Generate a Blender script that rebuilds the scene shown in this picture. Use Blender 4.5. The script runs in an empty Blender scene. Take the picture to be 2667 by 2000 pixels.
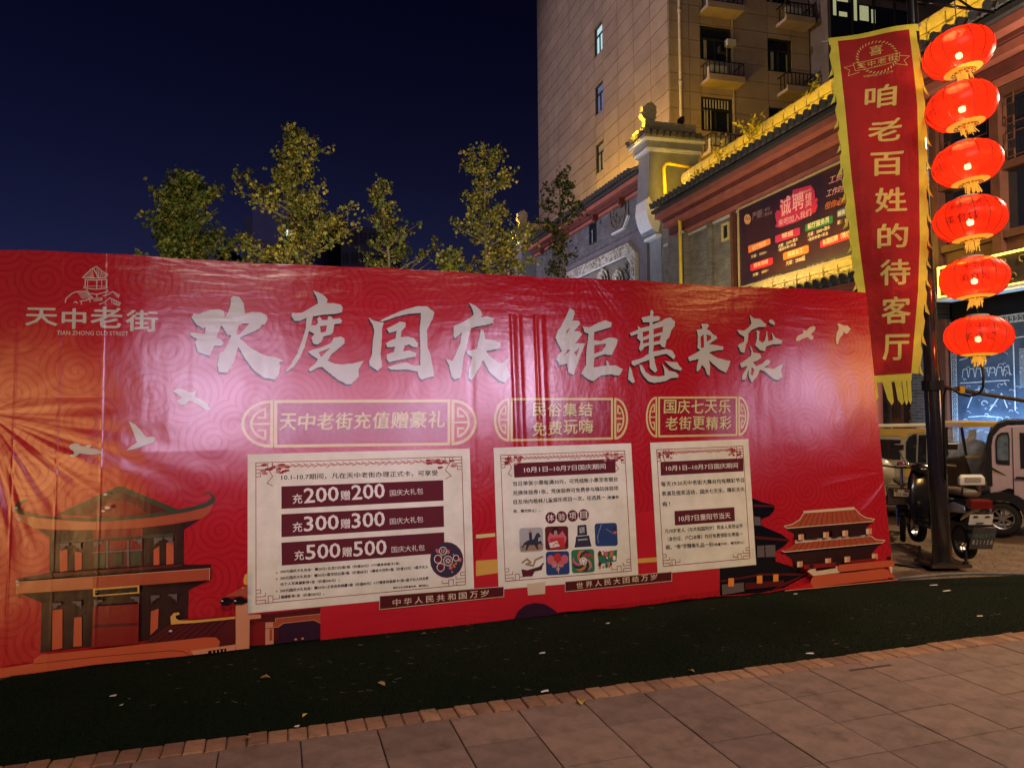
import bpy, bmesh, math, random
from math import pi, sin, cos, tan, atan2, radians, hypot, sqrt
from mathutils import Vector, Matrix, noise
from mathutils.geometry import tessellate_polygon
random.seed(11)
SC = bpy.context.scene
COL = SC.collection
# ------------------------------------------------------------------ camera
CAM_H = 1.65
FOC = 1950.0                       # focal length in pixels of the 2667 px wide photograph
PITCH = math.atan(59 / 1950); ROLL = -0.0095
cam_d = bpy.data.cameras.new('camera'); cam = bpy.data.objects.new('camera', cam_d); COL.objects.link(cam)
cam_d.sensor_width = 36; cam_d.lens = 36 * FOC / 2667; cam_d.clip_start = .05; cam_d.clip_end = 2000
CR = Matrix.Rotation(pi / 2 + PITCH, 3, 'X') @ Matrix.Rotation(ROLL, 3, 'Z')
CP = Vector((0, 0, CAM_H))
cam.matrix_world = Matrix.Translation(CP) @ CR.to_4x4()
SC.camera = cam
# ------------------------------------------------------------------ world: dusk sky long after sunset
W = bpy.data.worlds.new('World'); SC.world = W; W.use_nodes = True
wn = W.node_tree.nodes; wl = W.node_tree.links; wn.clear()
sky = wn.new('ShaderNodeTexSky'); sky.sky_type = 'NISHITA'; sky.sun_disc = False
sky.sun_elevation = radians(-2.8); sky.sun_rotation = radians(-62); sky.altitude = 50
sky.air_density = 1.0; sky.dust_density = 0.6; sky.ozone_density = 6.0
wbg = wn.new('ShaderNodeBackground'); wbg.inputs['Strength'].default_value = 0.09
wmix = wn.new('ShaderNodeMix'); wmix.data_type = 'RGBA'; wmix.blend_type = 'MULTIPLY'
wmix.inputs[0].default_value = 1.0; wmix.inputs[7].default_value = (1.0, 1.0, 1.0, 1)
wo = wn.new('ShaderNodeOutputWorld')
# town glow low over the horizon, added to the Nishita dusk
wtc = wn.new('ShaderNodeTexCoord'); wsx = wn.new('ShaderNodeSeparateXYZ'); w1 = wn.new('ShaderNodeMath'); w1.operation = 'SUBTRACT'; w1.use_clamp = True; w1.inputs[0].default_value = 1
w2 = wn.new('ShaderNodeMath'); w2.operation = 'POWER'; w2.inputs[1].default_value = 6; wad = wn.new('ShaderNodeMix'); wad.data_type = 'RGBA'; wad.blend_type = 'ADD'; wad.inputs[7].default_value = (.33, .33, 1.0, 1)
wab = wn.new('ShaderNodeMath'); wab.operation = 'ABSOLUTE'
wl.new(wtc.outputs['Generated'], wsx.inputs[0]); wl.new(wsx.outputs[2], wab.inputs[0]); wl.new(wab.outputs[0], w1.inputs[1]); wl.new(w1.outputs[0], w2.inputs[0]); wl.new(w2.outputs[0], wad.inputs[0])
wl.new(sky.outputs[0], wmix.inputs[6]); wl.new(wmix.outputs[2], wad.inputs[6]); wl.new(wad.outputs[2], wbg.inputs[0]); wl.new(wbg.outputs[0], wo.inputs[0])
SC.view_settings.view_transform = 'Standard'; SC.view_settings.look = 'None'
SC.view_settings.exposure = 0; SC.view_settings.gamma = 1; SC.view_settings.use_curve_mapping = False
SC.render.engine = 'CYCLES'; SC.cycles.use_denoising = True
SC.cycles.max_bounces = 5; SC.cycles.transparent_max_bounces = 12; SC.cycles.sample_clamp_indirect = 3; SC.cycles.caustics_reflective = False
SC.cycles.caustics_refractive = False
# ------------------------------------------------------------------ measuring helpers (surveying the place from the photograph)
def ray(x, y): return CR @ Vector(((x - 1333.5) / FOC, -(y - 1000) / FOC, -1))
def on_plane(x, y, p0, n):
    d = ray(x, y); return CP + d * ((Vector(p0) - CP).dot(n) / d.dot(n))
def on_ground(x, y, z=0.0): return on_plane(x, y, (0, 0, z), Vector((0, 0, 1)))
def at_depth(x, y, Y): return on_plane(x, y, (0, Y, 0), Vector((0, 1, 0)))
class Frame:
    """a vertical (or leaning) wall plane: x along, z up, y into the wall"""
    def __init__(s, origin, ang, lean=0.0):
        s.m = Matrix.Translation(origin) @ Matrix.Rotation(ang, 4, 'Z') @ Matrix.Rotation(-lean, 4, 'X')
        s.i = s.m.inverted()
    def at(s, px, py, y=0.0):
        n = s.m.to_3x3() @ Vector((0, 1, 0)); p = on_plane(px, py, s.m @ Vector((0, y, 0)), n)
        q = s.i @ p; return (q.x, q.z)
# ------------------------------------------------------------------ lamps
def lamp(kind, loc, target, energy, color, size=.3, spot=60, blend=.6, size_y=None, name='street_or_fill_light'):
    d = bpy.data.lights.new(name, kind); o = bpy.data.objects.new(name, d); COL.objects.link(o)
    o.location = loc; d.energy = energy; d.color = color
    if kind == 'AREA':
        d.size = size
        if size_y: d.shape = 'RECTANGLE'; d.size_y = size_y
    else: d.shadow_soft_size = size
    if kind == 'SPOT': d.spot_size = radians(spot); d.spot_blend = blend
    if target is not None:
        o.rotation_euler = (Vector(target) - Vector(loc)).to_track_quat('-Z', 'Y').to_euler()
    return o
A0 = on_ground(0, 1756); B0 = on_ground(2325, 1510)
BANG = atan2((B0 - A0).y, (B0 - A0).x)
BF = Frame(A0, BANG, 0.09); BW = (B0 - A0).length; BH = 2.74
def mirror_lamp(px, py, dist, energy, color, size, spot=70, tgt=None, kind='SPOT', blend=.8):
    n = (BF.m.to_3x3() @ Vector((0, 1, 0))).normalized(); p = on_plane(px, py, BF.m.translation, n)
    d = (p - CP).normalized(); r = d - 2 * d.dot(n) * n
    q = p + r * dist
    return lamp(kind, q, tgt or p, energy, color, size, spot, blend, name='plaza_floodlight')
COOL = (0.86, 0.68, 1.0); WARM = (1.0, 0.62, 0.30); AMBER = (1.0, 0.56, 0.02)
for px, py, mx, en in ((590, 1010, 590, .46), (870, 1060, 870, .20), (1150, 1050, 1150, .30), (1370, 1010, 1370, .50), (2095, 1035, 2085, .19)):   # plaza floods on poles across the square
    mirror_lamp(mx, py, 13, 2400 * en, COOL, .40, 17, on_plane(px, py, BF.m.translation, (BF.m.to_3x3() @ Vector((0, 1, 0))).normalized()), blend=1)
mirror_lamp(10, 1270, 12, 1500, (1, .50, .16), 2.0, 34)                                # amber street lamp to the left
mirror_lamp(2330, 980, 12, 350, (1, .45, .1), .5, 30)
_s = lamp('SUN', (0, 0, 30), None, .12, (.80, .66, .74), 1); _s.data.angle = radians(60); _s.rotation_euler = (radians(52), 0, radians(-20)); _s.name = 'city_glow'
lamp('AREA', (2.0, -6, 9.5), (1, 5, .5), 450, (1, .87, .76), 2.0)                      # street lamps behind the photographer
lamp('SPOT', (7.5, 2.2, 5.5), (5.2, 7.0, 0), 900, (1, .55, .16), .3, 75, .9)
lamp('SPOT', (2.5, 1.0, 6.0), (2.0, 3.6, 0), 700, (1, .68, .52), .4, 95, .9)
lamp('SPOT', (1.2, 0.2, 6.0), on_plane(2330, 520, (0, 7.6, 0), Vector((0, 1, 0))), 520, (1, .88, .66), .3, 30, .8)  # unseen spot added to brighten the pennant
lamp('POINT', (8.2, 9.2, 5.6), None, 820, (1, .76, .48), .25)  # fill lamp added above the vehicles to brighten them
lamp('SPOT', (-58, 12, 14), at_depth(1620, 200, 36), 80000, (1, .77, .78), .6, 30, .7, name='tower_fill_light')  # added fill spot, brightens the tower and shop fronts from far left
lamp('AREA', (-3.5, 8.3, 2.4), (-2.5, 14, 6), 200, (1, .88, .56), 1.2, name='tree_fill_light'); lamp('AREA', (.5, 9.2, 2.4), (0, 14, 6), 180, (1, .84, .50), 1.2, name='tree_fill_light')           # unseen fill lamps added behind the backdrop to brighten the trees
# ------------------------------------------------------------------ object helpers
def tag(o, label=None, cat=None, group=None, kind=None):
    if label: o['label'] = label
    if cat: o['category'] = cat
    if group: o['group'] = group
    if kind: o['kind'] = kind
    return o
def empty(name, m=None, label=None, cat=None, group=None, parent=None):
    o = bpy.data.objects.new(name, None); o.empty_display_size = .1; COL.objects.link(o)
    if parent: o.parent = parent
    if m is not None:
        if isinstance(m, Matrix): o.matrix_world = m
        else: o.location = m
    return tag(o, label, cat, group)
class MB:
    def __init__(s): s.v = []; s.f = []; s.mi = []; s.sm = []; s.m = 0; s.T = None; s.smooth = False
    def add(s, vs, fs):
        b = len(s.v)
        s.v += [tuple(s.T @ Vector(v)) if s.T is not None else tuple(v) for v in vs]
        for f in fs: s.f.append([i + b for i in f]); s.mi.append(s.m); s.sm.append(s.smooth)
        return s
    def box(s, x0, x1, y0, y1, z0, z1, bev=0):
        if bev <= 0:
            s.add([(x0,y0,z0),(x1,y0,z0),(x1,y1,z0),(x0,y1,z0),(x0,y0,z1),(x1,y0,z1),(x1,y1,z1),(x0,y1,z1)],
                  [(3,2,1,0),(4,5,6,7),(0,1,5,4),(1,2,6,5),(2,3,7,6),(3,0,4,7)]); return s
        b = bev; vs = []
        for z, e in ((z0, 0), (z1 - b, 0), (z1, b)):
            vs += [(x0+e,y0+e,z),(x1-e,y0+e,z),(x1-e,y1-e,z),(x0+e,y1-e,z)]
        fs = [(3,2,1,0), (8,9,10,11)]
        for k in (0, 4):
            for i in range(4): j = (i+1) % 4; fs.append((k+i, k+j, k+4+j, k+4+i))
        return s.add(vs, fs)
    def cyl(s, p0, p1, r0, r1=None, n=8, caps=True):
        r1 = r0 if r1 is None else r1; p0 = Vector(p0); p1 = Vector(p1); d = (p1 - p0)
        if d.length < 1e-6: return s
        d.normalize(); u = d.orthogonal().normalized(); w = d.cross(u); vs = []
        for p, r in ((p0, r0), (p1, r1)):
            for i in range(n): a = 2*pi*i/n; vs.append(p + u*cos(a)*r + w*sin(a)*r)
        fs = [(i, (i+1) % n, n+(i+1) % n, n+i) for i in range(n)]
        if caps: fs += [tuple(range(n-1, -1, -1)), tuple(range(n, 2*n))]
        return s.add(vs, fs)
    def tube(s, pts, r, n=8, closed=False, r2=None):
        pts = [Vector(p) for p in pts]; N = len(pts); vs = []; up = None
        for i, p in enumerate(pts):
            a = pts[i-1] if (i > 0 or closed) else p; b = pts[(i+1) % N] if (i < N-1 or closed) else p
            d = (b - a).normalized()
            if up is None: up = d.orthogonal().normalized()
            up = (up - d*up.dot(d)); up = up.normalized() if up.length > 1e-6 else d.orthogonal().normalized(); w = d.cross(up)
            rr = r if r2 is None else r + (r2 - r)*i/max(1, N-1)
            for k in range(n): q = 2*pi*k/n; vs.append(p + up*cos(q)*rr + w*sin(q)*rr)
        fs = []
        for i in range(N if closed else N-1):
            for k in range(n): k2 = (k+1) % n; j = (i+1) % N; fs.append((i*n+k, i*n+k2, j*n+k2, j*n+k))
        if not closed: fs += [tuple(range(n-1, -1, -1)), tuple(range((N-1)*n, N*n))]
        return s.add(vs, fs)
    def lathe(s, prof, n=24, c=(0, 0, 0)):
        vs = []
        for r, z in prof:
            for k in range(n): a = 2*pi*k/n; vs.append((c[0]+r*cos(a), c[1]+r*sin(a), c[2]+z))
        fs = []
        for i in range(len(prof)-1):
            for k in range(n): k2 = (k+1) % n; fs.append((i*n+k, i*n+k2, (i+1)*n+k2, (i+1)*n+k))
        return s.add(vs, fs)
    def prism(s, poly, d0, d1, axis='y', holes=()):
        """2-D outline extruded between d0 and d1 along an axis ('y': outline in x,z; 'x': in y,z; 'z': in x,y)"""
        def P(q, d): return (q[0], d, q[1]) if axis == 'y' else ((d, q[0], q[1]) if axis == 'x' else (q[0], q[1], d))
        loops = [list(poly)] + [list(h) for h in holes]; tri = tessellate_polygon([[Vector((q[0], q[1], 0)) for q in l] for l in loops])
        flat = [q for l in loops for q in l]; n = len(flat)
        vs = [P(q, d0) for q in flat] + [P(q, d1) for q in flat]; fs = [tuple(t) for t in tri] + [tuple(i+n for i in reversed(t)) for t in tri]
        o = 0
        for l in loops:
            for i in range(len(l)): j = (i+1) % len(l); fs.append((o+i, o+j, o+j+n, o+i+n))
            o += len(l)
        return s.add(vs, fs)
    def mesh(s, name, mats):
        me = bpy.data.meshes.new(name); me.from_pydata(s.v, [], s.f)
        for m in (mats if isinstance(mats, (list, tuple)) else [mats]): me.materials.append(m)
        me.polygons.foreach_set('material_index', s.mi); me.polygons.foreach_set('use_smooth', s.sm); me.update()
        return me
    def build(s, name, mats, parent=None, fix=True, loc=None):
        me = s.mesh(name, mats)
        if fix:
            bm = bmesh.new(); bm.from_mesh(me); bmesh.ops.recalc_face_normals(bm, faces=bm.faces); bm.to_mesh(me); bm.free()
        return link(name, me, parent, loc)
def link(name, me, parent=None, loc=None, rot=None):
    o = bpy.data.objects.new(name, me); COL.objects.link(o)
    if parent: o.parent = parent
    if loc is not None: o.location = loc
    if rot is not None: o.rotation_euler = rot
    return o
def copy_tree(o, parent=None):
    c = o.copy(); COL.objects.link(c)
    c.parent = parent
    for ch in o.children: copy_tree(ch, c)
    return c
# ------------------------------------------------------------------ materials
def S(h):
    h = h.lstrip('#'); return tuple(((int(h[i:i+2], 16)/255)/12.92 if int(h[i:i+2], 16)/255 <= .04045 else ((int(h[i:i+2], 16)/255+.055)/1.055)**2.4) for i in (0, 2, 4)) + (1,)
def col(c): return S(c) if isinstance(c, str) else (tuple(c) + (1,))[:4]
def mat(name, c, rough=.7, metal=0, spec=.5, var=.15, vs=6.0, bump=0.0, bs=60.0, emit=None, es=1.0, c2=None, stain=0.0, coord='Object', trans=0, alpha=1):
    m = bpy.data.materials.new(name); m.use_nodes = True; nt = m.node_tree; N = nt.nodes; L = nt.links
    p = N['Principled BSDF']; c = col(c)
    p.inputs['Roughness'].default_value = rough; p.inputs['Metallic'].default_value = metal; p.inputs['Specular IOR Level'].default_value = spec
    p.inputs['Base Color'].default_value = c
    if trans: p.inputs['Transmission Weight'].default_value = trans
    if alpha < 1: p.inputs['Alpha'].default_value = alpha
    tc = N.new('ShaderNodeTexCoord')
    if var > 0 or c2 is not None:
        n1 = N.new('ShaderNodeTexNoise'); n1.inputs['Scale'].default_value = vs; n1.inputs['Detail'].default_value = 6; n1.inputs['Roughness'].default_value = .65
        L.new(tc.outputs[coord], n1.inputs['Vector'])
        mx = N.new('ShaderNodeMix'); mx.data_type = 'RGBA'
        mx.inputs[6].default_value = tuple(x*(1-var) for x in c[:3]) + (1,)
        mx.inputs[7].default_value = col(c2) if c2 is not None else tuple(min(1, x*(1+var)) for x in c[:3]) + (1,)
        mr = N.new('ShaderNodeMapRange'); mr.inputs[1].default_value = .32; mr.inputs[2].default_value = .68
        L.new(n1.outputs[0], mr.inputs[0]); L.new(mr.outputs[0], mx.inputs[0]); L.new(mx.outputs[2], p.inputs['Base Color'])
    if bump > 0:
        n2 = N.new('ShaderNodeTexNoise'); n2.inputs['Scale'].default_value = bs; n2.inputs['Detail'].default_value = 4
        L.new(tc.outputs[coord], n2.inputs['Vector']); b = N.new('ShaderNodeBump'); b.inputs['Strength'].default_value = 1; b.inputs['Distance'].default_value = bump
        L.new(n2.outputs[0], b.inputs['Height']); L.new(b.outputs[0], p.inputs['Normal'])
    if emit is not None:
        p.inputs['Emission Color'].default_value = col(emit); p.inputs['Emission Strength'].default_value = es
    return m
def brick_mat(name, c1, c2, mortar, bw=.24, bh=.06, gap=.008, rough=.85, axis='YZ', bump=.006, var=.3):
    m = bpy.data.materials.new(name); m.use_nodes = True; nt = m.node_tree; N = nt.nodes; L = nt.links
    p = N['Principled BSDF']; p.inputs['Roughness'].default_value = rough
    tc = N.new('ShaderNodeTexCoord'); sx = N.new('ShaderNodeSeparateXYZ'); cx = N.new('ShaderNodeCombineXYZ')
    L.new(tc.outputs['Object'], sx.inputs[0]); L.new(sx.outputs[{'Y': 1, 'X': 0}[axis[0]]], cx.inputs[0]); L.new(sx.outputs[2], cx.inputs[1])
    br = N.new('ShaderNodeTexBrick'); br.inputs['Scale'].default_value = 1; br.inputs['Brick Width'].default_value = bw; br.inputs['Row Height'].default_value = bh
    br.inputs['Mortar Size'].default_value = gap; br.inputs['Color1'].default_value = col(c1); br.inputs['Color2'].default_value = col(c2); br.inputs['Mortar'].default_value = col(mortar)
    L.new(cx.outputs[0], br.inputs['Vector'])
    n1 = N.new('ShaderNodeTexNoise'); n1.inputs['Scale'].default_value = 2.2; n1.inputs['Detail'].default_value = 8; L.new(tc.outputs['Object'], n1.inputs['Vector'])
    mr = N.new('ShaderNodeMapRange'); mr.inputs[3].default_value = 1-var; mr.inputs[4].default_value = 1+var; mr.inputs[1].default_value = .3; mr.inputs[2].default_value = .7
    mx = N.new('ShaderNodeMix'); mx.data_type = 'RGBA'; mx.blend_type = 'MULTIPLY'; mx.inputs[0].default_value = 1
    L.new(n1.outputs[0], mr.inputs[0]); L.new(br.outputs[0], mx.inputs[6]); L.new(mr.outputs[0], mx.inputs[7]); L.new(mx.outputs[2], p.inputs['Base Color'])
    b = N.new('ShaderNodeBump'); b.inputs['Distance'].default_value = bump; b.invert = True; L.new(br.outputs['Fac'], b.inputs['Height']); L.new(b.outputs[0], p.inputs['Normal'])
    return m
_gl = {}
def glyphs(s, bold=0.0, sp=1.0):
    k = (s, bold, sp)
    if k not in _gl:
        c = bpy.data.curves.new('t', 'FONT'); c.body = s; c.offset = bold; c.resolution_u = 2; c.space_character = sp
        o = bpy.data.objects.new('t', c); me = o.to_mesh()
        vs = [(v.co.x, v.co.y) for v in me.vertices]; fs = [tuple(p.vertices) for p in me.polygons]
        o.to_mesh_clear(); bpy.data.objects.remove(o); bpy.data.curves.remove(c)
        if not vs: return None
        x0 = min(v[0] for v in vs); x1 = max(v[0] for v in vs); y0 = min(v[1] for v in vs); y1 = max(v[1] for v in vs)
        _gl[k] = ([((x-x0)/(x1-x0), (y-y0)/(y1-y0)) for x, y in vs], fs)
    return _gl[k]
class Print:
    """flat printed layers on a wall frame: outlines and lettering measured in photo pixels"""
    def __init__(s, frame, y=0.0, grid=None, shape=None, tilt=None):
        s.fr = frame; s.y = y; s.v = []; s.f = []; s.mi = []; s.grid = grid; s.shape = shape; s.k = 0
    def P(s, p): return s.fr.at(p[0], p[1], s.y)
    def poly(s, m, pts, holes=(), lv=None, uv=False):
        s.k += 1; lv = s.k if lv is None else lv
        loops = [[(q if uv else s.P(q)) for q in l] for l in [pts] + list(holes)]
        tri = tessellate_polygon([[Vector((q[0], q[1], 0)) for q in l] for l in loops]); flat = [q for l in loops for q in l]
        b = len(s.v); s.v += [(q[0], -LY*lv, q[1]) for q in flat]
        for t in tri:
            a, c, d = [flat[i] for i in t]; ar = (c[0]-a[0])*(d[1]-a[1]) - (c[1]-a[1])*(d[0]-a[0])
            s.f.append([i+b for i in (t if ar > 0 else t[::-1])]); s.mi.append(m)
        return s
    def rect(s, m, x0, y0, x1, y1, lv=None): return s.poly(m, [(x0, y0), (x1, y0), (x1, y1), (x0, y1)], lv=lv)
    def line(s, m, pts, w, lv=None, closed=False):
        """polyline of width w (photo pixels)"""
        q = [Vector(s.P(p)) for p in pts]; sc = (Vector(s.P((pts[0][0], pts[0][1]-10))) - Vector(s.P(pts[0]))).length/10
        hw = w*sc/2; s.k += 1; lv = s.k if lv is None else lv; n = len(q)
        for i in range(n if closed else n-1):
            a = q[i]; b = q[(i+1) % n]; d = (b-a)
            if d.length < 1e-5: continue
            d.normalize(); nn = Vector((-d.y, d.x))*hw; e = d*hw*.7
            c = [a-e-nn, b+e-nn, b+e+nn, a-e+nn]; k = len(s.v); s.v += [(x[0], -LY*lv - i*2e-5, x[1]) for x in c]; s.f.append([k, k+1, k+2, k+3]); s.mi.append(m)
        return s
    def text(s, m, st, p0, p1, h, bold=0.0, shear=0.0, lv=None, sp=1.0, arc=None):
        g = glyphs(st, 0, sp)
        if g is None: return s
        s.k += 1; lv = s.k if lv is None else lv
        a = Vector(s.P(p0)); b = Vector(s.P(p1)); u = b - a
        hh = (Vector(s.P((p0[0], p0[1]-h))) - a).length; w = Vector((-u.y, u.x)).normalized()*hh
        w2 = w.copy() + u.normalized()*shear*hh; k = len(s.v)
        e = bold*hh*.72
        for j, (ox, oy) in enumerate([(0, 0)] if bold < .008 else [(0, 0), (e, 0), (-e, 0), (0, e*.7), (0, -e*.7), (e*.7, e*.5), (-e*.7, -e*.5)]):
            k = len(s.v); s.v += [(a.x + u.x*x + w2.x*y + ox, -LY*lv - j*1e-5, a.y + u.y*x + w2.y*y + oy) for x, y in g[0]]
            for f in g[1]: s.f.append([i+k for i in f]); s.mi.append(m)
        return s
    def build(s, name, mats, parent, off=(0, 0, 0)):
        me = bpy.data.meshes.new(name); me.from_pydata([(x-off[0], y, z-off[2]) for x, y, z in s.v], [], s.f)
        for m in mats: me.materials.append(m)
        me.polygons.foreach_set('material_index', s.mi); me.update()
        bm = bmesh.new(); bm.from_mesh(me)
        for f in bm.faces:
            f.normal_update()
            if f.normal.y > 0: f.normal_flip()
        if s.grid:
            for ax in (0, 2):
                lo = min(v.co[ax] for v in bm.verts); hi = max(v.co[ax] for v in bm.verts)
                k = math.ceil(lo/s.grid); no = Vector((1, 0, 0)) if ax == 0 else Vector((0, 0, 1))
                while k*s.grid < hi:
                    big = [f for f in bm.faces if max(v.co[ax] for v in f.verts) > k*s.grid > min(v.co[ax] for v in f.verts)]
                    if big:
                        es = {e for f in big for e in f.edges}; vs_ = {v for f in big for v in f.verts}
                        bmesh.ops.bisect_plane(bm, geom=list(big)+list(es)+list(vs_), plane_co=no*(k*s.grid), plane_no=no)
                    k += 1
        if s.shape:
            for v in bm.verts: v.co.y += s.shape(v.co.x + off[0], v.co.z + off[2])
        bm.to_mesh(me); bm.free()
        return link(name, me, parent)
LY = 0.0012
# ------------------------------------------------------------------ the red backdrop wall: vinyl sheet on a steel frame
def und(x, z):
    return .006*sin(x*2.1+.6)*sin(z*1.7+.4) + .003*sin(x*4.3+z*1.1)
class NX:
    """tiny node-expression helper"""
    def __init__(s, nt): s.N = nt.nodes; s.L = nt.links
    def m(s, op, a, b=None, c=None):
        n = s.N.new('ShaderNodeMath'); n.operation = op
        for i, v in enumerate((a, b, c)):
            if v is None: continue
            if isinstance(v, (int, float)): n.inputs[i].default_value = v
            else: s.L.new(v, n.inputs[i])
        return n.outputs[0]
    def noise(s, x, y, scale=1, det=2, z=0.0):
        c = s.N.new('ShaderNodeCombineXYZ')
        for i, v in enumerate((x, y, z)):
            if isinstance(v, (int, float)): c.inputs[i].default_value = v
            else: s.L.new(v, c.inputs[i])
        n = s.N.new('ShaderNodeTexNoise'); n.inputs['Scale'].default_value = scale; n.inputs['Detail'].default_value = det
        s.L.new(c.outputs[0], n.inputs['Vector']); return n.outputs[0]
    def gauss(s, v, c, w):
        d = s.m('DIVIDE', s.m('SUBTRACT', v, c), w); return s.m('POWER', 2.718, s.m('MULTIPLY', s.m('MULTIPLY', d, d), -1))
WG = bpy.data.node_groups.new('vinyl_wrinkles', 'ShaderNodeTree')
WG.interface.new_socket('Normal', in_out='OUTPUT', socket_type='NodeSocketVector')
_x = NX(WG); _tc = WG.nodes.new('ShaderNodeTexCoord'); _sp = WG.nodes.new('ShaderNodeSeparateXYZ'); WG.links.new(_tc.outputs['Object'], _sp.inputs[0])
X, Z = _sp.outputs[0], _sp.outputs[2]
def radial(cx, cz, k, amp, r0, seed, soft=False):
    dx = _x.m('SUBTRACT', X, cx); dz = _x.m('SUBTRACT', Z, cz); r = _x.m('SQRT', _x.m('ADD', _x.m('MULTIPLY', dx, dx), _x.m('MULTIPLY', dz, dz)))
    th = _x.m('ARCTAN2', dz, dx); n = _x.noise(_x.m('MULTIPLY', th, k), _x.m('MULTIPLY', r, .7), 1, 1.5, seed)
    n = n if soft else _x.m('ABSOLUTE', _x.m('SUBTRACT', n, .5)); n = _x.m('MULTIPLY', n, _x.m('MINIMUM', _x.m('MULTIPLY', r, 1.6), 1.0))
    fall = _x.m('POWER', 2.718, _x.m('MULTIPLY', _x.m('MULTIPLY', r, r), -1/(r0*r0)))
    return _x.m('MULTIPLY', _x.m('MULTIPLY', n, fall), amp)
lx, lz = BF.at(-40, 1075); rx, rz = BF.at(2320, 1230)
hs = [_x.m('MULTIPLY', radial(lx, lz, 3.4, .05, 1.15, 1.3, True), _x.m('MINIMUM', _x.m('MAXIMUM', _x.m('DIVIDE', _x.m('SUBTRACT', lz+.12, Z), .4), .06), 1.0)), _x.m('MULTIPLY', radial(rx, rz, 2.4, -.045, .8, 7.7), _x.m('MINIMUM', _x.m('MAXIMUM', _x.m('DIVIDE', _x.m('SUBTRACT', rz+.1, Z), .3), .05), 1.0)), radial(BF.at(1500, 700)[0], 2.9, 5, .008, .6, 3.1), radial(BF.at(960, 1640)[0]+.5, .12, 6, -.016, .5, 4.1)]
for gx, dep, w in ((1342, -.0035, .022), (1357, .004, .028), (1404, -.006, .014), (1418, .003, .03), (1230, -.002, .03)):
    x0 = BF.at(gx, 1050)[0]; zt = BF.at(gx, 820)[1]; zb = BF.at(gx, 1330)[1]
    band = _x.m('MULTIPLY', _x.m('LESS_THAN', Z, zt), _x.m('GREATER_THAN', Z, zb)); hs.append(_x.m('MULTIPLY', _x.m('MULTIPLY', _x.gauss(X, x0, w), dep), band))
top = _x.m('POWER', _x.m('MAXIMUM', _x.m('DIVIDE', _x.m('SUBTRACT', Z, 1.9), .84), 0.0), 1.5)
hs.append(_x.m('MULTIPLY', _x.m('MULTIPLY', _x.m('ABSOLUTE', _x.m('SUBTRACT', _x.noise(_x.m('MULTIPLY', X, 1.6), _x.m('MULTIPLY', Z, 8), 1, 3), .5)), top), -.006))
hs.append(_x.m('MULTIPLY', _x.noise(X, Z, .9, 2, 5.0), .009)); hs.append(_x.m('MULTIPLY', _x.noise(X, _x.m('MULTIPLY', Z, .5), 6, 3, 2.0), .0028))
for gx in (36, 150, 265):
    hs.append(_x.m('MULTIPLY', _x.gauss(X, BF.at(gx, 1100)[0], .008), .0007))
tot = hs[0]
for h in hs[1:]: tot = _x.m('ADD', tot, h)
_bp = WG.nodes.new('ShaderNodeBump'); _bp.inputs['Strength'].default_value = 1; _bp.inputs['Distance'].default_value = 1; WG.links.new(tot, _bp.inputs['Height'])
_go = WG.nodes.new('NodeGroupOutput'); WG.links.new(_bp.outputs[0], _go.inputs[0])
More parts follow.
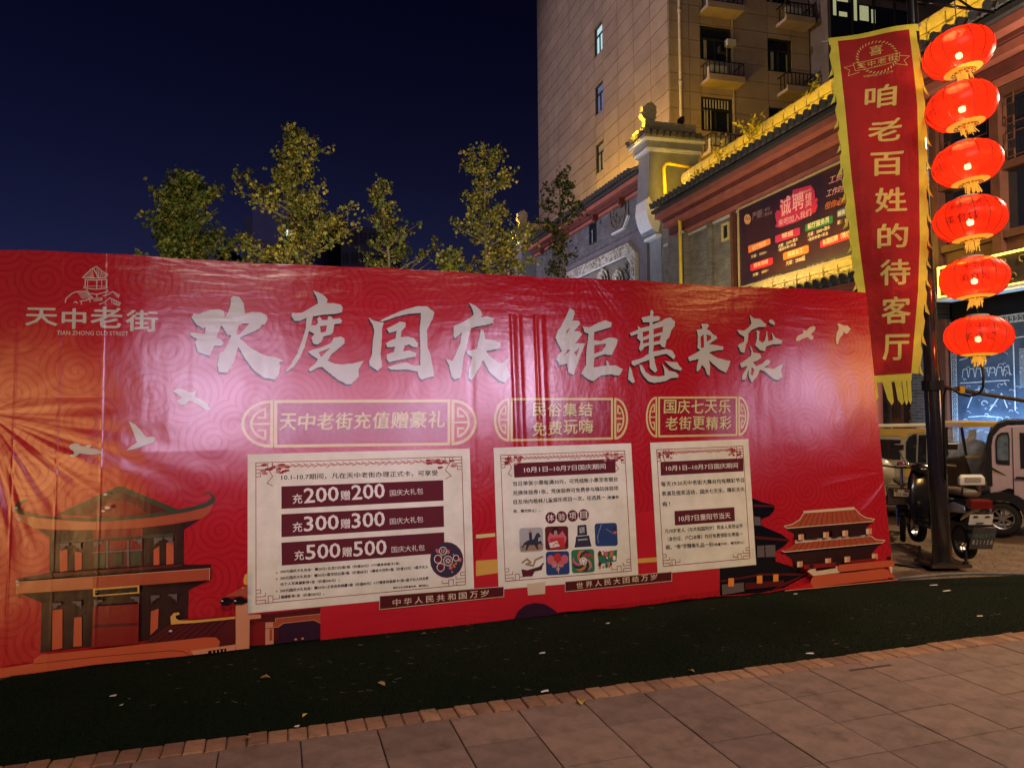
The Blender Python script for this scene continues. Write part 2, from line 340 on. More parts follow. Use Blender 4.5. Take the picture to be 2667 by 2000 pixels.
def vinyl(name, c, rough=.225, spiral=0.0, var=.06, c2=None):
    m = mat('vinyl_' + name, c, rough, spec=.8, var=var, vs=3, c2=c2); nt = m.node_tree; p = nt.nodes['Principled BSDF']
    g = nt.nodes.new('ShaderNodeGroup'); g.node_tree = WG; nt.links.new(g.outputs[0], p.inputs['Normal'])
    if spiral:
        e = NX(nt); tc = nt.nodes.new('ShaderNodeTexCoord'); sp = nt.nodes.new('ShaderNodeSeparateXYZ'); nt.links.new(tc.outputs['Object'], sp.inputs[0])
        c_ = nt.nodes.new('ShaderNodeCombineXYZ'); nt.links.new(sp.outputs[0], c_.inputs[0]); nt.links.new(sp.outputs[2], c_.inputs[1])
        v = nt.nodes.new('ShaderNodeTexVoronoi'); v.voronoi_dimensions = '2D'; v.inputs['Scale'].default_value = 2.95; v.inputs['Randomness'].default_value = .85
        nt.links.new(c_.outputs[0], v.inputs['Vector'])
        ps = nt.nodes.new('ShaderNodeSeparateXYZ'); nt.links.new(v.outputs['Position'], ps.inputs[0])
        dx = e.m('SUBTRACT', sp.outputs[0], ps.outputs[0]); dz = e.m('SUBTRACT', sp.outputs[2], ps.outputs[1])
        th = e.m('ARCTAN2', dz, dx); r = e.m('SQRT', e.m('ADD', e.m('MULTIPLY', dx, dx), e.m('MULTIPLY', dz, dz)))
        w = e.m('SINE', e.m('ADD', e.m('MULTIPLY', r, 2*pi/.047), th))
        f = nt.nodes.new('ShaderNodeMapRange'); f.interpolation_type = 'SMOOTHSTEP'; f.inputs[1].default_value = .25; f.inputs[2].default_value = .8
        nt.links.new(w, f.inputs[0]); lines = e.m('MULTIPLY', f.outputs[0], spiral)
        mx = nt.nodes.new('ShaderNodeMix'); mx.data_type = 'RGBA'; mx.blend_type = 'MULTIPLY'; mx.inputs[7].default_value = (.55, .5, .6, 1)
        src = p.inputs['Base Color'].links[0].from_socket; nt.links.new(src, mx.inputs[6]); nt.links.new(lines, mx.inputs[0]); nt.links.new(mx.outputs[2], p.inputs['Base Color'])
    # coated vinyl: matt ink under a clear film whose highlight has a compact lobe
    src = p.inputs['Base Color'].links[0].from_socket; N = nt.nodes
    df = N.new('ShaderNodeBsdfDiffuse'); gs = N.new('ShaderNodeBsdfGlossy'); gs.distribution = 'BECKMANN'; gs.inputs['Roughness'].default_value = rough; fr = N.new('ShaderNodeFresnel'); fr.inputs[0].default_value = 1.5; ms = N.new('ShaderNodeMixShader')
    nt.links.new(src, df.inputs[0])
    if spiral: gc = N.new('ShaderNodeMix'); gc.data_type = 'RGBA'; gc.inputs[6].default_value = (1,1,1,1); gc.inputs[7].default_value = (.66,.66,.66,1); nt.links.new(lines, gc.inputs[0]); nt.links.new(gc.outputs[2], gs.inputs[0])
    for q in (df, gs, fr): nt.links.new(g.outputs[0], q.inputs['Normal'])
    nt.links.new(fr.outputs[0], ms.inputs[0]); nt.links.new(df.outputs[0], ms.inputs[1]); nt.links.new(gs.outputs[0], ms.inputs[2]); nt.links.new(ms.outputs[0], N['Material Output'].inputs['Surface'])
    return m
V = {'field': vinyl('title_field', (.33, .010, .022), spiral=.4), 'red': vinyl('red', (.43, .013, .021), spiral=.42), 'plain': vinyl('plain_red', (.43, .013, .022)), 'white': vinyl('white', (.50, .51, .45)),
     'dark': vinyl('dark', (.03, .012, .012)), 'gold': vinyl('gold', (.62, .52, .22)), 'brown': vinyl('maroon', (.085, .012, .014)),
     'black': vinyl('black', (.006, .006, .008)), 'green': vinyl('olive', (.045, .055, .03)), 'orange': vinyl('orange', (.50, .18, .075)), 'peach': vinyl('peach', (.58, .26, .15)),
     'rust': vinyl('rust', (.36, .075, .035)), 'cloud': vinyl('cloud', (.50, .10, .045)), 'deep': vinyl('deep_red', (.20, .014, .014)), 'cream': vinyl('cream', (.62, .50, .36)),
     'plum': vinyl('plum', (.035, .012, .03)), 'yellow': vinyl('yellow', (.62, .36, .08)), 'grey': vinyl('grey', (.12, .10, .10)), 'lamp': vinyl('amber', (.75, .25, .05)),
     'pink': vinyl('pink', (.55, .22, .20)), 'bright': vinyl('bright_red', (.48, .016, .028))}
steel = mat('galvanised_steel', (.35, .35, .36), .45, .8, var=.2)
backdrop = empty('backdrop_wall', BF.m, 'long red festival backdrop wall covered in gold and white lettering, standing on green turf', 'backdrop wall')
def bpart(name, fn, mats, off=0):
    pr = Print(BF, 0, .14, und); fn(pr)
    if off: pr.v = [(x, y-off, z) for x, y, z in pr.v]
    o = pr.build(name, mats, backdrop); return o
# sheet itself, with side returns and a hem
mb = MB(); nx, nz = 60, 20; X0, X1 = -1.15, BW+.01
vs = [(X0+(X1-X0)*i/nx, 0, BH*j/nz) for j in range(nz+1) for i in range(nx+1)]
vs = [(x, und(x, z), z + (.006*sin(x*3.1)+.003*sin(x*11) if z > BH-.01 else 0)) for x, y, z in vs]
vs = [(x, y, z + (.014+.007*sin(x*5.3)+.004*sin(x*17) if z < .001 else 0)) for x, y, z in vs]
mb.add(vs, [(j*(nx+1)+i, j*(nx+1)+i+1, (j+1)*(nx+1)+i+1, (j+1)*(nx+1)+i) for j in range(nz) for i in range(nx)])
cloth = mb.build('vinyl_sheet', V['red'], backdrop)
mb = MB(); k = [(X1, und(X1, BH*j/nz), BH*j/nz) for j in range(nz+1)]
mb.add(k + [(x, .11, z) for x, y, z in k], [(j, j+nz+1, j+nz+2, j+1) for j in range(nz)])
kt = [(x, y, z) for x, y, z in vs[-(nx+1):]]; mb.add(kt + [(x, .11, z+.002) for x, y, z in kt], [(i, i+1, i+nx+2, i+nx+1) for i in range(nx)])
mb.build('sheet_return', V['plain'], backdrop)
for i in range(8):
    x = X0 + .05 + i*(X1-X0-.1)/7; mb = MB(); mb.box(x-.02, x+.02, .03, .07, 0, BH-.03); mb.build('frame_post', steel, backdrop)
    mb = MB(); mb.cyl((x, .06, 1.9), (x, 1.0, .02), .018); mb.build('brace', steel, backdrop)
for z in (.03, .9, 1.8, 2.66): mb = MB(); mb.box(X0+.08, X1-.08, .03, .07, z, z+.035); mb.build('frame_rail', steel, backdrop)
# --- brush headline
def C2(l): return [(460+x/2.4578, 740+y/2.4578) for x, y in l]
def C3(l): return [(1400+x/3.16, 760+y/3.16) for x, y in l]
HEAD = [
 (C2, [[(362,75),(400,82),(428,120),(437,188),(480,178),(540,182),(575,200),(581,225),(565,258),(545,262),(530,285),(500,300),(440,325),(402,345),(470,405),(560,455),(640,470),(685,490),(655,505),(665,520),(655,570),(630,610),(560,598),(500,555),(440,480),(395,398),(385,430),(370,490),(325,567),(270,562),(262,520),(275,440),(300,430),(330,380),(350,328),(325,325),(305,290),(287,262),(262,320),(252,345),(290,355),(299,380),(285,395),(240,395),(225,430),(210,458),(170,445),(135,430),(118,375),(132,348),(90,328),(90,308),(155,315),(180,318),(190,275),(170,282),(130,262),(95,212),(110,190),(150,190),(210,165),(270,160),(305,175),(308,215),(330,180),(345,130),(347,92)]],
  [[(398,265),(425,252),(468,250),(440,282),(405,320),(388,330),(385,300)]]),
 (C2, [[(875,42),(905,52),(945,75),(967,100),(960,120),(1000,122),(1050,130),(1063,150),(1058,180),(1020,190),(940,195),(872,207),(860,262),(890,264),(905,250),(900,222),(915,208),(932,232),(965,230),(970,205),(990,210),(1005,225),(1040,218),(1060,232),(1050,252),(1010,258),(1000,310),(985,325),(940,335),(925,370),(900,388),(875,380),(862,345),(882,318),(848,300),(838,330),(820,400),(790,470),(750,530),(690,568),(720,530),(770,450),(800,370),(825,290),(833,215),(790,235),(755,235),(735,205),(740,185),(800,185),(860,150),(905,125),(898,90)],
        [(1005,345),(1050,335),(1075,350),(1075,380),(1040,410),(990,450),(965,490),(1010,510),(1060,515),(1130,508),(1197,490),(1165,545),(1165,590),(1120,640),(1090,642),(1030,610),(930,530),(900,535),(855,560),(845,545),(895,500),(905,480),(860,450),(840,432),(870,420),(940,400),(990,375)]],
  [[(918,270),(962,265),(955,305),(922,312)], [(908,438),(985,408),(940,452),(925,466)]]),
 (C2, [[(1228,213),(1265,235),(1325,245),(1315,290),(1312,370),(1305,450),(1315,530),(1285,555),(1235,520),(1232,500),(1250,450),(1255,380),(1265,300),(1255,260)],
        [(1300,235),(1370,200),(1440,170),(1540,142),(1600,142),(1650,180),(1640,220),(1602,290),(1605,400),(1625,450),(1635,510),(1650,590),(1600,600),(1570,612),(1550,590),(1540,557),(1480,547),(1370,548),(1350,530),(1400,515),(1470,500),(1520,522),(1560,520),(1560,400),(1555,300),(1565,185),(1480,190),(1400,210),(1320,240)],
        [(1345,285),(1390,262),(1430,240),(1465,245),(1465,275),(1440,300),(1435,340),(1480,335),(1520,345),(1545,380),(1540,405),(1510,400),(1490,385),(1460,395),(1450,430),(1490,425),(1535,440),(1530,465),(1480,472),(1400,490),(1360,500),(1345,480),(1345,450),(1390,435),(1400,400),(1350,405),(1340,380),(1370,360),(1400,350),(1410,300),(1362,312)]], []),
 (C2, [[(1870,120),(1910,140),(1945,170),(1955,200),(1945,214),(1990,208),(2030,225),(2022,238),(2028,250),(1980,262),(1920,272),(1885,285),(1870,330),(1855,400),(1835,470),(1825,560),(1815,600),(1780,612),(1760,590),(1745,520),(1725,478),(1765,492),(1790,440),(1815,380),(1825,310),(1780,348),(1772,330),(1772,270),(1820,250),(1880,215),(1900,195),(1890,160)],
        [(1945,290),(1965,300),(1975,355),(2030,360),(2070,380),(2068,410),(2030,420),(1980,430),(1995,455),(2050,500),(2080,510),(2132,468),(2110,525),(2135,585),(2100,630),(2060,615),(2000,560),(1960,485),(1940,530),(1900,600),(1885,615),(1868,600),(1870,550),(1885,500),(1890,465),(1860,445),(1855,430),(1920,417),(1935,350)]], []),
 (C3, [[(265,135),(300,155),(305,180),(285,238),(340,240),(352,265),(300,325),(345,325),(368,350),(310,425),(392,425),(378,462),(350,530),(325,600),(295,685),(250,660),(245,590),(180,605),(155,555),(165,520),(200,490),(175,440),(145,380),(165,320),(190,290),(230,210)],
        [(370,285),(430,292),(500,255),(560,235),(612,255),(605,290),(540,310),(468,330),(462,398),(520,405),(590,375),(640,380),(662,395),(650,440),(610,520),(540,515),(468,545),(460,622),(540,610),(570,608),(565,570),(580,570),(590,605),(640,605),(702,635),(690,665),(670,690),(600,678),(520,690),(460,735),(420,720),(360,675),(375,640),(400,600),(400,500),(415,400),(420,345),(390,335)]],
  [[(240,322),(272,290),(236,352)], [(245,478),(272,478),(215,530)], [(300,500),(345,462),(318,530)], [(468,440),(560,425),(562,445),(530,488),(466,510)]]),
 (C3, [[(940,145),(955,165),(950,202),(990,200),(1012,212),(1000,235),(948,250),(946,270),(1020,242),(1055,220),(1095,212),(1132,245),(1130,280),(1100,320),(1085,370),(1060,400),(1050,460),(1020,450),(1010,430),(958,440),(950,490),(1000,485),(1060,470),(1110,485),(1135,530),(1120,555),(1060,510),(958,532),(965,580),(985,650),(965,665),(925,630),(920,560),(860,580),(795,610),(775,595),(775,570),(860,545),(915,510),(918,440),(880,455),(850,490),(835,470),(850,410),(820,380),(825,345),(770,365),(760,340),(828,312),(825,280),(850,300),(920,283),(925,252),(870,252),(855,215),(927,195),(928,165)],
        [(755,615),(775,640),(785,690),(803,740),(785,752),(745,720),(750,660)], [(838,600),(860,605),(890,660),(930,690),(1000,697),(1045,690),(1043,650),(1025,588),(1050,620),(1080,650),(1130,660),(1160,685),(1155,705),(1100,710),(1050,735),(960,750),(910,735),(870,690),(850,650)],
        [(1045,568),(1100,578),(1150,580),(1165,610),(1190,635),(1175,650),(1120,635),(1080,605)]],
  [[(865,332),(918,320),(918,352),(868,375)], [(955,308),(1035,285),(1028,330),(955,352)], [(868,402),(918,385),(916,418),(868,425)], [(956,375),(1015,360),(1005,402),(956,412)]]),
 (C3, [[(1350,262),(1400,262),(1412,280),(1395,310),(1420,320),(1440,345),(1475,365),(1480,385),(1440,410),(1412,432),(1460,438),(1530,450),(1528,475),(1440,490),(1412,502),(1480,545),(1590,570),(1578,610),(1550,665),(1500,640),(1440,590),(1412,562),(1420,620),(1415,690),(1395,680),(1380,630),(1352,600),(1335,640),(1310,658),(1310,620),(1325,552),(1250,572),(1238,540),(1320,495),(1340,480),(1315,460),(1320,420),(1320,360),(1310,315),(1360,305)]],
  [[(1342,372),(1368,350),(1370,458),(1345,462)], [(1392,350),(1425,362),(1430,385),(1394,412)]]),
 (C3, [[(1745,195),(1780,220),(1830,225),(1880,270),(1875,290),(1820,290),(1770,310),(1735,342),(1730,400),(1715,440),(1705,502),(1675,495),(1650,440),(1700,410),(1703,370),(1660,345),(1643,315),(1700,320),(1740,290),(1760,260)],
        [(1800,318),(1825,325),(1820,400),(1850,420),(1870,400),(1885,320),(1897,410),(1935,395),(1925,335),(1955,380),(2010,400),(2005,430),(1940,432),(1880,450),(1870,490),(1830,480),(1790,440),(1805,380)], [(1905,230),(1930,232),(1950,255),(1945,277),(1920,265),(1900,250)],
        [(1745,440),(1765,465),(1775,500),(1830,510),(1842,540),(1800,570),(1772,580),(1800,612),(1850,590),(1890,555),(1915,575),(1900,600),(1862,622),(1940,635),(2022,588),(2000,650),(2012,700),(1980,728),(1940,715),(1870,655),(1830,640),(1810,690),(1765,747),(1740,700),(1737,640),(1712,720),(1685,725),(1685,690),(1710,650),(1730,608),(1680,625),(1665,590),(1720,555),(1755,530),(1760,490)]],
  [[(1762,620),(1785,640),(1770,690),(1755,680)]]),
]
def inside(p, poly):
    c = False; j = len(poly)-1
    for i in range(len(poly)):
        if (poly[i][1] > p[1]) != (poly[j][1] > p[1]) and p[0] < (poly[j][0]-poly[i][0])*(p[1]-poly[i][1])/(poly[j][1]-poly[i][1])+poly[i][0]: c = not c
        j = i
    return c
def rough_edge(l, rnd):
    out = []
    for i, p in enumerate(l):
        q = l[(i+1) % len(l)]; out.append(p); d = hypot(q[0]-p[0], q[1]-p[1])
        if d > 9:
            n = int(d/4.5)
            for k in range(1, n): t = k/n; out.append((p[0]+(q[0]-p[0])*t + rnd.uniform(-.45, .45), p[1]+(q[1]-p[1])*t + rnd.uniform(-.45, .45)))
    return out
rnd = random.Random(4)
for fn, outs, holes in HEAD:
    H = [fn(h) for h in holes]
    def draw(pr):
        for o in outs:
            o = rough_edge(fn(o), rnd); hs_ = [h for h in H if inside(h[0], o)]
            for dx, dy, m, lv in ((-2.4, 4.6, 0, 1), (-1.2, 2.3, 0, 1), (0, 0, 1, 2)):
                pr.poly(m, [(x+dx, y+dy) for x, y in o], [[(x+dx, y+dy) for x, y in h] for h in hs_] if m else [[(x+dx*.3, y+dy*.3) for x, y in h] for h in hs_], lv=lv + (dx == -1.2)*.3)
    bpart('headline_character', draw, [V['dark'], V['white']])
# --- birds
def BD(o, s): return lambda l: [(o[0]+x/s, o[1]+y/s) for x, y in l]
BIRDS = [BD((0,640),3.16)([(1420,1195),(1460,1178),(1510,1180),(1555,1205),(1590,1205),(1617,1190),(1600,1240),(1650,1265),(1710,1300),(1728,1352),(1690,1350),(1620,1300),(1550,1272),(1525,1310),(1480,1310),(1458,1275),(1500,1250),(1450,1215)]),
 BD((0,0),.8294)([(278,909),(292,917),(304,929),(316,945),(330,943),(336,946),(330,956),(310,963),(290,970),(273,973),(282,965),(296,956),(290,938)]),
 BD((0,1040),6.506)([(1170,800),(1200,760),(1260,742),(1330,755),(1380,790),(1440,795),(1490,768),(1555,775),(1520,825),(1640,840),(1710,870),(1735,915),(1650,925),(1540,935),(1350,915),(1280,970),(1220,978),(1175,955),(1200,935),(1255,930),(1250,880),(1190,840)]),
 BD((2020,740),6.381)([(330,950),(325,910),(360,860),(450,820),(435,765),(500,780),(560,715),(620,700),(652,720),(640,770),(570,840),(620,875),(610,920),(570,935),(520,885),(430,915),(370,950)]),
 BD((2020,740),6.381)([(1015,665),(1050,655),(1120,690),(1190,690),(1245,750),(1190,820),(1150,825),(1130,780),(1110,840),(1060,900),(1030,1000),(1005,1000),(992,930),(1005,830),(1045,740),(1030,680)])]
for b in BIRDS: bpart('printed_bird', lambda pr: (pr.poly(0, [(x-.6, y+1.4) for x, y in b]), pr.poly(1, b)), [V['deep'], V['cream' if b[0][0] > 2000 else 'white']])
# --- street emblem, top left
def emblem(pr):
    Q = BD((0,640),3.16)
    L = lambda l, w=2.2: pr.line(0, Q(l), w, lv=1)
    L([(795,175),(750,200),(715,235),(683,265),(725,268),(770,272),(860,268),(890,243),(840,210),(795,175)]); L([(770,190),(810,255),(825,270)]); 
    for k in range(6): L([(760-k*11, 200+k*11), (775-k*5, 268)], 1.1); L([(800+k*12, 190+k*9), (800+k*15, 262)], 1.1)
    L([(700,282),(780,288),(880,280)]); L([(705,285),(703,345)]); L([(725,290),(722,350)], 1.5); L([(800,290),(798,352)]); L([(840,288),(838,348)], 1.5); L([(880,282),(880,345)]); L([(690,350),(790,362),(888,350)]); L([(690,336),(888,338)], 1.2)
    L([(715,365),(735,395),(800,403),(890,382),(880,365)]); L([(800,405),(800,425)])
    L([(540,470),(545,440),(590,400),(630,382),(705,378),(765,430),(755,440),(700,455),(660,460)])
    for k in range(7): L([(640+k*12, 384), (682+k*13, 440)], 1.1)
    L([(612,470),(625,462),(638,475)]); L([(672,460),(672,485)]); L([(735,430),(745,465)]); L([(770,440),(840,435),(842,450),(775,455)])
    L([(850,418),(890,405),(930,382),(982,410),(975,430)]); L([(940,390),(965,425)], 1.2); L([(955,390),(975,425)], 1.2)
    L([(820,485),(860,470),(905,432),(992,475),(980,495),(940,480)]); 
    for k in range(5): L([(915+k*14, 440+k*6), (925+k*14, 478+k*4)], 1.2)
bpart('emblem_pagoda', emblem, [V['white']])
Q = BD((0,640),3.16)
for ch, x0, x1, yb, hh in (('天',212,472,655,45), ('中',512,705,682,52), ('老',750,1003,675,54), ('街',1040,1297,702,54)):
    a, b = Q([(x0, yb), (x1, yb+4)]); bpart('emblem_character', lambda pr: pr.text(0, ch, a, b, hh, .035), [V['white']])
a, b = Q([(470,735),(1057,742)]); bpart('emblem_lettering', lambda pr: pr.text(0, 'TIAN ZHONG OLD STREET', a, b, 11, .006), [V['white']])
# --- the three gold framed titles
def titles(pr, x0, x1, ty, by, lw, rx0, rx1, tyr, byr):
    """x0..x1 outer ends; rectangle rx0..rx1; ty/by top and bottom at left, tyr/byr at right"""
    G = 0
    f = lambda x: (ty+(tyr-ty)*(x-x0)/(x1-x0), by+(byr-by)*(x-x0)/(x1-x0))
    def pt(x, v): t, b = f(x); return (x, t+(b-t)*v)
    pr.poly(1, [pt(rx0, 0), pt(rx1, 0), pt(rx1, 1), pt(rx0, 1)], lv=1)
    pr.line(G, [pt(rx0, 0), pt(rx1, 0), pt(rx1, 1), pt(rx0, 1)], lw, lv=2, closed=True)
    for sgn, xe, xi in ((-1, x0, rx0-lw*1.4), (1, x1, rx1+lw*1.4)):
        arc = [pt(xi + (xe-xi)*cos(t*pi/14-pi/2), .5+.5*sin(t*pi/14-pi/2)) for t in range(15)]
        pr.line(G, arc + [arc[0]], lw, lv=2)
        inn = [pt(xi+(xe-xi)*(.08+.62*cos(t*pi/14-pi/2)), .5+.34*sin(t*pi/14-pi/2)) for t in range(1, 14)]
        pr.line(G, inn, lw*.8, lv=3); i0, i1 = inn[0], inn[-1]
        pr.line(G, [i0, pt(i0[0], .36), pt(i0[0]+(xe-xi)*.25, .36)], lw*.7, lv=3); pr.line(G, [i1, pt(i1[0], .64), pt(i1[0]+(xe-xi)*.25, .64)], lw*.7, lv=3)
        pr.line(G, [pt(xi, .5), pt(xi+(xe-xi)*.7, .5)], lw*.7, lv=3)
def tchars(st, p0, p1, h, bold=.028):
    n = len(st)
    for i, ch in enumerate(st):
        t0 = (i+.06)/n; t1 = (i+.94)/n; q = lambda t: (p0[0]+(p1[0]-p0[0])*t, p0[1]+(p1[1]-p0[1])*t)
        bpart('title_character', lambda pr: (pr.text(1, ch, (q(t0)[0]-1, q(t0)[1]+1.6), (q(t1)[0]-1, q(t1)[1]+1.6), h, bold, .10, lv=2), pr.text(0, ch, q(t0), q(t1), h, bold, .10, lv=3)), [V['gold'], V['dark']])
bpart('title_frame', lambda pr: titles(pr, 632, 1238, 1046, 1163, 7.5, 718, 1169, 1044, 1155), [V['gold'], V['field']])
bpart('title_frame', lambda pr: titles(pr, 1289, 1633, 1040, 1147, 6, 1332, 1594, 1039, 1141), [V['gold'], V['field']])
bpart('title_frame', lambda pr: titles(pr, 1684, 1948, 1036, 1137, 5, 1716, 1918, 1035, 1132), [V['gold'], V['field']])
tchars('天中老街充值赠豪礼', (724, 1121), (1160, 1113), 43)
tchars('民俗集结', (1382, 1085), (1544, 1084), 35); tchars('免费玩嗨', (1384, 1136), (1546, 1127), 36)
tchars('国庆七天乐', (1726, 1077), (1904, 1076), 35); tchars('老街更精彩', (1730, 1120), (1906, 1118), 34)
# --- printed pavilion at the left
Q = BD((0,1200),2.766)
def pav(pr):
    p = lambda m, l, lv=None: pr.poly(m, Q(l), lv=lv)
    GR, OR, PE, DK, BR, RD, WH, BK, YE, RU, CL, GY = range(12)
    p(BR, [(410,385),(850,185),(1290,355),(830,415)]); p(RD, [(640,395),(720,330),(820,290),(900,288),(990,320),(1060,380),(830,405)])
    p(GR, [(400,388),(850,183),(885,186),(1295,352),(1200,362),(1165,335),(1110,322),(1080,298),(1020,282),(985,262),(930,250),(900,228),(850,222),(800,248),(740,262),(700,290),(640,310),(600,340),(545,358),(520,392)])
    p(DK, [(240,480),(350,500),(640,498),(1000,480),(1240,458),(1445,420),(1325,495),(1325,745),(1520,745),(1520,850),(1360,930),(1355,1130),(1290,1140),(1290,1230),(1080,1290),(290,1380),(298,1020),(130,950),(130,845),(355,805),(355,545)])
    p(OR, [(112,372),(200,398),(350,418),(600,437),(690,438),(690,497),(500,498),(250,486),(165,440)]); p(RU, [(690,438),(800,434),(1100,408),(1350,368),(1542,305),(1505,380),(1455,415),(1200,460),(1000,482),(690,497)])
    p(GR, [(208,280),(160,300),(135,325),(150,348),(200,372),(300,392),(450,405),(650,410),(900,402),(1200,365),(1400,325),(1490,295),(1528,265),(1510,238),(1455,230),(1490,224),(1530,238),(1555,270),(1545,303),(1480,335),(1350,368),(1100,407),(800,433),(600,436),(350,417),(200,397),(110,370),(104,330),(130,290),(170,278)])
    p(RD, [(670,498),(1030,482),(1030,540),(670,560)]); p(GR, [(445,575),(1250,520),(1250,545),(445,592)])
    for a in ([(432,640),(488,636),(488,790),(432,800)], [(540,650),(590,660),(590,780),(540,790)], [(1108,640),(1150,610),(1150,745),(1108,750)], [(1200,590),(1252,575),(1252,740),(1200,745)], [(380,1070),(452,1065),(452,1345),(378,1360)], [(538,1125),(592,1120),(592,1330),(530,1335)], [(1090,1080),(1145,1060),(1140,1200),(1085,1250)]): p(CL, a)
    p(BR, [(670,570),(1030,550),(1030,755),(670,775)]); 
    for a in ([(680,580),(765,575),(765,640),(680,650)], [(792,573),(915,567),(915,635),(792,640)], [(940,565),(1030,558),(1030,630),(940,634)]): p(RD, a)
    for a in ([(685,670),(765,665),(765,760),(685,768)], [(820,665),(885,660),(885,750),(820,755)], [(945,655),(1020,650),(1020,745),(945,750)]): p(GR, a)
    for a in ([(770,572),(785,572),(785,770),(770,770)], [(920,566),(935,566),(935,760),(920,760)], [(670,652),(1030,632),(1030,644),(670,664)]): p(GY, a)
    for x, y in ((440,592), (590,586), (680,580), (1030,558), (1112,552), (1250,545), (385,1018), (595,1002), (682,995), (1012,968), (1092,962), (1282,950)):
        s = -1 if x in (590, 1030, 1250, 595, 1012, 1282) else 1; pr.poly(GY, Q([(x, y), (x+s*65, y-s*3), (x+s*62, y+14), (x+s*40, y+20), (x+s*30, y+35), (x+s*15, y+38), (x+s*5, y+60)]))
    p(BR, [(350,805),(1320,738),(1320,752),(600,812),(355,828)])
    p(OR, [(130,868),(680,833),(680,915),(130,950)]); p(RU, [(680,833),(1515,768),(1515,850),(680,915)]); pr.line(PE, Q([(130,868),(1515,768),(1512,848)]), 2)
    p(YE, [(680,912),(1012,888),(1012,945),(680,970)]); p(BK, [(695,925),(998,900),(998,935),(695,960)]); p(RD, [(680,1040),(1010,1020),(1005,1305),(670,1330)]); p(BR, [(680,1170),(1010,1155),(1010,1175),(680,1190)])
    p(BR, [(1040,1300),(1240,1160),(1310,1135),(1697,1110),(1697,1345),(1600,1345),(1500,1290)]); 
    for k in range(8): pr.line(BK, Q([(1300+k*50, 1150-k*4), (1090+k*62, 1290-k*6)]), 1)
    p(YE, [(1240,1165),(1236,1110),(1260,1082),(1295,1078),(1303,1092),(1272,1102),(1276,1122),(1300,1135),(1400,1135),(1697,1108),(1697,1124),(1420,1152),(1320,1158)])
    p(PE, [(1700,1020),(1785,1000),(1785,1100),(1880,1098),(1880,1120),(1800,1128),(1797,1335),(1700,1345)])
    p(CL, [(0,1480),(262,1440),(265,1410),(320,1378),(700,1342),(1480,1255),(1560,1255),(1590,1285),(1580,1320),(1500,1350),(1370,1385),(700,1450),(0,1548)]); pr.line(BR, Q([(262,1445),(700,1395),(1250,1348),(1330,1355),(1375,1385)]), 1.4)
    p(PE, [(1380,1350),(1700,1305),(1697,1345),(1400,1380)]); p(BK, [(1505,1350),(1635,1332),(1630,1358),(1505,1378)])
    for k in range(4): p(PE, [(1528+k*27, 1352-k*4), (1540+k*27, 1350-k*4), (1538+k*27, 1366-k*4), (1532+k*27, 1368-k*4)])
    p(BK, [(1590,1000),(1605,975),(1640,968),(1680,985),(1672,1015),(1635,1032),(1600,1025)]); p(BK, [(1672,995),(1700,970),(1740,968),(1785,990),(1785,1005),(1740,1022),(1690,1020)]); p(RU, [(1620,965),(1785,880),(1785,975),(1740,960)]); p(YE, [(1755,850),(1765,810),(1785,800),(1785,880),(1760,878)])
    for x, y, r in ((790,334,16),(760,358,10),(775,240,12),(142,335,10),(165,415,12),(150,855,9),(155,880,9),(1240,1205,10),(1605,993,7),(1697,992,7),(715,930,4),(128,352,8),(1752,900,5)): pr.poly(WH, Q([(x+r*1.3*cos(t), y+r*.75*sin(t)) for t in [k*pi/4 for k in range(8)]]))
bpart('printed_pavilion', pav, [V[k] for k in ('green','orange','peach','dark','brown','deep','white','black','yellow','rust','cloud','grey')])
# --- gateway print, bottom centre
def gate(pr):
    Q = BD((600,1540),7.373); p = lambda m, l: pr.poly(m, Q(l))
    DP, PE, BR, RU, WH, PL, RE = range(7)
    p(RE, [(100,-300),(2300,-400),(2300,330),(1725,330),(1725,900),(100,1080)]) if 0 else None
    p(PE, [(105,230),(160,215),(330,200),(330,430),(580,440),(580,495),(360,515),(360,1060),(105,1080)])
    p(BR, [(360,515),(580,495),(590,435),(1725,310),(1725,900),(370,1045)]); p(DP, [(370,520),(660,590),(660,1020),(370,1045)])
    p(PE, [(670,590),(820,580),(820,690),(670,705)]); p(RU, [(820,585),(865,580),(865,510),(1725,425),(1725,600),(1600,545),(1010,605),(920,675),(820,690)]); pr.line(PE, Q([(860,580),(868,512),(1725,425)]), 1.6); pr.line(PE, Q([(820,685),(920,675),(1010,603),(1600,540),(1725,598)]), 1.8)
    p(PE, [(670,712),(830,700),(830,1000),(670,1018)]); p(RU, [(750,720),(805,715),(805,930),(750,940)]); p(PL, [(930,680),(1010,610),(1600,550),(1725,605),(1725,905),(840,1000),(840,930),(925,920)])
    for x, y in ((1252,910), (1385,893)): pr.poly(PE, Q([(x+28*cos(t*pi/4), y+20*sin(t*pi/4)) for t in range(8)]))
bpart('printed_gateway', gate, [V[k] for k in ('deep','peach','brown','rust','white','plum','plain')])
def wallband(pr):
    pr.poly(0, [(830,1500),(1240,1470),(1300,1380),(1700,1330),(1880,1320),(1872,1537),(1333,1612),(835,1672)])
    pr.poly(1, [(1240,1460),(1310,1455),(1310,1490),(1240,1500)]); pr.poly(1, [(1652,1455),(1720,1450),(1720,1462),(1652,1467)]); pr.poly(3, [(1240,1392),(1290,1388),(1290,1397),(1240,1402)])
    pr.poly(2, [(1338,1612),(1350,1590),(1368,1575),(1392,1569),(1418,1572),(1440,1585),(1455,1598)])
    pr.poly(4, [(1372,1520),(1420,1515),(1419,1546),(1375,1550)])
bpart('printed_wall', wallband, [V['bright'], V['yellow'], V['plum'], V['gold'], V['cream']])
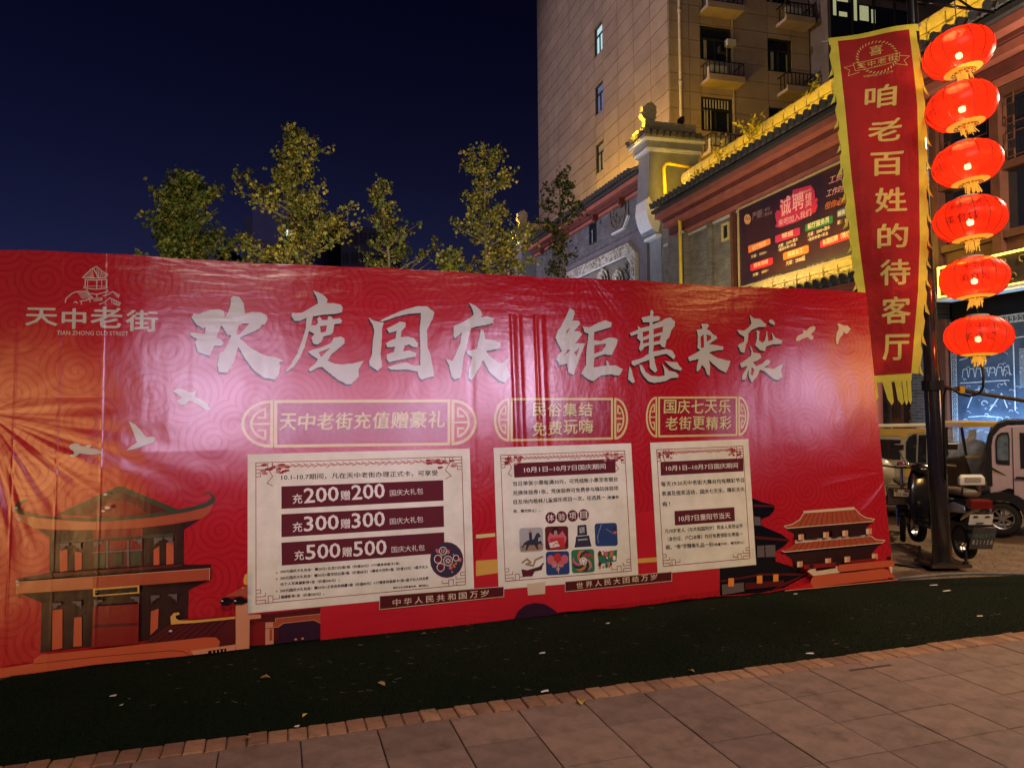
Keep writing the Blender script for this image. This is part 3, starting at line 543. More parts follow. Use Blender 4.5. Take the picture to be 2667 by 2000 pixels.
def slogan(pr, q, st, p0, p1, h):
    pr.poly(0, q, lv=6); pr.line(1, q, 1.6, lv=7, closed=True)
    n = len(st)
    for i, ch in enumerate(st):
        a, b = (i+.15)/n, (i+.85)/n; g = lambda t: (p0[0]+(p1[0]-p0[0])*t, p0[1]+(p1[1]-p0[1])*t); pr.text(1, ch, g(a), g(b), h, .025, lv=8)
bpart('slogan_board', lambda pr: slogan(pr, [(988,1551),(1312,1527),(1312,1553),(988,1586)], '中华人民共和国万岁', (1018,1577), (1277,1552), 17), [V['brown'], V['cream']])
bpart('slogan_board', lambda pr: slogan(pr, [(1471,1514),(1748,1488),(1748,1512),(1471,1540)], '世界人民大团结万岁', (1497,1532), (1714,1508), 15), [V['brown'], V['cream']])
# --- dark tower and palace, bottom right
Q = BD((1850,1280),4.514)
def tower(pr):
    p = lambda m, l: pr.poly(m, Q(l)); B, D, O, G, P = range(5)
    p(B, [(480,70),(600,120),(760,160),(755,220),(700,285),(600,325),(600,400),(840,500),(940,575),(860,650),(768,705),(770,820),(960,880),(1155,980),(1000,1060),(870,1130),(600,1185),(110,1220),(105,900),(480,860)])
    p(D, [(490,150),(758,160),(755,185),(490,180)]); p(D, [(520,520),(940,560),(930,585),(520,555)]); p(D, [(110,1040),(600,960),(1150,960),(1150,985),(600,985),(110,1065)])
    p(G, [(510,290),(585,300),(590,400),(510,395)]); p(G, [(545,635),(760,625),(762,765),(545,770)]); p(B, [(628,635),(640,635),(645,765),(632,765)]); p(G, [(125,1090),(380,1065),(390,1170),(130,1210)]); p(D, [(390,1070),(860,1040),(880,1100),(400,1150)])
    p(D, [(700,1160),(880,1060),(1090,975),(1110,975),(890,1095),(720,1160)])
    for x, y, w, h in ((197,1015,66,98), (533,985,65,92), (727,970,62,85)): p(O, [(x, y), (x+w, y-4), (x+w, y+h-4), (x, y+h)])
bpart('printed_tower', tower, [V[k] for k in ('black','brown','lamp','grey','pink')])
def palace(pr):
    p = lambda m, l: pr.poly(m, Q(l)); PE, RU, CR, DK, CL, OR, RD = range(7)
    p(DK, [(890,440),(1915,355),(1840,420),(1850,520),(980,560),(990,500)]); p(DK, [(850,712),(2005,600),(1900,720),(1900,810),(1480,900),(980,930),(965,800)])
    p(RU, [(1100,255),(1690,210),(1760,280),(1830,310),(1925,322),(1900,350),(900,430),(868,405),(960,390),(1050,330)]); p(CR, [(1095,228),(1690,180),(1700,210),(1100,255)]); pr.line(CR, Q([(868,408),(905,430),(1900,350),(1925,322)]), 2.2); pr.line(CR, Q([(1700,205),(1760,270),(1830,308),(1920,322)]), 2.2); pr.line(CR, Q([(1100,250),(1050,330),(960,385),(870,405)]), 2.2)
    for k in range(12): a = 1135+k*48; pr.line(DK, Q([(a, 254-k*3.6), (a-90+k*15, 412-k*5)]), 1)
    p(CR, [(985,570),(1850,498),(1865,525),(980,605)]); p(RU, [(985,605),(1865,525),(1920,560),(2025,570),(2000,598),(855,705),(820,690),(930,650)]); pr.line(CR, Q([(822,690),(855,708),(2000,598),(2025,572)]), 2.2); pr.line(CR, Q([(1865,520),(1920,560),(2022,570)]), 2)
    for k in range(15): a = 1030+k*57; pr.line(DK, Q([(a, 598-k*5.3), (a-75+k*10, 690-k*6.3)]), 1)
    for a in ([(1085,450),(1250,435),(1250,545),(1085,552)], [(1395,425),(1480,420),(1480,530),(1395,535)], [(1590,400),(1755,388),(1755,505),(1590,520)]): p(DK, a)
    for x, y in ((995,500),(1283,475),(1503,455),(1775,432),(970,815),(1298,780),(1518,758),(1833,725)): p(PE, [(x,y),(x+68,y-6),(x+68,y+60),(x,y+66)]); p(CR, [(x+2,y+2),(x+30,y-2),(x+30,y+62),(x+4,y+64)])
    p(CL, [(1040,850),(1430,820),(1430,870),(1040,905)]); p(CL, [(1590,800),(1880,770),(1880,800),(1590,830)])
    p(CR, [(1080,925),(1110,905),(1180,895),(1180,925),(1410,890),(1415,865),(1430,865),(1435,915),(1465,940),(1150,980)])
    for x, y in ((1130,865), (1440,835), (2020,775)): p(DK, [(x+28*cos(t*pi/5), y+24*sin(t*pi/5)) for t in range(10)])
    p(OR, [(1425,880),(1450,850),(1700,825),(2060,795),(2088,815),(2080,865),(1900,885),(1450,935)]); p(CR, [(2020,870),(2065,870),(2060,945),(2040,945),(2030,900)])
    p(OR, [(1110,1060),(1125,1000),(1180,975),(1600,935),(1950,890),(2020,910),(2035,975),(2000,1010),(1500,1070),(1170,1115),(1130,1110)]); p(RD, [(800,1150),(1100,1060),(1150,1115),(2120,1015),(2125,1030),(1500,1090)]); pr.line(PE, Q([(805,1150),(1200,1115),(2120,1018)]), 2)
    p(OR, [(2010,990),(2050,945),(2085,1000)])
bpart('printed_palace', palace, [V[k] for k in ('peach','rust','cream','dark','deep','cloud','bright')])
# ------------------------------------------------------------------ the three paper notices stuck on the sheet
def paper_mat(name, c, c2=None, rough=.5):
    m = mat('paper_' + name, c, .8, spec=.2, var=.07, vs=5, c2=c2); nt = m.node_tree; g = nt.nodes.new('ShaderNodeGroup'); g.node_tree = PG
    nt.links.new(g.outputs[0], nt.nodes['Principled BSDF'].inputs['Normal']); return m
PG = bpy.data.node_groups.new('paper_creases', 'ShaderNodeTree'); PG.interface.new_socket('Normal', in_out='OUTPUT', socket_type='NodeSocketVector')
_x = NX(PG); _tc = PG.nodes.new('ShaderNodeTexCoord'); _sp = PG.nodes.new('ShaderNodeSeparateXYZ'); PG.links.new(_tc.outputs['Object'], _sp.inputs[0])
h = _x.m('ADD', _x.m('MULTIPLY', _x.noise(_sp.outputs[0], _sp.outputs[2], 2.2, 3), .02), _x.m('MULTIPLY', _x.m('ABSOLUTE', _x.m('SUBTRACT', _x.noise(_x.m('MULTIPLY', _sp.outputs[0], 2.5), _x.m('MULTIPLY', _sp.outputs[2], 6), 1, 2, 9), .5)), -.008))
_bp = PG.nodes.new('ShaderNodeBump'); _bp.inputs['Distance'].default_value = 1; PG.links.new(h, _bp.inputs['Height']); _go = PG.nodes.new('NodeGroupOutput'); PG.links.new(_bp.outputs[0], _go.inputs[0])
PM = {'sheet': paper_mat('sheet', (.66, .66, .54), c2=(.76, .76, .67)), 'ink': paper_mat('ink', (.012, .01, .012)), 'bar': paper_mat('bar', (.10, .012, .022)), 'red': paper_mat('frame', (.28, .03, .04)),
      'white': paper_mat('white', (.68, .66, .60)), 'pale': paper_mat('pale', (.45, .20, .18)), 'blue': paper_mat('blue', (.02, .05, .16)), 'tan': paper_mat('tan', (.30, .20, .12)),
      'green': paper_mat('green', (.03, .16, .08)), 'orange': paper_mat('orange', (.55, .16, .03)), 'night': paper_mat('night', (.03, .03, .06)), 'brightred': paper_mat('brightred', (.45, .03, .03)), 'skyg': paper_mat('skygrey', (.35, .36, .36)), 'pink': paper_mat('pinkred', (.5, .12, .16))}
def rrect(a, b, c, d, r=.18, n=4):
    """rounded quad inside corners a,b,c,d (tl,tr,br,bl) as fractions"""
    def bl(u, v): return (a[0]*(1-u)*(1-v)+b[0]*u*(1-v)+c[0]*u*v+d[0]*(1-u)*v, a[1]*(1-u)*(1-v)+b[1]*u*(1-v)+c[1]*u*v+d[1]*(1-u)*v)
    pts = []
    for cx, cy, a0 in ((r, r, pi), (1-r, r, 1.5*pi), (1-r, 1-r, 0), (r, 1-r, .5*pi)):
        for k in range(n+1): t = a0 + k*pi/2/n; pts.append(bl(cx+r*cos(t), cy+r*sin(t)))
    return pts
def poster(corners, label, builder):
    tl, tr, br, bl = corners; loc = BF.at(*bl)
    root = empty('notice_poster', BF.m @ Matrix.Translation((loc[0], -.006, loc[1])), label, 'poster', 'paper notices stuck on the red backdrop')
    mats = list(PM.values()); ix = {k: i for i, k in enumerate(PM)}
    def W(u, v): return (tl[0]*(1-u)*(1-v)+tr[0]*u*(1-v)+br[0]*u*v+bl[0]*(1-u)*v, tl[1]*(1-u)*(1-v)+tr[1]*u*(1-v)+br[1]*u*v+bl[1]*(1-u)*v)
    def part(name, fn, used):
        pr = Print(BF, 0, .14, lambda x, z: und(x, z)); fn(pr)
        ids = sorted(set(pr.mi)); pr.mi = [ids.index(m) for m in pr.mi]
        return pr.build(name, [mats[i] for i in ids], root, (loc[0], 0, loc[1]))
    q = [BF.at(*p) for p in corners]; mb = MB(); n = 14
    def bz(u, v, d): 
        x = q[0][0]*(1-u)*(1-v)+q[1][0]*u*(1-v)+q[2][0]*u*v+q[3][0]*(1-u)*v; z = q[0][1]*(1-u)*(1-v)+q[1][1]*u*(1-v)+q[2][1]*u*v+q[3][1]*(1-u)*v
        return (x-loc[0], und(x, z)+d, z-loc[1])
    for d in (0, .002): mb.add([bz(i/n, j/n, d) for j in range(n+1) for i in range(n+1)], [(j*(n+1)+i, (j+1)*(n+1)+i, (j+1)*(n+1)+i+1, j*(n+1)+i+1) for j in range(n) for i in range(n)])
    mb.build('paper_sheet', PM['sheet'], root, fix=False)
    def border(pr):
        R, Pk = ix['red'], ix['pale']; m = .055; asp = (q[1][0]-q[0][0])/(q[0][1]-q[3][1]); mx = m/asp*1.0
        for a, b in (((mx, m), (1-mx, m)), ((1-mx, m), (1-mx, 1-m)), ((1-mx, 1-m), (mx, 1-m)), ((mx, 1-m), (mx, m))): pr.line(R, [W(*a), W(*b)], 1.7, lv=1)
        for cx, cy, sx, sy in ((mx, m, 1, 1), (1-mx, m, -1, 1), (mx, 1-m, 1, -1), (1-mx, 1-m, -1, -1)):
            g = lambda a, b: W(cx+sx*a*.022/asp*1.4, cy+sy*b*.022)
            for l in ([(0,0),(2,0),(2,1),(0,1),(0,2),(2,2),(2,3)], [(2.6,0),(2.6,2),(3.6,2),(3.6,0),(5,0)], [(0,3),(1,3),(1,4),(0,4)], [(3.6,1),(5,1),(5,2)]): pr.line(R, [g(*a) for a in l], 1.5, lv=2)
        r2 = random.Random(int(tl[0]))
        for k in range(26):      # cloud scroll along the top edge
            u = mx+.10+(1-2*mx-.2)*k/25; pr.line(Pk, [W(u-.03, m+.012), W(u-.012, m+.03+r2.uniform(0, .014)), W(u+.01, m+.02), W(u+.03, m+.032)], 2.2, lv=1)
        for s, c0 in ((1, mx), (-1, 1-mx)):
            for k in range(16): u = c0+s*r2.uniform(.02, .15)/1; v = m+r2.uniform(.015, .07); pr.poly(R if k % 3 else Pk, [W(u+.018*cos(t)*r2.uniform(.6, 1), v+.012*sin(t)*r2.uniform(.5, 1)) for t in [j*pi/3 for j in range(6)]], lv=2)
            pr.line(R, [W(c0+s*.055, m+.04), W(c0+s*.075, m+.09), W(c0+s*.05, m+.13), W(c0+s*.075, m+.15)], 1.6, lv=2)
    part('printed_border', border, None)
    builder(part, ix)
    return root
def bar(ix, c): return lambda pr: pr.poly(ix[c], q)
P4 = BD((600,1020),2.861)
def poster1(part, ix):
    def heading(pr): a, b = P4([(380,660),(1545,624)]); pr.text(ix['ink'], '10.1-10.7期间，凡在天中老街办理正式卡，可享受', a, b, 15, .022, lv=1)
    part('heading_line', heading, None)
    for i, (q, n, t) in enumerate((([(380,705),(1585,658),(1588,810),(380,872)], '200', 0), ([(380,912),(1588,850),(1592,1005),(380,1082)], '300', 1), ([(380,1123),(1592,1046),(1596,1200),(383,1293)], '500', 2))):
        def f(pr):
            pr.poly(ix['bar'], P4(q), lv=1); yb = (835, 1045, 1255)[i]; dx = (0, 0, 12)[i]; w = ix['white']; k = -.068
            def T(s, x0, x1, h, b, up=0): a_, b_ = P4([(x0+dx, yb+k*(x0-465)-up), (x1+dx, yb+k*(x1-465)-up)]); pr.text(w, s, a_, b_, h, b, lv=2)
            T('充', 465, 535, 25, .02); T(n, 550, 805, 38, .035); T('赠', 822, 890, 25, .02, 2); T(n, 905, 1148, 38, .035); T('国庆大礼包', 1187, 1435, 16, .0, 8)
        part('offer_bar', f, None)
    for st, p0, p1 in (('200元国庆大礼包含：赠20元+五龙口白酒1瓶（价值50元）+TT健身体验卡1张；', (372,1352), (1262,1288)), ('300元国庆大礼包含：赠30元+蔡洪坊白酒1瓶（价值68元）+椰老大饮料1瓶（价值15元）+盘子女人', (372,1400), (1472,1312)),
        ('坊个人写真摄影券1张（价值300元）；', (372,1446), (812,1412)), ('500元国庆大礼包含：赠50元+王老吉核桃露1箱（价值80元）+TT健身体验周卡1张+盘子女人坊全家', (372,1494), (1475,1398)), ('福摄影券1张（价值500元）。', (375,1540), (700,1512)), ('国庆大礼包数量有限，赠完即止', (1212,1466), (1475,1448))):
        part('small_print', lambda pr: pr.text(ix['ink'], st, *P4([p0, p1]), 8.5 if p0[0] < 1000 else 5.5, .05, lv=1), None)
    def medal(pr):
        c = (1611, 1252); C = lambda x, y, r, n=20: P4([(x+r*cos(k*2*pi/n), y+r*1.07*sin(k*2*pi/n)) for k in range(n)])
        pr.poly(ix['bar'], C(*c, 125), lv=1); pr.poly(ix['night'], C(*c, 116), lv=2)
        r3 = random.Random(5)
        for k in range(34): a = r3.uniform(0, 6.28); r = r3.uniform(50, 105); pr.poly(ix[r3.choice(['pink', 'orange', 'bar', 'pale'])], C(c[0]+r*cos(a), c[1]+r*sin(a), r3.uniform(5, 15), 7), lv=3)
        for x, y, r in ((1620,1258,36),(1583,1185,30),(1545,1245,30),(1565,1306,30),(1680,1237,23)): pr.poly(ix['white'], C(x, y, r), lv=4); pr.poly(ix['bar'], C(x, y, r-5), lv=5)
        for k in range(9): a = k*.7; pr.line(ix['white'], P4([(1620+22*cos(a), 1258+22*sin(a)), (1620+10*cos(a+1), 1258+10*sin(a+1))]), 1.2, lv=6)
        for k in range(3): pr.line(ix['white'], P4([(1570+k*12, 1172), (1574+k*12, 1200)]), 1.2, lv=6)
    part('printed_medallion', medal, None)
    for x, y in ((345,1348), (345,1393), (345,1485)): part('bullet', lambda pr: pr.poly(ix['red'], P4([(x+6*cos(k*pi/4), y+6*sin(k*pi/4)) for k in range(8)]), lv=1), None)
poster(((645,1183),(1223,1168),(1235,1540),(645,1597)), 'widest paper notice listing the 200, 300 and 500 top-up gifts, under the first gold frame', poster1)
P5 = BD((1240,1020),2.7645)
def poster2(part, ix):
    part('heading_bar', lambda pr: (pr.poly(ix['bar'], P5([(270,515),(1000,483),(1003,583),(274,618)]), lv=1), pr.text(ix['white'], '10月1日–10月7日国庆期间', *P5([(345,583),(930,555)]), 14.5, .022, lv=2)), None)
    for st, p0, p1, h in (('当日单张小票每满30元，可凭结账小票至收银台', (265,680), (1018,645), 12.5), ('兑换体验券1张，凭体验券可免费参与嗨玩体验项', (266,746), (1022,710), 12.5), ('目及场内格林儿童娱乐项目一次，任选其一', (270,812), (930,775), 12.5), ('（数量有', (940,774), (1026,768), 8.5), ('限，赠完即止）。', (270,872), (460,864), 8.5)):
        part('text_line', lambda pr: pr.text(ix['ink'], st, *P5([p0, p1]), h, .03, lv=1), None)
    for i, ch in enumerate('体验项目'):
        cx, cy = 535+i*79, 907-i*7
        part('title_disc', lambda pr: (pr.poly(ix['bar'], P5([(cx+38*cos(k*pi/10), cy+42*sin(k*pi/10)) for k in range(20)]), lv=1), pr.text(ix['white'], ch, *P5([(cx-24, cy+26), (cx+25, cy+23)]), 18, .01, lv=2)), None)
    pics = [[(310,982),(478,975),(484,1145),(314,1158)], [(494,970),(660,965),(664,1132),(498,1142)], [(678,960),(842,953),(845,1120),(682,1126)], [(850,948),(1010,942),(1018,1108),(856,1112)],
            [(314,1172),(484,1166),(490,1330),(318,1340)], [(500,1150),(666,1144),(672,1312),(504,1322)], [(682,1138),(846,1130),(852,1296),(688,1306)], [(862,1128),(1020,1120),(1026,1282),(866,1292)]]
    bgs = ['skyg', 'bar', 'sheet', 'blue', 'sheet', 'blue', 'green', 'sheet']
    for i, q in enumerate(pics):
        def f(pr):
            a, b, c, d = P5(q); U = lambda u, v: (a[0]*(1-u)*(1-v)+b[0]*u*(1-v)+c[0]*u*v+d[0]*(1-u)*v, a[1]*(1-u)*(1-v)+b[1]*u*(1-v)+c[1]*u*v+d[1]*(1-u)*v)
            E = lambda x, y, rx, ry, n=10: [U(x+rx*cos(k*2*pi/n), y+ry*sin(k*2*pi/n)) for k in range(n)]
            g = lambda l: [U(*p) for p in l]; I = ix
            pr.poly(I[bgs[i]], rrect(a, b, c, d, .12), lv=1)
            if i == 0:
                pr.poly(I['tan'], g([(.02,.72),(.98,.7),(.96,.95),(.06,.95)]), lv=2)
                pr.poly(I['night'], g([(.1,.75),(.2,.6),(.35,.52),(.6,.48),(.72,.25),(.82,.22),(.92,.4),(.8,.42),(.78,.6),(.9,.55),(.97,.75),(.85,.68),(.75,.75),(.8,.93),(.72,.9),(.62,.72),(.4,.72),(.3,.93),(.24,.9),(.3,.7),(.2,.7),(.12,.85)]), lv=3)
                pr.poly(I['night'], g([(.4,.2),(.52,.18),(.54,.55),(.42,.6)]), lv=3); pr.poly(I['pale'], E(.46,.13,.05,.06), lv=4)
            elif i == 1:
                pr.poly(I['ink'], E(.45,.25,.14,.22), lv=2); pr.poly(I['pale'], E(.45,.28,.08,.12), lv=3); pr.poly(I['pink'], g([(.1,.5),(.2,.25),(.35,.35),(.6,.35),(.75,.2),(.92,.5),(.85,.75),(.15,.78)]), lv=3); pr.poly(I['brightred'], g([(.2,.5),(.8,.48),(.85,.95),(.2,.95)]), lv=4); pr.poly(I['white'], g([(.15,.7),(.5,.62),(.62,.85),(.2,.9)]), lv=5); pr.line(I['brightred'], g([(.3,.82),(.45,.7),(.55,.75)]), 2, lv=6)
            elif i == 2:
                pr.poly(I['night'], g([(.3,.02),(.68,.0),(.72,.45),(.28,.47)]), lv=2); pr.poly(I['skyg'], g([(.38,.1),(.6,.1),(.6,.35),(.38,.36)]), lv=3); pr.line(I['night'], g([(.42,.1),(.55,.35)]), 1.5, lv=4); pr.poly(I['night'], g([(.22,.5),(.8,.47),(.84,.7),(.9,.95),(.14,.97),(.2,.7)]), lv=2); pr.poly(I['skyg'], g([(.3,.62),(.72,.6),(.72,.66),(.3,.68)]), lv=3)
            elif i == 3:
                pr.line(I['skyg'], g([(.3,.05),(.1,.6),(.15,.85)]), 1.2, lv=2); pr.line(I['skyg'], g([(.5,.25),(.95,.55)]), .9, lv=2); pr.poly(I['night'], g([(.8,.18),(.97,.2),(.97,.55),(.86,.5)]), lv=3); pr.poly(I['pink'], E(.9,.42,.08,.06), lv=4)
            elif i == 4:
                pr.line(I['tan'], g([(.1,.35),(.3,.2),(.45,.35),(.25,.42),(.55,.5),(.65,.25),(.95,.12)]), 5, lv=2); pr.poly(I['bar'], g([(.05,.62),(.3,.68),(.6,.6),(.95,.5),(.9,.7),(.6,.75),(.5,.95),(.1,.95)]), lv=3); pr.line(I['night'], g([(.55,.72),(.8,.6),(.98,.42)]), 4, lv=4)
            elif i == 5:
                for x, y, r, c_ in ((.2,.35,.2,'pink'),(.5,.3,.22,'brightred'),(.8,.35,.2,'pink'),(.35,.55,.15,'pale'),(.65,.55,.15,'pink'),(.5,.75,.1,'pale')): pr.poly(I[c_], E(x, y, r*.8, r), lv=2+int(y*10)*.2)
                pr.line(I['white'], g([(.5,.5),(.5,.95)]), 1, lv=9); pr.line(I['white'], g([(.35,.6),(.65,.6)]), 1, lv=9)
            elif i == 6:
                cs = ['orange', 'night', 'pink', 'green', 'orange', 'night', 'brightred', 'green', 'pale', 'night']
                for k in range(10):
                    t = k*2*pi/10; l = [(.5+r*cos(t+r*4)*1, .5+r*sin(t+r*4)) for r in (.14,.25,.36,.47)]; l2 = [(.5+r*cos(t+.5+r*4), .5+r*sin(t+.5+r*4)) for r in (.47,.36,.25,.14)]; pr.poly(I[cs[k]], g(l+l2), lv=2+k*.1)
                pr.poly(I['white'], E(.5,.5,.17,.17), lv=4); 
                for k in range(6): pr.poly(I['ink'], E(.5+.1*cos(k), .5+.1*sin(k), .03, .03, 6), lv=5)
            else:
                r3 = random.Random(8); pr.poly(I['green'], g([(.05,.2),(.95,.1),(.9,.6),(.1,.7)]), lv=2)
                for k in range(26): x = r3.uniform(.12, .9); y = r3.uniform(.12, .85); c_ = r3.choice(['brightred','orange','night','green','white','pink','bar']); s_ = r3.uniform(.04, .1); pr.poly(I[c_], E(x, y, s_*.8, s_*1.3, 7), lv=3+k*.1)
        part('printed_picture', f, None)
    part('paper_tab', lambda pr: pr.poly(ix['sheet'], [(1372,1518),(1420,1514),(1419,1546),(1375,1550)], lv=0), None)
poster(((1285,1166),(1643,1154),(1662,1504),(1299,1535)), 'middle paper notice with eight small pictures of activities in two rows', poster2)
def poster3(part, ix):
    part('heading_bar', lambda pr: (pr.poly(ix['bar'], P5([(1323,505),(1920,478),(1922,572),(1326,603)]), lv=1), pr.text(ix['white'], '10月1日–10月7日国庆期间', *P5([(1364,571),(1880,548)]), 14, .022, lv=2)), None)
    part('heading_bar', lambda pr: (pr.poly(ix['bar'], P5([(1422,858),(1853,830),(1858,930),(1427,961)]), lv=1), pr.text(ix['white'], '10月7日重阳节当天', *P5([(1456,935),(1825,910)]), 16, .022, lv=2)), None)
    for st, p0, p1, h in (('每天19:30天中老街大舞台均有精彩节目', (1328,682), (1926,652), 12.5), ('表演及摇奖活动，国庆七天乐，精彩天天', (1333,752), (1930,718), 12.5), ('有！', (1336,828), (1392,824), 13), ('凡70岁老人（与共和国同岁）凭本人有效证件', (1356,1020), (1916,978), 11.5), ('（身份证、户口本等）均可免费领取长寿面一', (1375,1076), (1914,1036), 11.5), ('碗、“寿”字精美礼品一份', (1362,1136), (1700,1112), 12), ('（限量70份，赠完即止）', (1702,1110), (1926,1092), 7.5)):
        part('text_line', lambda pr: pr.text(ix['ink'], st, *P5([p0, p1]), h, .03, lv=1), None)
poster(((1692,1153),(1948,1143),(1968,1470),(1712,1494)), 'narrowest paper notice with two dark heading bars, beside the printed dark tower', poster3)
# ------------------------------------------------------------------ ground: paving, turf, brick edging
TDIR = atan2(5.457-4.293, 3.679+.016); E0 = Vector((-.016, 4.293, 0))           # edge of the turf
TM = Matrix.Translation(E0) @ Matrix.Rotation(TDIR, 4, 'Z'); TI = TM.inverted()
slabm = [mat('granite_slab_%d' % i, c, .72, var=.22, vs=7, bump=.0012, bs=160, c2=c2, coord='Object') for i, (c, c2) in enumerate((((.175,.112,.09),(.245,.165,.135)), ((.15,.097,.082),(.205,.137,.115)), ((.20,.128,.10),(.27,.18,.145))))]
def speckle(m, amt=.35, sc=420):
    nt = m.node_tree; p = nt.nodes['Principled BSDF']; src = p.inputs['Base Color'].links[0].from_socket; tc = nt.nodes.new('ShaderNodeTexCoord'); n = nt.nodes.new('ShaderNodeTexNoise'); n.inputs['Scale'].default_value = sc; n.inputs['Detail'].default_value = 1
    mr = nt.nodes.new('ShaderNodeMapRange'); mr.inputs[1].default_value = .35; mr.inputs[2].default_value = .65; mr.inputs[3].default_value = 1-amt; mr.inputs[4].default_value = 1+amt
    mx = nt.nodes.new('ShaderNodeMix'); mx.data_type = 'RGBA'; mx.blend_type = 'MULTIPLY'; mx.inputs[0].default_value = 1; nt.links.new(tc.outputs['Object'], n.inputs['Vector']); nt.links.new(n.outputs[0], mr.inputs[0]); nt.links.new(src, mx.inputs[6]); nt.links.new(mr.outputs[0], mx.inputs[7]); nt.links.new(mx.outputs[2], p.inputs['Base Color'])
    # larger dirt blotches
    n2 = nt.nodes.new('ShaderNodeTexNoise'); n2.inputs['Scale'].default_value = 3.3; n2.inputs['Detail'].default_value = 6; n2.inputs['Roughness'].default_value = .7; geo = nt.nodes.new('ShaderNodeNewGeometry'); nt.links.new(geo.outputs['Position'], n2.inputs['Vector'])
    mr2 = nt.nodes.new('ShaderNodeMapRange'); mr2.inputs[1].default_value = .56; mr2.inputs[2].default_value = .72; mr2.inputs[3].default_value = 1; mr2.inputs[4].default_value = .5
    mx2 = nt.nodes.new('ShaderNodeMix'); mx2.data_type = 'RGBA'; mx2.blend_type = 'MULTIPLY'; mx2.inputs[0].default_value = 1; nt.links.new(n2.outputs[0], mr2.inputs[0]); nt.links.new(mx.outputs[2], mx2.inputs[6]); nt.links.new(mr2.outputs[0], mx2.inputs[7]); nt.links.new(mx2.outputs[2], p.inputs['Base Color'])
    return m
for m in slabm: speckle(m)
gm = speckle(mat('sandy_paving', (.16, .11, .075), .85, var=.3, vs=2.5, c2=(.25, .17, .105), bump=.006, bs=30), .3, 150)
mb = MB(); mb.box(-150, 150, -60, 220, -.5, -.045); ground = mb.build('ground', gm); tag(ground, 'sandy stained paving reaching past the parked vehicles', kind='structure')
pave = empty('pavement', TM); tag(pave, 'granite slab pavement in the foreground', kind='structure')
mb = MB(); mb.box(-9, 16, -11, -.04, -.06, -.014); mb.build('mortar_bed', mat('joint_dirt', (.03, .022, .018), .95, var=.3), pave)
SLW, SLD = .38, .345
slab_meshes = []
for k in range(12):
    mb = MB(); e = .003; mb.box(-SLW/2+e, SLW/2-e, -SLD/2+e, SLD/2-e, -.035, 0, .0025); slab_meshes.append(mb.mesh('paving_slab', slabm[k % 3]))
nslab = 0
BRW = .155; rs = random.Random(3)
for j in range(-1, 11):
    for i in range(-12, 24):
        cx = -.02 + (i+.5)*SLW; cy = -BRW - SLD/2 - j*SLD
        if j < 0: continue
        w = TM @ Vector((cx, cy, 0))
        if w.y < -.5 or w.x < -3.3 or w.x > 6.2 or w.y > 5.6: continue
        link('paving_slab', rs.choice(slab_meshes), pave, (cx, cy, rs.uniform(-.0015, .0015)), (rs.uniform(-.002, .002), rs.uniform(-.002, .002), 0)); nslab += 1
bm_ = [speckle(mat('edging_brick_%d' % i, c, .8, var=.25, vs=9, bump=.003, bs=70), .25, 200) for i, c in enumerate(((.27,.14,.08), (.21,.11,.07), (.31,.17,.095)))]
bmesh_ = []
for k in range(6):
    mb = MB(); mb.box(-.0465, .0465, -.074, .074, -.05, 0, .006); bmesh_.append(mb.mesh('edging_brick', bm_[k % 3]))
for i in range(-40, 72):
    x = i*.0975; p = TM @ Vector((x, 0, 0))
    if p.x < -3.4 or p.x > 6.5: continue
    link('edging_brick', rs.choice(bmesh_), pave, (x, -.077 + rs.uniform(-.004, .004), rs.uniform(-.003, .007)), (rs.uniform(-.02, .02), rs.uniform(-.02, .02), rs.uniform(-.02, .02)))
mb = MB(); mb.box(2.1, 2.42, -.27, -.245, -.0, .0015); mb.build('drain_slot', mat('slot_metal', (.07, .05, .055), .5, .6), pave)
# artificial turf mat
tp = [on_ground(-400, 2080), TM @ Vector((-5, .0, 0)), TM @ Vector((9, .0, 0)), on_ground(3200, 1492), on_ground(2667, 1497), on_ground(2500, 1500), on_ground(2325, 1513), Vector((B0.x-.2, B0.y+.45, 0)), on_ground(900, 1560) , Vector((-3.6, 5.1, 0)), on_ground(-40, 1790), on_ground(30, 1762)]
tp = [TM @ Vector((-5, 0, 0)), TM @ Vector((10, 0, 0)), on_ground(3300, 1490), on_ground(2667, 1498), on_ground(2325, 1513), Vector((B0.x, B0.y+.3, 0)), Vector((-2.95, 5.15, 0)), on_ground(30, 1762), on_ground(-150, 1830), TM @ Vector((-5, .9, 0))]
turfm = mat('turf_base', (.006,.018,.009), .95, spec=.1, var=.5, vs=1.3, c2=(.010,.012,.006), bump=.004, bs=300)
mb = MB(); mb.prism([(p.x, p.y) for p in tp], -.04, .004, 'z'); turf = mb.build('turf_mat', turfm); tag(turf, 'dark green artificial turf mat below the backdrop', kind='structure')
gcol = [mat('turf_blade_%d' % i, c, .95, spec=.08, var=0) for i, c in enumerate(((.005,.018,.008), (.008,.017,.008), (.015,.018,.008)))]
mb = MB(); poly2 = [(p.x, p.y) for p in tp]; r4 = random.Random(9)
def blade(x, y, h, m):
    a = r4.uniform(0, 6.28); w = .0022; dx, dy = cos(a), sin(a); l = r4.uniform(.2, .9)*h
    mb.m = m; mb.add([(x-dy*w, y+dx*w, .003), (x+dy*w, y-dx*w, .003), (x+dx*l, y+dy*l, .003+h)], [(0, 1, 2)])
n = 0
while n < 90000:
    t = r4.random(); px = r4.uniform(-60, 2720); py = 1500 + (t**.7)*520; p = on_ground(px, py)
    if inside((p.x, p.y), poly2):
        blade(p.x, p.y, r4.uniform(.006, .013), 2 if r4.random() < .12 else (1 if p.x > 1.5 or r4.random() < .3 else 0)); n += 1
g = mb.build('turf_blades', gcol, fix=False); tag(g, 'short plastic blades of the artificial turf', 'turf', kind='stuff')
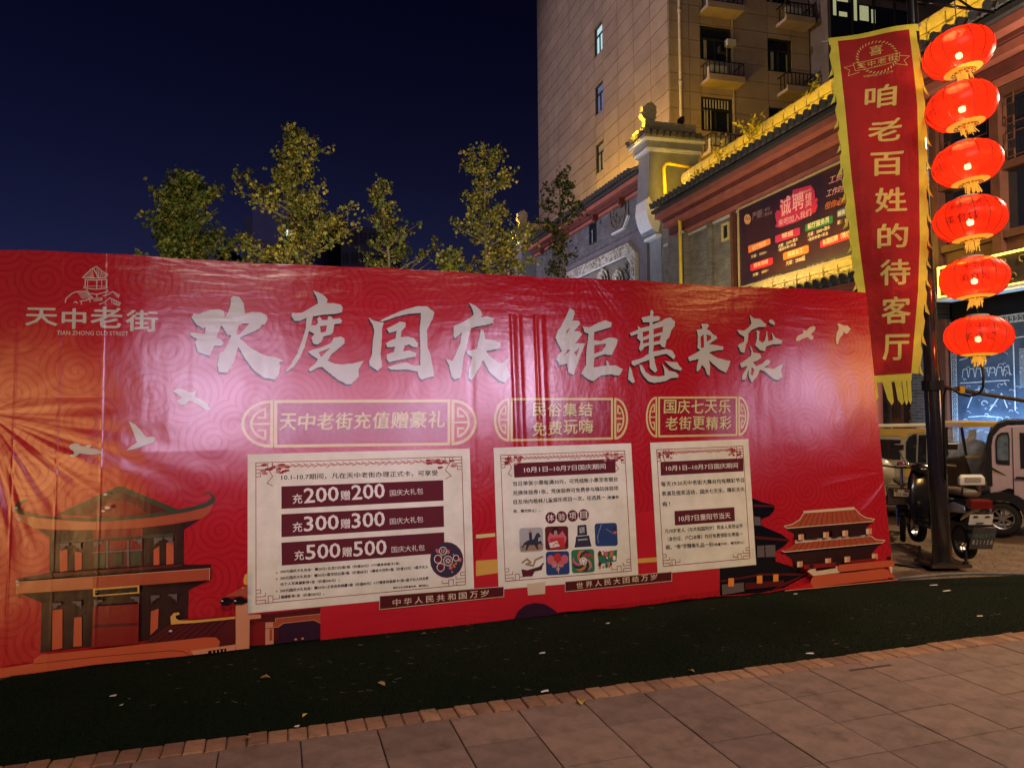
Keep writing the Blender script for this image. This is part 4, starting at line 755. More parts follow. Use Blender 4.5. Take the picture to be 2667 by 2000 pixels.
# litter: leaves, twigs, paper scraps
leafm = [mat('fallen_leaf_%d' % i, c, .7, var=.3, vs=40) for i, c in enumerate(((.50,.36,.06), (.38,.26,.08), (.30,.20,.09)))]; scrapm = mat('paper_scrap', (.65, .63, .58), .7, var=.1); strawm = mat('dry_straw', (.33, .27, .17), .8, var=.2)
def fan_leaf(r):
    pts = [(0, -.35*r)] + [(r*(1 + (.12 if k % 2 else 0))*sin(t), r*cos(t)*.9*(1 if abs(t) > .12 else .8)) for k, t in enumerate([(-1.25+k*2.5/8) for k in range(9)])]
    m = MB(); m.add([(x, y, .012*cos(x*60)+.006) for x, y in pts], [tuple(range(len(pts)))]); return m
for x, y, r, k, lab in ((1520,1830,.045,0,'yellow fallen leaf on the pavement slab joint'), (793,1869,.022,0,'small yellow leaf near the brick edging on the turf'), (692,1766,.038,2,'pale curled leaf on the turf below the widest notice'), (990,1787,.030,2,'pale dry leaf on the turf right of the small yellow leaf'), (650,1927,.022,1,'brown leaf caught on the brick edging'), (1803,1752,.028,1,'dry leaf on the brick edging in mid pavement'), (1104,1655,.025,2,'pale leaf scrap close under the backdrop foot')):
    p = on_ground(x, y); o = fan_leaf(r).build('fallen_leaf', leafm[k], fix=False, loc=(p.x, p.y, .006)); o.rotation_euler = (.1, .15, r4.uniform(0, 6)); tag(o, lab, 'leaf', 'leaves fallen on the ground')
for x, y, w, lab in ((1412,1705,.04,'white paper scrap on the turf at centre'), (1419,1805,.045,'white scrap beside the brick edging at centre'), (2432,1527,.07,'long white scrap on the far turf near the lamp post'), (2466,1542,.07,'white scrap on the turf nearest right of the lamp post'), (2109,1706,.05,'white scrap on the turf above the bricks at right'), (1583,1627,.03,'tiny white scrap on the turf under the notices'), (294,1817,.04,'thin pale scrap on the turf at left'), (316,1841,.02,'tiny pale crumb on the turf at left'), (773,1897,.03,'bent white scrap by the brick edging'), (2072,1550,.03,'small scrap near the foot of the printed palace'), (2552,1608,.04,'pale scrap on the turf at far right')):
    p = on_ground(x, y); a = r4.uniform(-.4, .4); mb = MB(); mb.add([(-w/2,-.006,.004),(w/2,-.008,.008),(w/2,.008,.012),(0,.012,.009),(-w/2,.006,.006)], [(0,1,2,3,4)]); o = mb.build('litter_scrap', scrapm, fix=False, loc=(p.x, p.y, .006)); o.rotation_euler.z = a; tag(o, lab, 'litter', 'scraps of litter on the turf')
mb = MB()
for i in range(230):
    p = on_ground(r4.uniform(300, 2650), r4.uniform(1560, 1850)); 
    if not inside((p.x, p.y), poly2): continue
    a = r4.uniform(-.6, .6); l = r4.uniform(.005, .045); d = Vector((cos(a), sin(a), 0)); w = Vector((-sin(a), cos(a), 0))*r4.uniform(.0008, .0018); c = Vector((p.x, p.y, .014)); mb.add([c-w, c+d*l-w, c+d*l+w, c+w], [(0,1,2,3)])
tag(mb.build('straw_bits', strawm, fix=False), 'scattered straw and crumbs on the turf', 'straw', kind='stuff')
# ------------------------------------------------------------------ the street of old-style shops behind the backdrop
BV = Vector((cos(radians(15)), sin(radians(15)), 0)); AV = Vector((-sin(radians(15)), cos(radians(15)), 0))
FB = Frame(BV*11.5, radians(-75))                     # local x = right along the front, y into the building
FL = Frame(BV*11.5 + AV*23.95, radians(-73.35))
FT = Frame(BV*14.5 + AV*28.2, radians(-75)); FS = Frame(BV*14.5 + AV*28.2, radians(15))
M_ = dict(
 brick=brick_mat('grey_brick', (.17,.15,.13), (.10,.09,.085), (.22,.20,.17), axis='XZ'),
 brickb=brick_mat('blue_grey_brick', (.12,.12,.135), (.06,.06,.075), (.17,.17,.185), axis='XZ'),
 tile=mat('roof_tile', (.16,.155,.15), .6, var=.35, vs=14, bump=.004, bs=60), tiledark=mat('tile_end', (.045,.043,.045), .55, var=.3, vs=20),
 ridge=mat('ridge_masonry', (.32,.28,.20), .8, var=.3, vs=9, bump=.008, bs=40), red=mat('painted_red_board', (.36,.115,.08), .5, var=.2, vs=3), dred=mat('dark_red_board', (.12,.03,.026), .6, var=.25, vs=3),
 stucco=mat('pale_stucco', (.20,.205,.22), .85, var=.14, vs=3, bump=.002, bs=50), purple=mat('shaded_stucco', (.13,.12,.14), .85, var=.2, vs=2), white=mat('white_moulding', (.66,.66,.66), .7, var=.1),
 stone=mat('tower_panel', (.30,.235,.20), .65, var=.10, vs=1.2, bump=.0015, bs=25), joint=mat('panel_joint', (.08,.06,.05), .9), wood=mat('brown_wood', (.11,.04,.025), .55, var=.25, vs=5), dark=mat('dark_interior', (.008,.008,.01), .5),
 glass=mat('night_glass', (.012,.014,.02), .06, spec=.9, var=0), frame=mat('dark_window_frame', (.02,.02,.022), .4, var=.1), pale=mat('pale_frame', (.45,.44,.42), .5, var=.1), pipe=mat('pvc_pipe', (.42,.36,.28), .5, var=.15), yel=mat('yellow_gas_pipe', (.70,.48,.03), .4, var=.12),
 carve=mat('carved_relief_stone', (.11,.10,.095), .75, var=.3, vs=12), carvep=mat('pale_relief_stone', (.40,.38,.33), .8, var=.35, vs=10, bump=.01, bs=35), iron=mat('black_iron', (.02,.018,.018), .5, .4, var=.15), acw=mat('ac_casing', (.50,.48,.44), .5, var=.12))
shops = empty('shop_building', FB.m, 'two-storey grey brick shop with red eaves boards and amber-lit roof, right of the pillars', 'shop building')
def FBm(*v): return FB.m @ Matrix.Translation(v)
def box(root, name, x0, x1, y0, y1, z0, z1, m, bev=0):
    mb = MB(); mb.box(x0, x1, y0, y1, z0, z1, bev); return mb.build(name, m, root, fix=False)
box(shops, 'wall', -23.05, -12.15, 0, 5.5, 0, 8.15, M_['brick']); box(shops, 'wall', -7.8, -3.0, .0, 5.5, 0, 8.15, M_['brick'])
box(shops, 'lintel_wall', -12.15, -7.8, 0.0, .3, 7.05, 8.15, M_['wood']); box(shops, 'back_room', -12.15, -7.8, .35, 5.5, 0, 8.1, M_['dark'])
box(shops, 'brick_pier', -12.2, -11.62, -.12, .3, 0, 7.05, M_['brickb'])
# eaves: boards stepping out under the tiles
for k, (d, z0, z1, m) in enumerate(((.10,7.08,7.20,'red'), (.16,7.22,7.42,'dred'), (.36,7.44,7.60,'red'), (.42,7.62,7.72,'dred'), (.66,7.70,7.86,'red'), (.78,7.87,7.97,'tiledark'))):
    box(shops, 'eaves_board' if m != 'tiledark' else 'eaves_edge', -22.25, -3, -d, .2, z0, z1, M_[m])
box(shops, 'cornice_line', -22.9, -3, -.035, .05, 6.98, 7.05, M_['pale'])
def tile_mesh(L, r=.078, segs=5, n=7):
    """one column of overlapping half-round cover tiles, sloping from (0,0,0) eave to (0,Ly,Lz)"""
    Ly, Lz = L; mb = MB(); mb.smooth = False; d = Vector((0, Ly, Lz)); l = d.length; d.normalize(); up = Vector((0, -d.z, d.y))
    for s in range(segs):
        a, b = s/segs*l, (s+1)/segs*l+.01; vs = []
        for t, rr in ((a, r*1.1), (b, r*.86)):
            for k in range(n): q = pi*k/(n-1); vs.append(d*t + Vector((cos(q)*rr, 0, 0)) + up*(sin(q)*rr+.012))
        mb.add(vs, [(k, k+1, n+k+1, n+k) for k in range(n-1)] + [tuple(range(n-1, -1, -1))])
    mb.m = 1; c = up*.03; vs = [c + Vector((cos(q)*r*1.22, -.012, 0)) + up*(sin(q)*r*1.22) for q in [k*pi/5 for k in range(10)]]
    mb.add(vs + [v + Vector((0, .05, 0)) for v in vs], [tuple(range(9, -1, -1))] + [(k, (k+1) % 10, 10+(k+1) % 10, 10+k) for k in range(10)])
    # triangular drip tile beside it
    mb.add([(.06,-.01,.03),(.13,-.018,-.09),(.20,-.01,.03),(.06,.04,.03),(.13,.04,-.09),(.20,.04,.03)], [(0,1,2),(0,3,4,1),(1,4,5,2)])
    return mb.mesh('roof_tile', [M_['tile'], M_['tiledark']])
def tiled_roof(root, x0, x1, De, ze, Dr, zr, sp=.27, seed=1, name='roof_tile', slab=True):
    me = tile_mesh((De-Dr, zr-ze)); n = int((x1-x0)/sp); r = random.Random(seed)
    for i in range(n): link(name, me, root, (x0+(i+.5)*sp, -De, ze+r.uniform(-.008, .008)), (r.uniform(-.008, .008), 0, r.uniform(-.02, .02)))
    if slab:
        mb = MB(); mb.prism([(-De+.02, ze-.05), (-De+.02, ze-.005), (-Dr, zr-.01), (-Dr, zr-.12)], x0, x1, 'x'); mb.build('tile_bed', M_['tile'], root, fix=True)
def ridge(root, x0, x1, D, z0, h, w=.22, seed=1):
    box(root, 'ridge_base', x0, x1, -D-w*.8, -D+w*.8, z0-.25, z0+.07, M_['ridge']); r = random.Random(seed); me = []
    for k in range(3):
        mb = MB(); mb.box(-.205, .205, -w/2, w/2, 0, (h-.17)*.52, .014); mb.box(-.19+.05*k, .19, -w/2+.03, w/2-.03, (h-.17)*.52, (h-.17)*.62); mb.box(-.215, .215, -w/2-.01, w/2+.01, (h-.17)*.62, h-.17, .014); mb.box(-.14, .14, -w/2-.04, w/2+.04, .05+.01*k, (h-.17)*.42); me.append(mb.mesh('ridge_block', M_['ridge']))
    n = int((x1-x0)/.46); st = (x1-x0)/n
    for i in range(n): link('ridge_block', r.choice(me), root, (x0+(i+.5)*st, -D, z0+.07+r.uniform(0, .006)))
    for i in range(int(n/2)): 
        mb = MB(); mb.cyl((x0+i*2*st+.01, -D, z0+h-.06), (x0+(i*2+2)*st-.01, -D, z0+h-.06), .085, n=8); mb.build('ridge_cap_tile', M_['ridge'], root, fix=False)
tiled_roof(shops, -22.05, -5.5, .93, 8.02, -.30, 8.55)
ridge(shops, -22.3, -5.5, -.45, 8.60, .72)
mb = MB(); mb.prism([(-.0, 8.0), (1.2, 8.0), (1.2, 8.5), (.35, 8.9)], -22.2, -3, 'x'); mb.build('roof_back', M_['tile'], shops)
# roof lamps: the amber linear floods that wash the ridge
def amber(root_m, x0, x1, y, z, ty, tz, e, name='roof_linear_flood'):
    a = root_m @ Vector(((x0+x1)/2, y, z)); b = root_m @ Vector(((x0+x1)/2, ty, tz)); o = lamp('AREA', a, b, e, AMBER, x1-x0, size_y=.05, name=name)
    dr = (b-a).normalized(); xa = (root_m.to_3x3() @ Vector((1, 0, 0))).normalized(); za = -dr; ya = za.cross(xa); o.rotation_euler = Matrix((xa, ya, za)).transposed().to_euler(); return o
amber(FB.m, -22, -14, -1.05, 8.62, .45, 8.95, 190); amber(FB.m, -14, -6, -1.05, 8.62, .45, 8.95, 190)
# narrow side window with a lit carved frame, and the wall pier
mb = MB(); q = [(-.20,-.26),(.20,-.26),(.20,.26),(-.20,.26)]; qi = [(-.13,-.19),(.13,-.19),(.13,.19),(-.13,.19)]; mb.prism(q, -.05, .02, 'y', [qi]); fr = mb.build('ornamental_window', mat('gilded_frame', (.55,.42,.16), .5, var=.3, vs=30), shops, loc=(-19.0, 0, 6.6)); box(fr, 'pane', -.13, .13, -.01, .01, -.19, .19, M_['dark'])
box(shops, 'wall_pier', -22.3, -21.2, -.18, 0, 0, 7.1, M_['brick']); box(shops, 'wall_pier', -19.95, -19.7, -.10, 0, 0, 7.05, M_['brick']); box(shops, 'downpipe', -18.55, -18.42, -.16, -.03, 0, 7.0, M_['wood'])
# gas pipe: yellow, bending down the firewall
P_ = lambda D, S, z: FB.m @ Vector((-S, -D, z))
pts = [P_(-.9,22.22,9.5), P_(.12,22.26,9.6), P_(.24,22.26,9.57), P_(.3,22.26,9.42), P_(.3,22.16,8.2), P_(.3,22.1,8.02), P_(.3,21.95,7.88), P_(.3,21.5,7.70), P_(.3,21.3,7.58), P_(.3,21.2,7.35), P_(.3,21.17,0)]
gp = empty('gas_pipe', FBm(-21.17,-.3,0), 'bent yellow pipe running down the brick wall beside the firewall pillar', 'pipe'); bpy.context.view_layer.update(); iv = gp.matrix_world.inverted()
pts = [P_(.55,22.95,8.98), P_(.62,22.95,9.0)] and pts
mb = MB(); mb.smooth = True; mb.tube([iv @ p for p in pts], .055, 10); mb.build('pipe_run', M_['yel'], gp)
mb = MB(); c = iv @ P_(.3,21.17,7.05); mb.box(c.x-.14, c.x+.14, c.y-.03, c.y+.03, c.z-.03, c.z+.03); mb.build('pipe_clamp', M_['pale'], gp)
# ---------------- firewall pillars
def firewall(S0, S1, D1, zt, label, orn=True, back=1.45, fr=None):
    m = (fr or FB).m @ Matrix.Translation((-S0, 0, 0)); t = S1-S0; r = empty('firewall_pillar', m, label, 'pillar')
    # local: x from -t (far) to 0 (near side facing the camera), y=-D towards the street
    prof = [(back, 0), (0, 0), (0, zt-3.05), (-.04, zt-2.9)] + [(-(.04+.44*sin(k*pi/2/6)), zt-2.9+.62*(1-cos(k*pi/2/6))) for k in range(1, 7)] + [(-D1+.02, zt-1.2), (-D1, zt-.38), (back, zt-.38)]
    prof = [(back,0),(-.02,0),(-.02,zt-3.3),(-.12,zt-3.3),(-.12,zt-3.22)] + [(-.12-(D1-.0)*sin(k*pi/12), zt-3.22+1.0*(1-cos(k*pi/12))) for k in range(1,6)] + [(-D1-.06, zt-2.1),(-D1-.06,zt-1.9),(-D1+.03,zt-.38),(back,zt-.38)]
    mb = MB(); mb.prism(prof, -t, 0, 'x'); mb.build('shaft', M_['stucco'], r)
    mb = MB(); mb.prism([(-.125,zt-3.2)] + [(-.14-(D1-.0)*sin(k*pi/12), zt-3.2+1.0*(1-cos(k*pi/12))) for k in range(1,6)] + [(-D1-.09,zt-2.08),(-D1-.02,zt-2.0),(-.05,zt-2.9)], -t-.02, .02, 'x'); mb.build('corbel', M_['white'], r)
    box(r, 'corbel_block', -t-.03, .03, -.22, 0, zt-3.36, zt-3.26, M_['white'])
    for e, z0, z1, mm in ((.10, zt-.45, zt-.34, 'white'), (.14, zt-.34, zt-.12, 'stucco'), (.24, zt-.12, zt-.04, 'white'), (.26, zt-.04, zt+.05, 'stucco')): box(r, 'cornice', -t-e, e, -D1-e, back+e*.5, z0, z1, M_[mm])
    me = tile_mesh((.5, .27), r=.07, segs=3)
    for k in range(9): # near side slope
        o = link('roof_tile', me, r, (.32, -D1-.2+k*.24, zt+.08), (0, 0, pi/2))
    for k in range(5): link('roof_tile', me, r, (-t-.12+k*.26, -D1-.34, zt+.08), (0, 0, 0))
    mb = MB(); mb.prism([(-t-.3, zt+.04), (.3, zt+.04), (-t/2+.15, zt+.33), (-t/2-.15, zt+.33)], -D1-.3, back+.2, 'y'); mb.build('tile_bed', M_['tile'], r)
    rb = MB(); rb.box(-t/2-.1, -t/2+.1, -D1+.35, back+.1, zt+.3, zt+.72, .02); rb.box(-t/2-.13, -t/2+.13, -D1+.35, back+.1, zt+.64, zt+.74, .02); rb.build('ridge', M_['ridge'], r)
    if orn:
        mb = MB(); mb.smooth = False; c = (-t/2, -D1+.2); mb.prism([(-.05,zt+.25),(.3,zt+.25),(.34,zt+.55),(.36,zt+.85),(.42,zt+1.05),(.38,zt+1.28),(.22,zt+1.40),(.05,zt+1.33),(-.03,zt+1.2),(-.12,zt+1.22),(-.10,zt+1.1),(.06,zt+1.05),(-.02,zt+.95),(-.16,zt+.98),(-.12,zt+.86),(-.02,zt+.78)], -.13, .13, 'x')
        mb.v = [(v[0]+c[0], v[1]+c[1]-.15, v[2]) for v in mb.v];
        for k in range(5): mb.cyl((c[0], c[1]+.18, zt+.5+k*.17), (c[0], c[1]+.33, zt+.62+k*.17), .06, .01, 5)
        mb.build('ridge_beast', M_['ridge'], r)
    return r
firewall(23.1, 23.98, .42, 10.72, 'tall pale stucco firewall pillar with curved corbel, tiled cap and amber-lit ridge beast')
firewall(12.75, 13.9, .72, 10.45, 'farther pale stucco pillar half hidden by leafy trees, left end of the grey brick shops', orn=True, back=.8, fr=FL)
fl_ = lamp('SPOT', FB.m @ Vector((-23.5, -1.2, 10.95)), FB.m @ Vector((-23.5, .4, 11.6)), 300, AMBER, .08, 120, .8, name='roof_flood')
lamp('SPOT', FB.m @ Vector((-21.6, -.2, 8.75)), FB.m @ Vector((-23.1, .35, 9.6)), 85, AMBER, .1, 130, .9, name='roof_flood')
lamp('SPOT', FL.m @ Vector((-13.3, -1.7, 10.6)), FL.m @ Vector((-13.3, .4, 11.4)), 330, AMBER, .08, 130, .8, name='roof_flood')
fx = empty('roof_floodlight', FBm(-23.5, 1.0, 11.45), 'small black floodlight on the ridge of the tall firewall pillar', 'floodlight'); mb = MB(); mb.box(-.16,.16,-.05,.07,.05,.25,.02); mb.build('lamp_head', M_['iron'], fx); mb = MB(); mb.box(-.19,.19,-.015,.015,-.02,.03); mb.box(-.19,-.17,-.015,.015,0,.18); mb.box(.17,.19,-.015,.015,0,.18); mb.build('bracket', M_['iron'], fx)
lamp('SPOT', FB.m @ Vector((-23.6, 1.6, 11.0)), FB.m @ Vector((-27.7, 3.4, 13.2)), 260, AMBER, .2, 110, 1, name='roof_flood')
# ---------------- left shop: blue-grey brick, carved roundels and a peony relief
lsh = empty('carved_brick_shop', FL.m, 'grey brick shop with carved roundels and peony relief, between the two firewall pillars', 'shop building')
box(lsh, 'wall', -12.6, 0, 0, 4, 0, 9.6, M_['brickb']); box(lsh, 'lower_wall', -12.5, -.1, -.10, 0, 0, 7.95, M_['purple'])  # lower wall: the shadow on it is put into its dark purple colour
for d, z0, z1, m in ((.12,9.28,9.40,'red'),(.2,9.42,9.58,'dred'),(.42,9.6,9.76,'red'),(.5,9.78,9.88,'tiledark')): box(lsh, 'eaves_board', -12.6, .0, -d, .3, z0, z1, M_[m])
tiled_roof(lsh, -12.7, -.05, .62, 9.95, -.5, 10.4, seed=4); box(lsh, 'ridge_base', -12.7, 0, .5, .8, 10.2, 10.52, M_['ridge'])
for x in (-11.0, -8.35, -4.35, -1.85): 
    mb = MB(); mb.box(x-.06, x+.06, -.35, -.12, 9.18, 9.42); mb.lathe([(0,-.16),(.07,-.14),(.09,-.05),(.05,0)], 8, (x, -.25, 9.2)); mb.build('hanging_post', M_['dred'], lsh)
def roundel(cx, cz, w, h):
    pn = MB(); o = [(-w/2, -h*.30), (-w/2, h/2), (w/2, h/2), (w/2, -h*.30), (w*.3, -h/2), (-w*.3, -h/2)]
    pn.prism([(x, z) for x, z in o], -.05, .0, 'y'); p = pn.build('carved_panel', M_['carve'], lsh, loc=(cx, 0, cz))
    r = random.Random(int(cx*10)); mb = MB(); mb.smooth = True
    mb.tube([(w*.40*cos(t), -.07, w*.40*sin(t)) for t in [k*2*pi/28 for k in range(28)]], .035, 6, True)
    for k in range(42):
        a = r.uniform(0, 6.28); d = w*.36*sqrt(r.random()); rr = r.uniform(.05, .10); c = (d*cos(a), -.06, d*sin(a)); s0 = r.uniform(0, 6)
        mb.tube([(c[0]+rr*(1-j*.10)*cos(s0+j*.8), -.06-.012*j*.5, c[2]+rr*(1-j*.10)*sin(s0+j*.8)) for j in range(7)], .018, 5)
    mb.build('carving', M_['carve'], p)
    mb = MB(); mb.box(-w*.3, w*.36, -.10, 0, -h/2-.07, -h/2-.0); mb.T = Matrix.Translation((w*.42, 0, -h*.40)) @ Matrix.Rotation(-.75, 4, 'Y'); mb.box(-w*.17, w*.17, -.10, 0, -.035, .035); mb.T = None; mb.build('sill', M_['white'], p)
roundel(-2.55, 9.18-.05, 1.75, 1.55); roundel(-9.3, 9.05, 1.75, 1.45)
w_ = box(lsh, 'slit_window', -5.5, -4.75, -.03, .05, 8.4, 9.3, M_['frame']); box(w_, 'pane', -5.44, -5.15, -.035, 0, 8.46, 8.95, M_['glass']); box(w_, 'pane', -5.10, -4.81, -.035, 0, 8.46, 8.95, M_['glass']); box(w_, 'pane', -5.44, -4.81, -.035, 0, 9.0, 9.25, M_['glass']); box(w_, 'mullion', -5.15, -5.10, -.045, -.03, 8.43, 8.97, M_['pale']); box(w_, 'lintel', -5.55, -4.70, -.08, 0, 9.3, 9.38, M_['white'])
# relief
rf = [(-9.5, 5.4), (-9.5, 7.62), (-1.35, 7.62), (-1.1, 7.42), (-.75, 7.15), (-.75, 5.4)]; ri = [(-9.1, 5.4), (-9.1, 7.18), (-1.55, 7.18), (-1.3, 6.9), (-1.15, 6.8), (-1.15, 5.4)]
mb = MB(); mb.prism(rf + ri[::-1], -.24, -.1, 'y'); mb.build('relief_border', M_['carvep'], lsh)
mb = MB(); r = random.Random(6); mb.smooth = True
for k in range(150):
    t = r.random(); x, z = ((-9.5+t*8.3, r.uniform(7.24, 7.56)) if r.random() < .8 else (r.uniform(-1.1, -.82), 5.5+t*1.6)); s0 = r.uniform(0, 6); rr = r.uniform(.05, .09)
    mb.tube([(x+rr*(1-j*.12)*cos(s0+j*.9), -.255-.006*j, z+rr*(1-j*.12)*sin(s0+j*.9)) for j in range(6)], .016, 4)
mb.build('border_scrollwork', M_['carvep'], lsh)['kind'] = 'stuff'
box(lsh, 'relief_ground', -9.15, -1.1, -.13, -.1, 5.4, 7.2, mat('relief_ground', (.16,.145,.12), .85, var=.45, vs=14, bump=.02, bs=20))
mb = MB(); mb.cyl((-9.1, -.25, 7.17), (-1.5, -.25, 7.17), .03, n=6); mb.build('relief_line', M_['white'], lsh)
for cx, cz, sc in ((-4.75, 6.30, .48), (-3.75, 6.55, .55), (-2.35, 6.30, .5), (-6.2, 6.0, .45)):
    fl = MB(); fl.smooth = True; r = random.Random(int(cx*7))
    for ring, (n_, R_, w0) in enumerate(((8, 1.0, .42), (6, .66, .36), (5, .36, .26))):
        for k in range(n_):
            a = k*2*pi/n_ + ring*.4; c = Vector((cx+cos(a)*R_*sc*.62, -.14-.05*ring, cz+sin(a)*R_*sc*.62)); u = Vector((-sin(a), 0, cos(a))); o = Vector((cos(a), 0, sin(a)))
            vs = [c-o*w0*sc*.8] + [c + u*w0*sc*cos(t)*1.0 + o*w0*sc*sin(t)*.9 + Vector((0, -.09*abs(sin(t)), 0)) for t in [pi*j/6 for j in range(7)]]
            fl.add(vs, [(0, j, j+1) for j in range(1, 7)]); fl.tube([vs[j] for j in range(1, 8)], .02, 5)
    fl.build('peony_flower', M_['carvep'], lsh, fix=False)
mb = MB(); mb.smooth = True; r = random.Random(2)
for k in range(26): x = r.uniform(-1.75, -1.5); z = 5.5+k*.055; mb.tube([(x, -.15, z), (x+.06, -.19, z+.05), (x+.02, -.2, z+.1)], .03, 5)
mb.build('carved_inscription', M_['carve'], lsh)
amber(FL.m, -12.4, -.2, .95, 10.45, 2.6, 11.4, 800, 'tower_wash_flood'); amber(FL.m, -12.4, -.2, -.75, 10.35, .6, 10.5, 60)
lamp('AREA', FL.m @ Vector((-5, -4.5, 3.6)), FL.m @ Vector((-5, 0, 8.4)), 210, (.45,.58,1.0), 6, size_y=.5, name='cool_shop_flood')   # cool floods under the left shop
lamp('SPOT', FB.m @ Vector((-22.8, -3.0, 5.2)), FB.m @ Vector((-23.5, -.3, 8.6)), 90, (.45,.72,1.0), .2, 60, .8, name='cool_shop_flood')
lamp('SPOT', FL.m @ Vector((-12.4, -4, 5.2)), FL.m @ Vector((-13.2, -.4, 9)), 260, (.45,.72,1.0), .2, 60, .8, name='cool_shop_flood')
lamp('SPOT', FL.m @ Vector((-4.2, -2.6, 4.6)), FL.m @ Vector((-4.2, 0, 7.0)), 130, (1,.86,.62), .2, 110, .8, name='relief_flood')
lamp('SPOT', FB.m @ Vector((-18.5, -3.6, 3.2)), FB.m @ Vector((-20.3, 0, 6.6)), 420, (1,.84,.52), .2, 85, .9, name='wall_flood')
lamp('SPOT', FB.m @ Vector((-15.8, -3.4, 4.6)), FB.m @ Vector((-15.9, 0, 6.1)), 300, (1,.88,.72), .2, 100, .9, name='billboard_fill_light')  # extra spot added to lift the billboard
# ---------------- canopy roof under the billboard
cano = empty('porch_roof', FBm(-17.3, 0, 0), 'small amber-lit tiled porch roof just below the recruitment billboard', 'porch roof')
tiled_roof(cano, 0, 5.4, 1.32, 4.12, .35, 4.42, seed=7); ridge(cano, 0, 5.3, .25, 4.40, .40, .18)
for d, z0, z1 in ((1.15,3.92,4.06),(.95,3.75,3.88),(.7,3.5,3.7)): box(cano, 'eaves_board', .1, 5.3, -d, 0, z0, z1, M_['red' if z0 != 3.75 else 'dred'])
amber(FB.m, -17.2, -12.0, -1.45, 4.66, -.25, 4.70, 110)
# ---------------- billboard
GT = mat('gilt_trim', (.55,.42,.22), .4, .3, var=.15)
bb = empty('recruitment_billboard', FBm(-18.05, -.15, 4.86), 'wide dark recruitment billboard with colourful job boxes, mounted on the brick shop wall', 'billboard')
BBF = Frame(FB.m @ Vector((0, -.15, 0)), radians(-75)); bw = 18.12-12.2; box(bb, 'panel', -.05, bw, 0, .13, 0, 2.12, mat('billboard_vinyl', (.022,.014,.038), .4, var=.2, vs=.8, c2=(.06,.020,.016)))
for a in ((-.09, bw, -.03, .14, 2.12, 2.17), (-.10, -.05, -.03, .14, 0, 2.17), (-.09, bw, -.03, .14, -.05, 0)): box(bb, 'frame_trim', *a, GT)
BM = {k: mat('billboard_' + k, c, .45, var=.05) for k, c in dict(ink=(.02,.02,.03), cream=(.75,.62,.38), pink=(.75,.35,.38), crim=(.45,.03,.09), org=(.75,.20,.04), red=(.60,.03,.04), grn=(.03,.20,.07), grey=(.22,.20,.24), gold=(.62,.30,.12), teal=(.05,.15,.30), gray2=(.30,.18,.20)).items()}
bi = {k: i for i, k in enumerate(BM)}; Pq = BD((1880,400),4.608)
def bprint(name, fn):
    pr = Print(BBF); fn(pr); ids = sorted(set(pr.mi)); mats = [list(BM.values())[i] for i in ids]; pr.mi = [ids.index(m) for m in pr.mi]; return pr.build(name, mats, bb, (-18.05, 0, 4.86))
def T(pr, m, st, a, b, h, bold=.03, lv=2, shear=0): A_, B_ = Pq([a, b]); pr.text(bi[m], st, A_, B_, h/4.608, bold, shear, lv=lv)
def tagbox(m, q, st, a, b, h): bprint('job_box', lambda pr: (pr.poly(bi[m], rrect(*Pq(q), .12, 3), lv=1), T(pr, 'cream', st, a, b, h)))
tagbox('org', [(316,1110),(582,1016),(584,1090),(320,1200)], '前厅经理', (365,1165), (530,1100), 55); tagbox('red', [(342,1330),(610,1243),(612,1330),(345,1418)], '厨房领班', (385,1375), (558,1320), 52)
tagbox('crim', [(640,990),(935,884),(938,980),(642,1080)], '领班', (718,1025), (858,980), 60); tagbox('org', [(735,1195),(1040,1095),(1042,1190),(738,1285)], '厨房女工', (790,1245), (978,1185), 60)
tagbox('grn', [(1000,855),(1330,738),(1332,835),(1003,942)], '前厅服务员', (1032,912), (1290,825), 68); tagbox('red', [(1180,1050),(1600,900),(1602,1000),(1182,1138)], '长期招聘（晚班）', (1212,1108), (1560,985), 72)
tagbox('teal', [(1385,680),(1800,540),(1802,640),(1388,775)], '厨房', (1392,760), (1480,725), 60)
for st, a, b, h in (('月薪：5500+', (350,1262), (540,1200), 38), ('月薪：4000+', (372,1482), (565,1415), 38), ('月薪：3500+酒水', (680,1138), (915,1045), 42), ('•值班补助+奖金', (680,1180), (892,1105), 38), ('月薪：3000+酒水', (1032,1005), (1300,905), 46), ('•值班补助+奖金', (1035,1058), (1278,975), 40), ('月薪：2500起', (772,1350), (1000,1278), 52), ('薪：30元', (1388,858), (1560,800), 50)):
    bprint('pay_line', lambda pr: T(pr, 'cream', st, a, b, h, .02))
bprint('address_strip', lambda pr: (pr.poly(bi['ink'], Pq([(270,1560),(1800,1085),(1800,1180),(270,1625)]), lv=1), T(pr, 'grey', '地址：天中老街东南角', (310,1612), (720,1490), 52, .01), T(pr, 'grey', 'CBD对面', (765,1480), (942,1432), 48, .01), T(pr, 'grey', '联系电话：133', (1025,1408), (1362,1305), 56, .01)))
bprint('maker_mark', lambda pr: (pr.poly(bi['gold'], Pq([(308+42*cos(k*pi/6)+k*.0, 790+62*sin(k*pi/6)) for k in range(12)]), lv=1), pr.line(bi['ink'], Pq([(285,790),(300,760),(310,800),(330,770),(335,800)]), 1.4, lv=2), T(pr, 'gray2', '严厨', (365,805), (482,760), 85, .01), pr.line(bi['gray2'], Pq([(495,665),(497,765)]), .7, lv=2), T(pr, 'gray2', '老坛', (515,700), (578,675), 38, .0), T(pr, 'gray2', '酸菜鱼', (515,755), (605,725), 38, .0)))
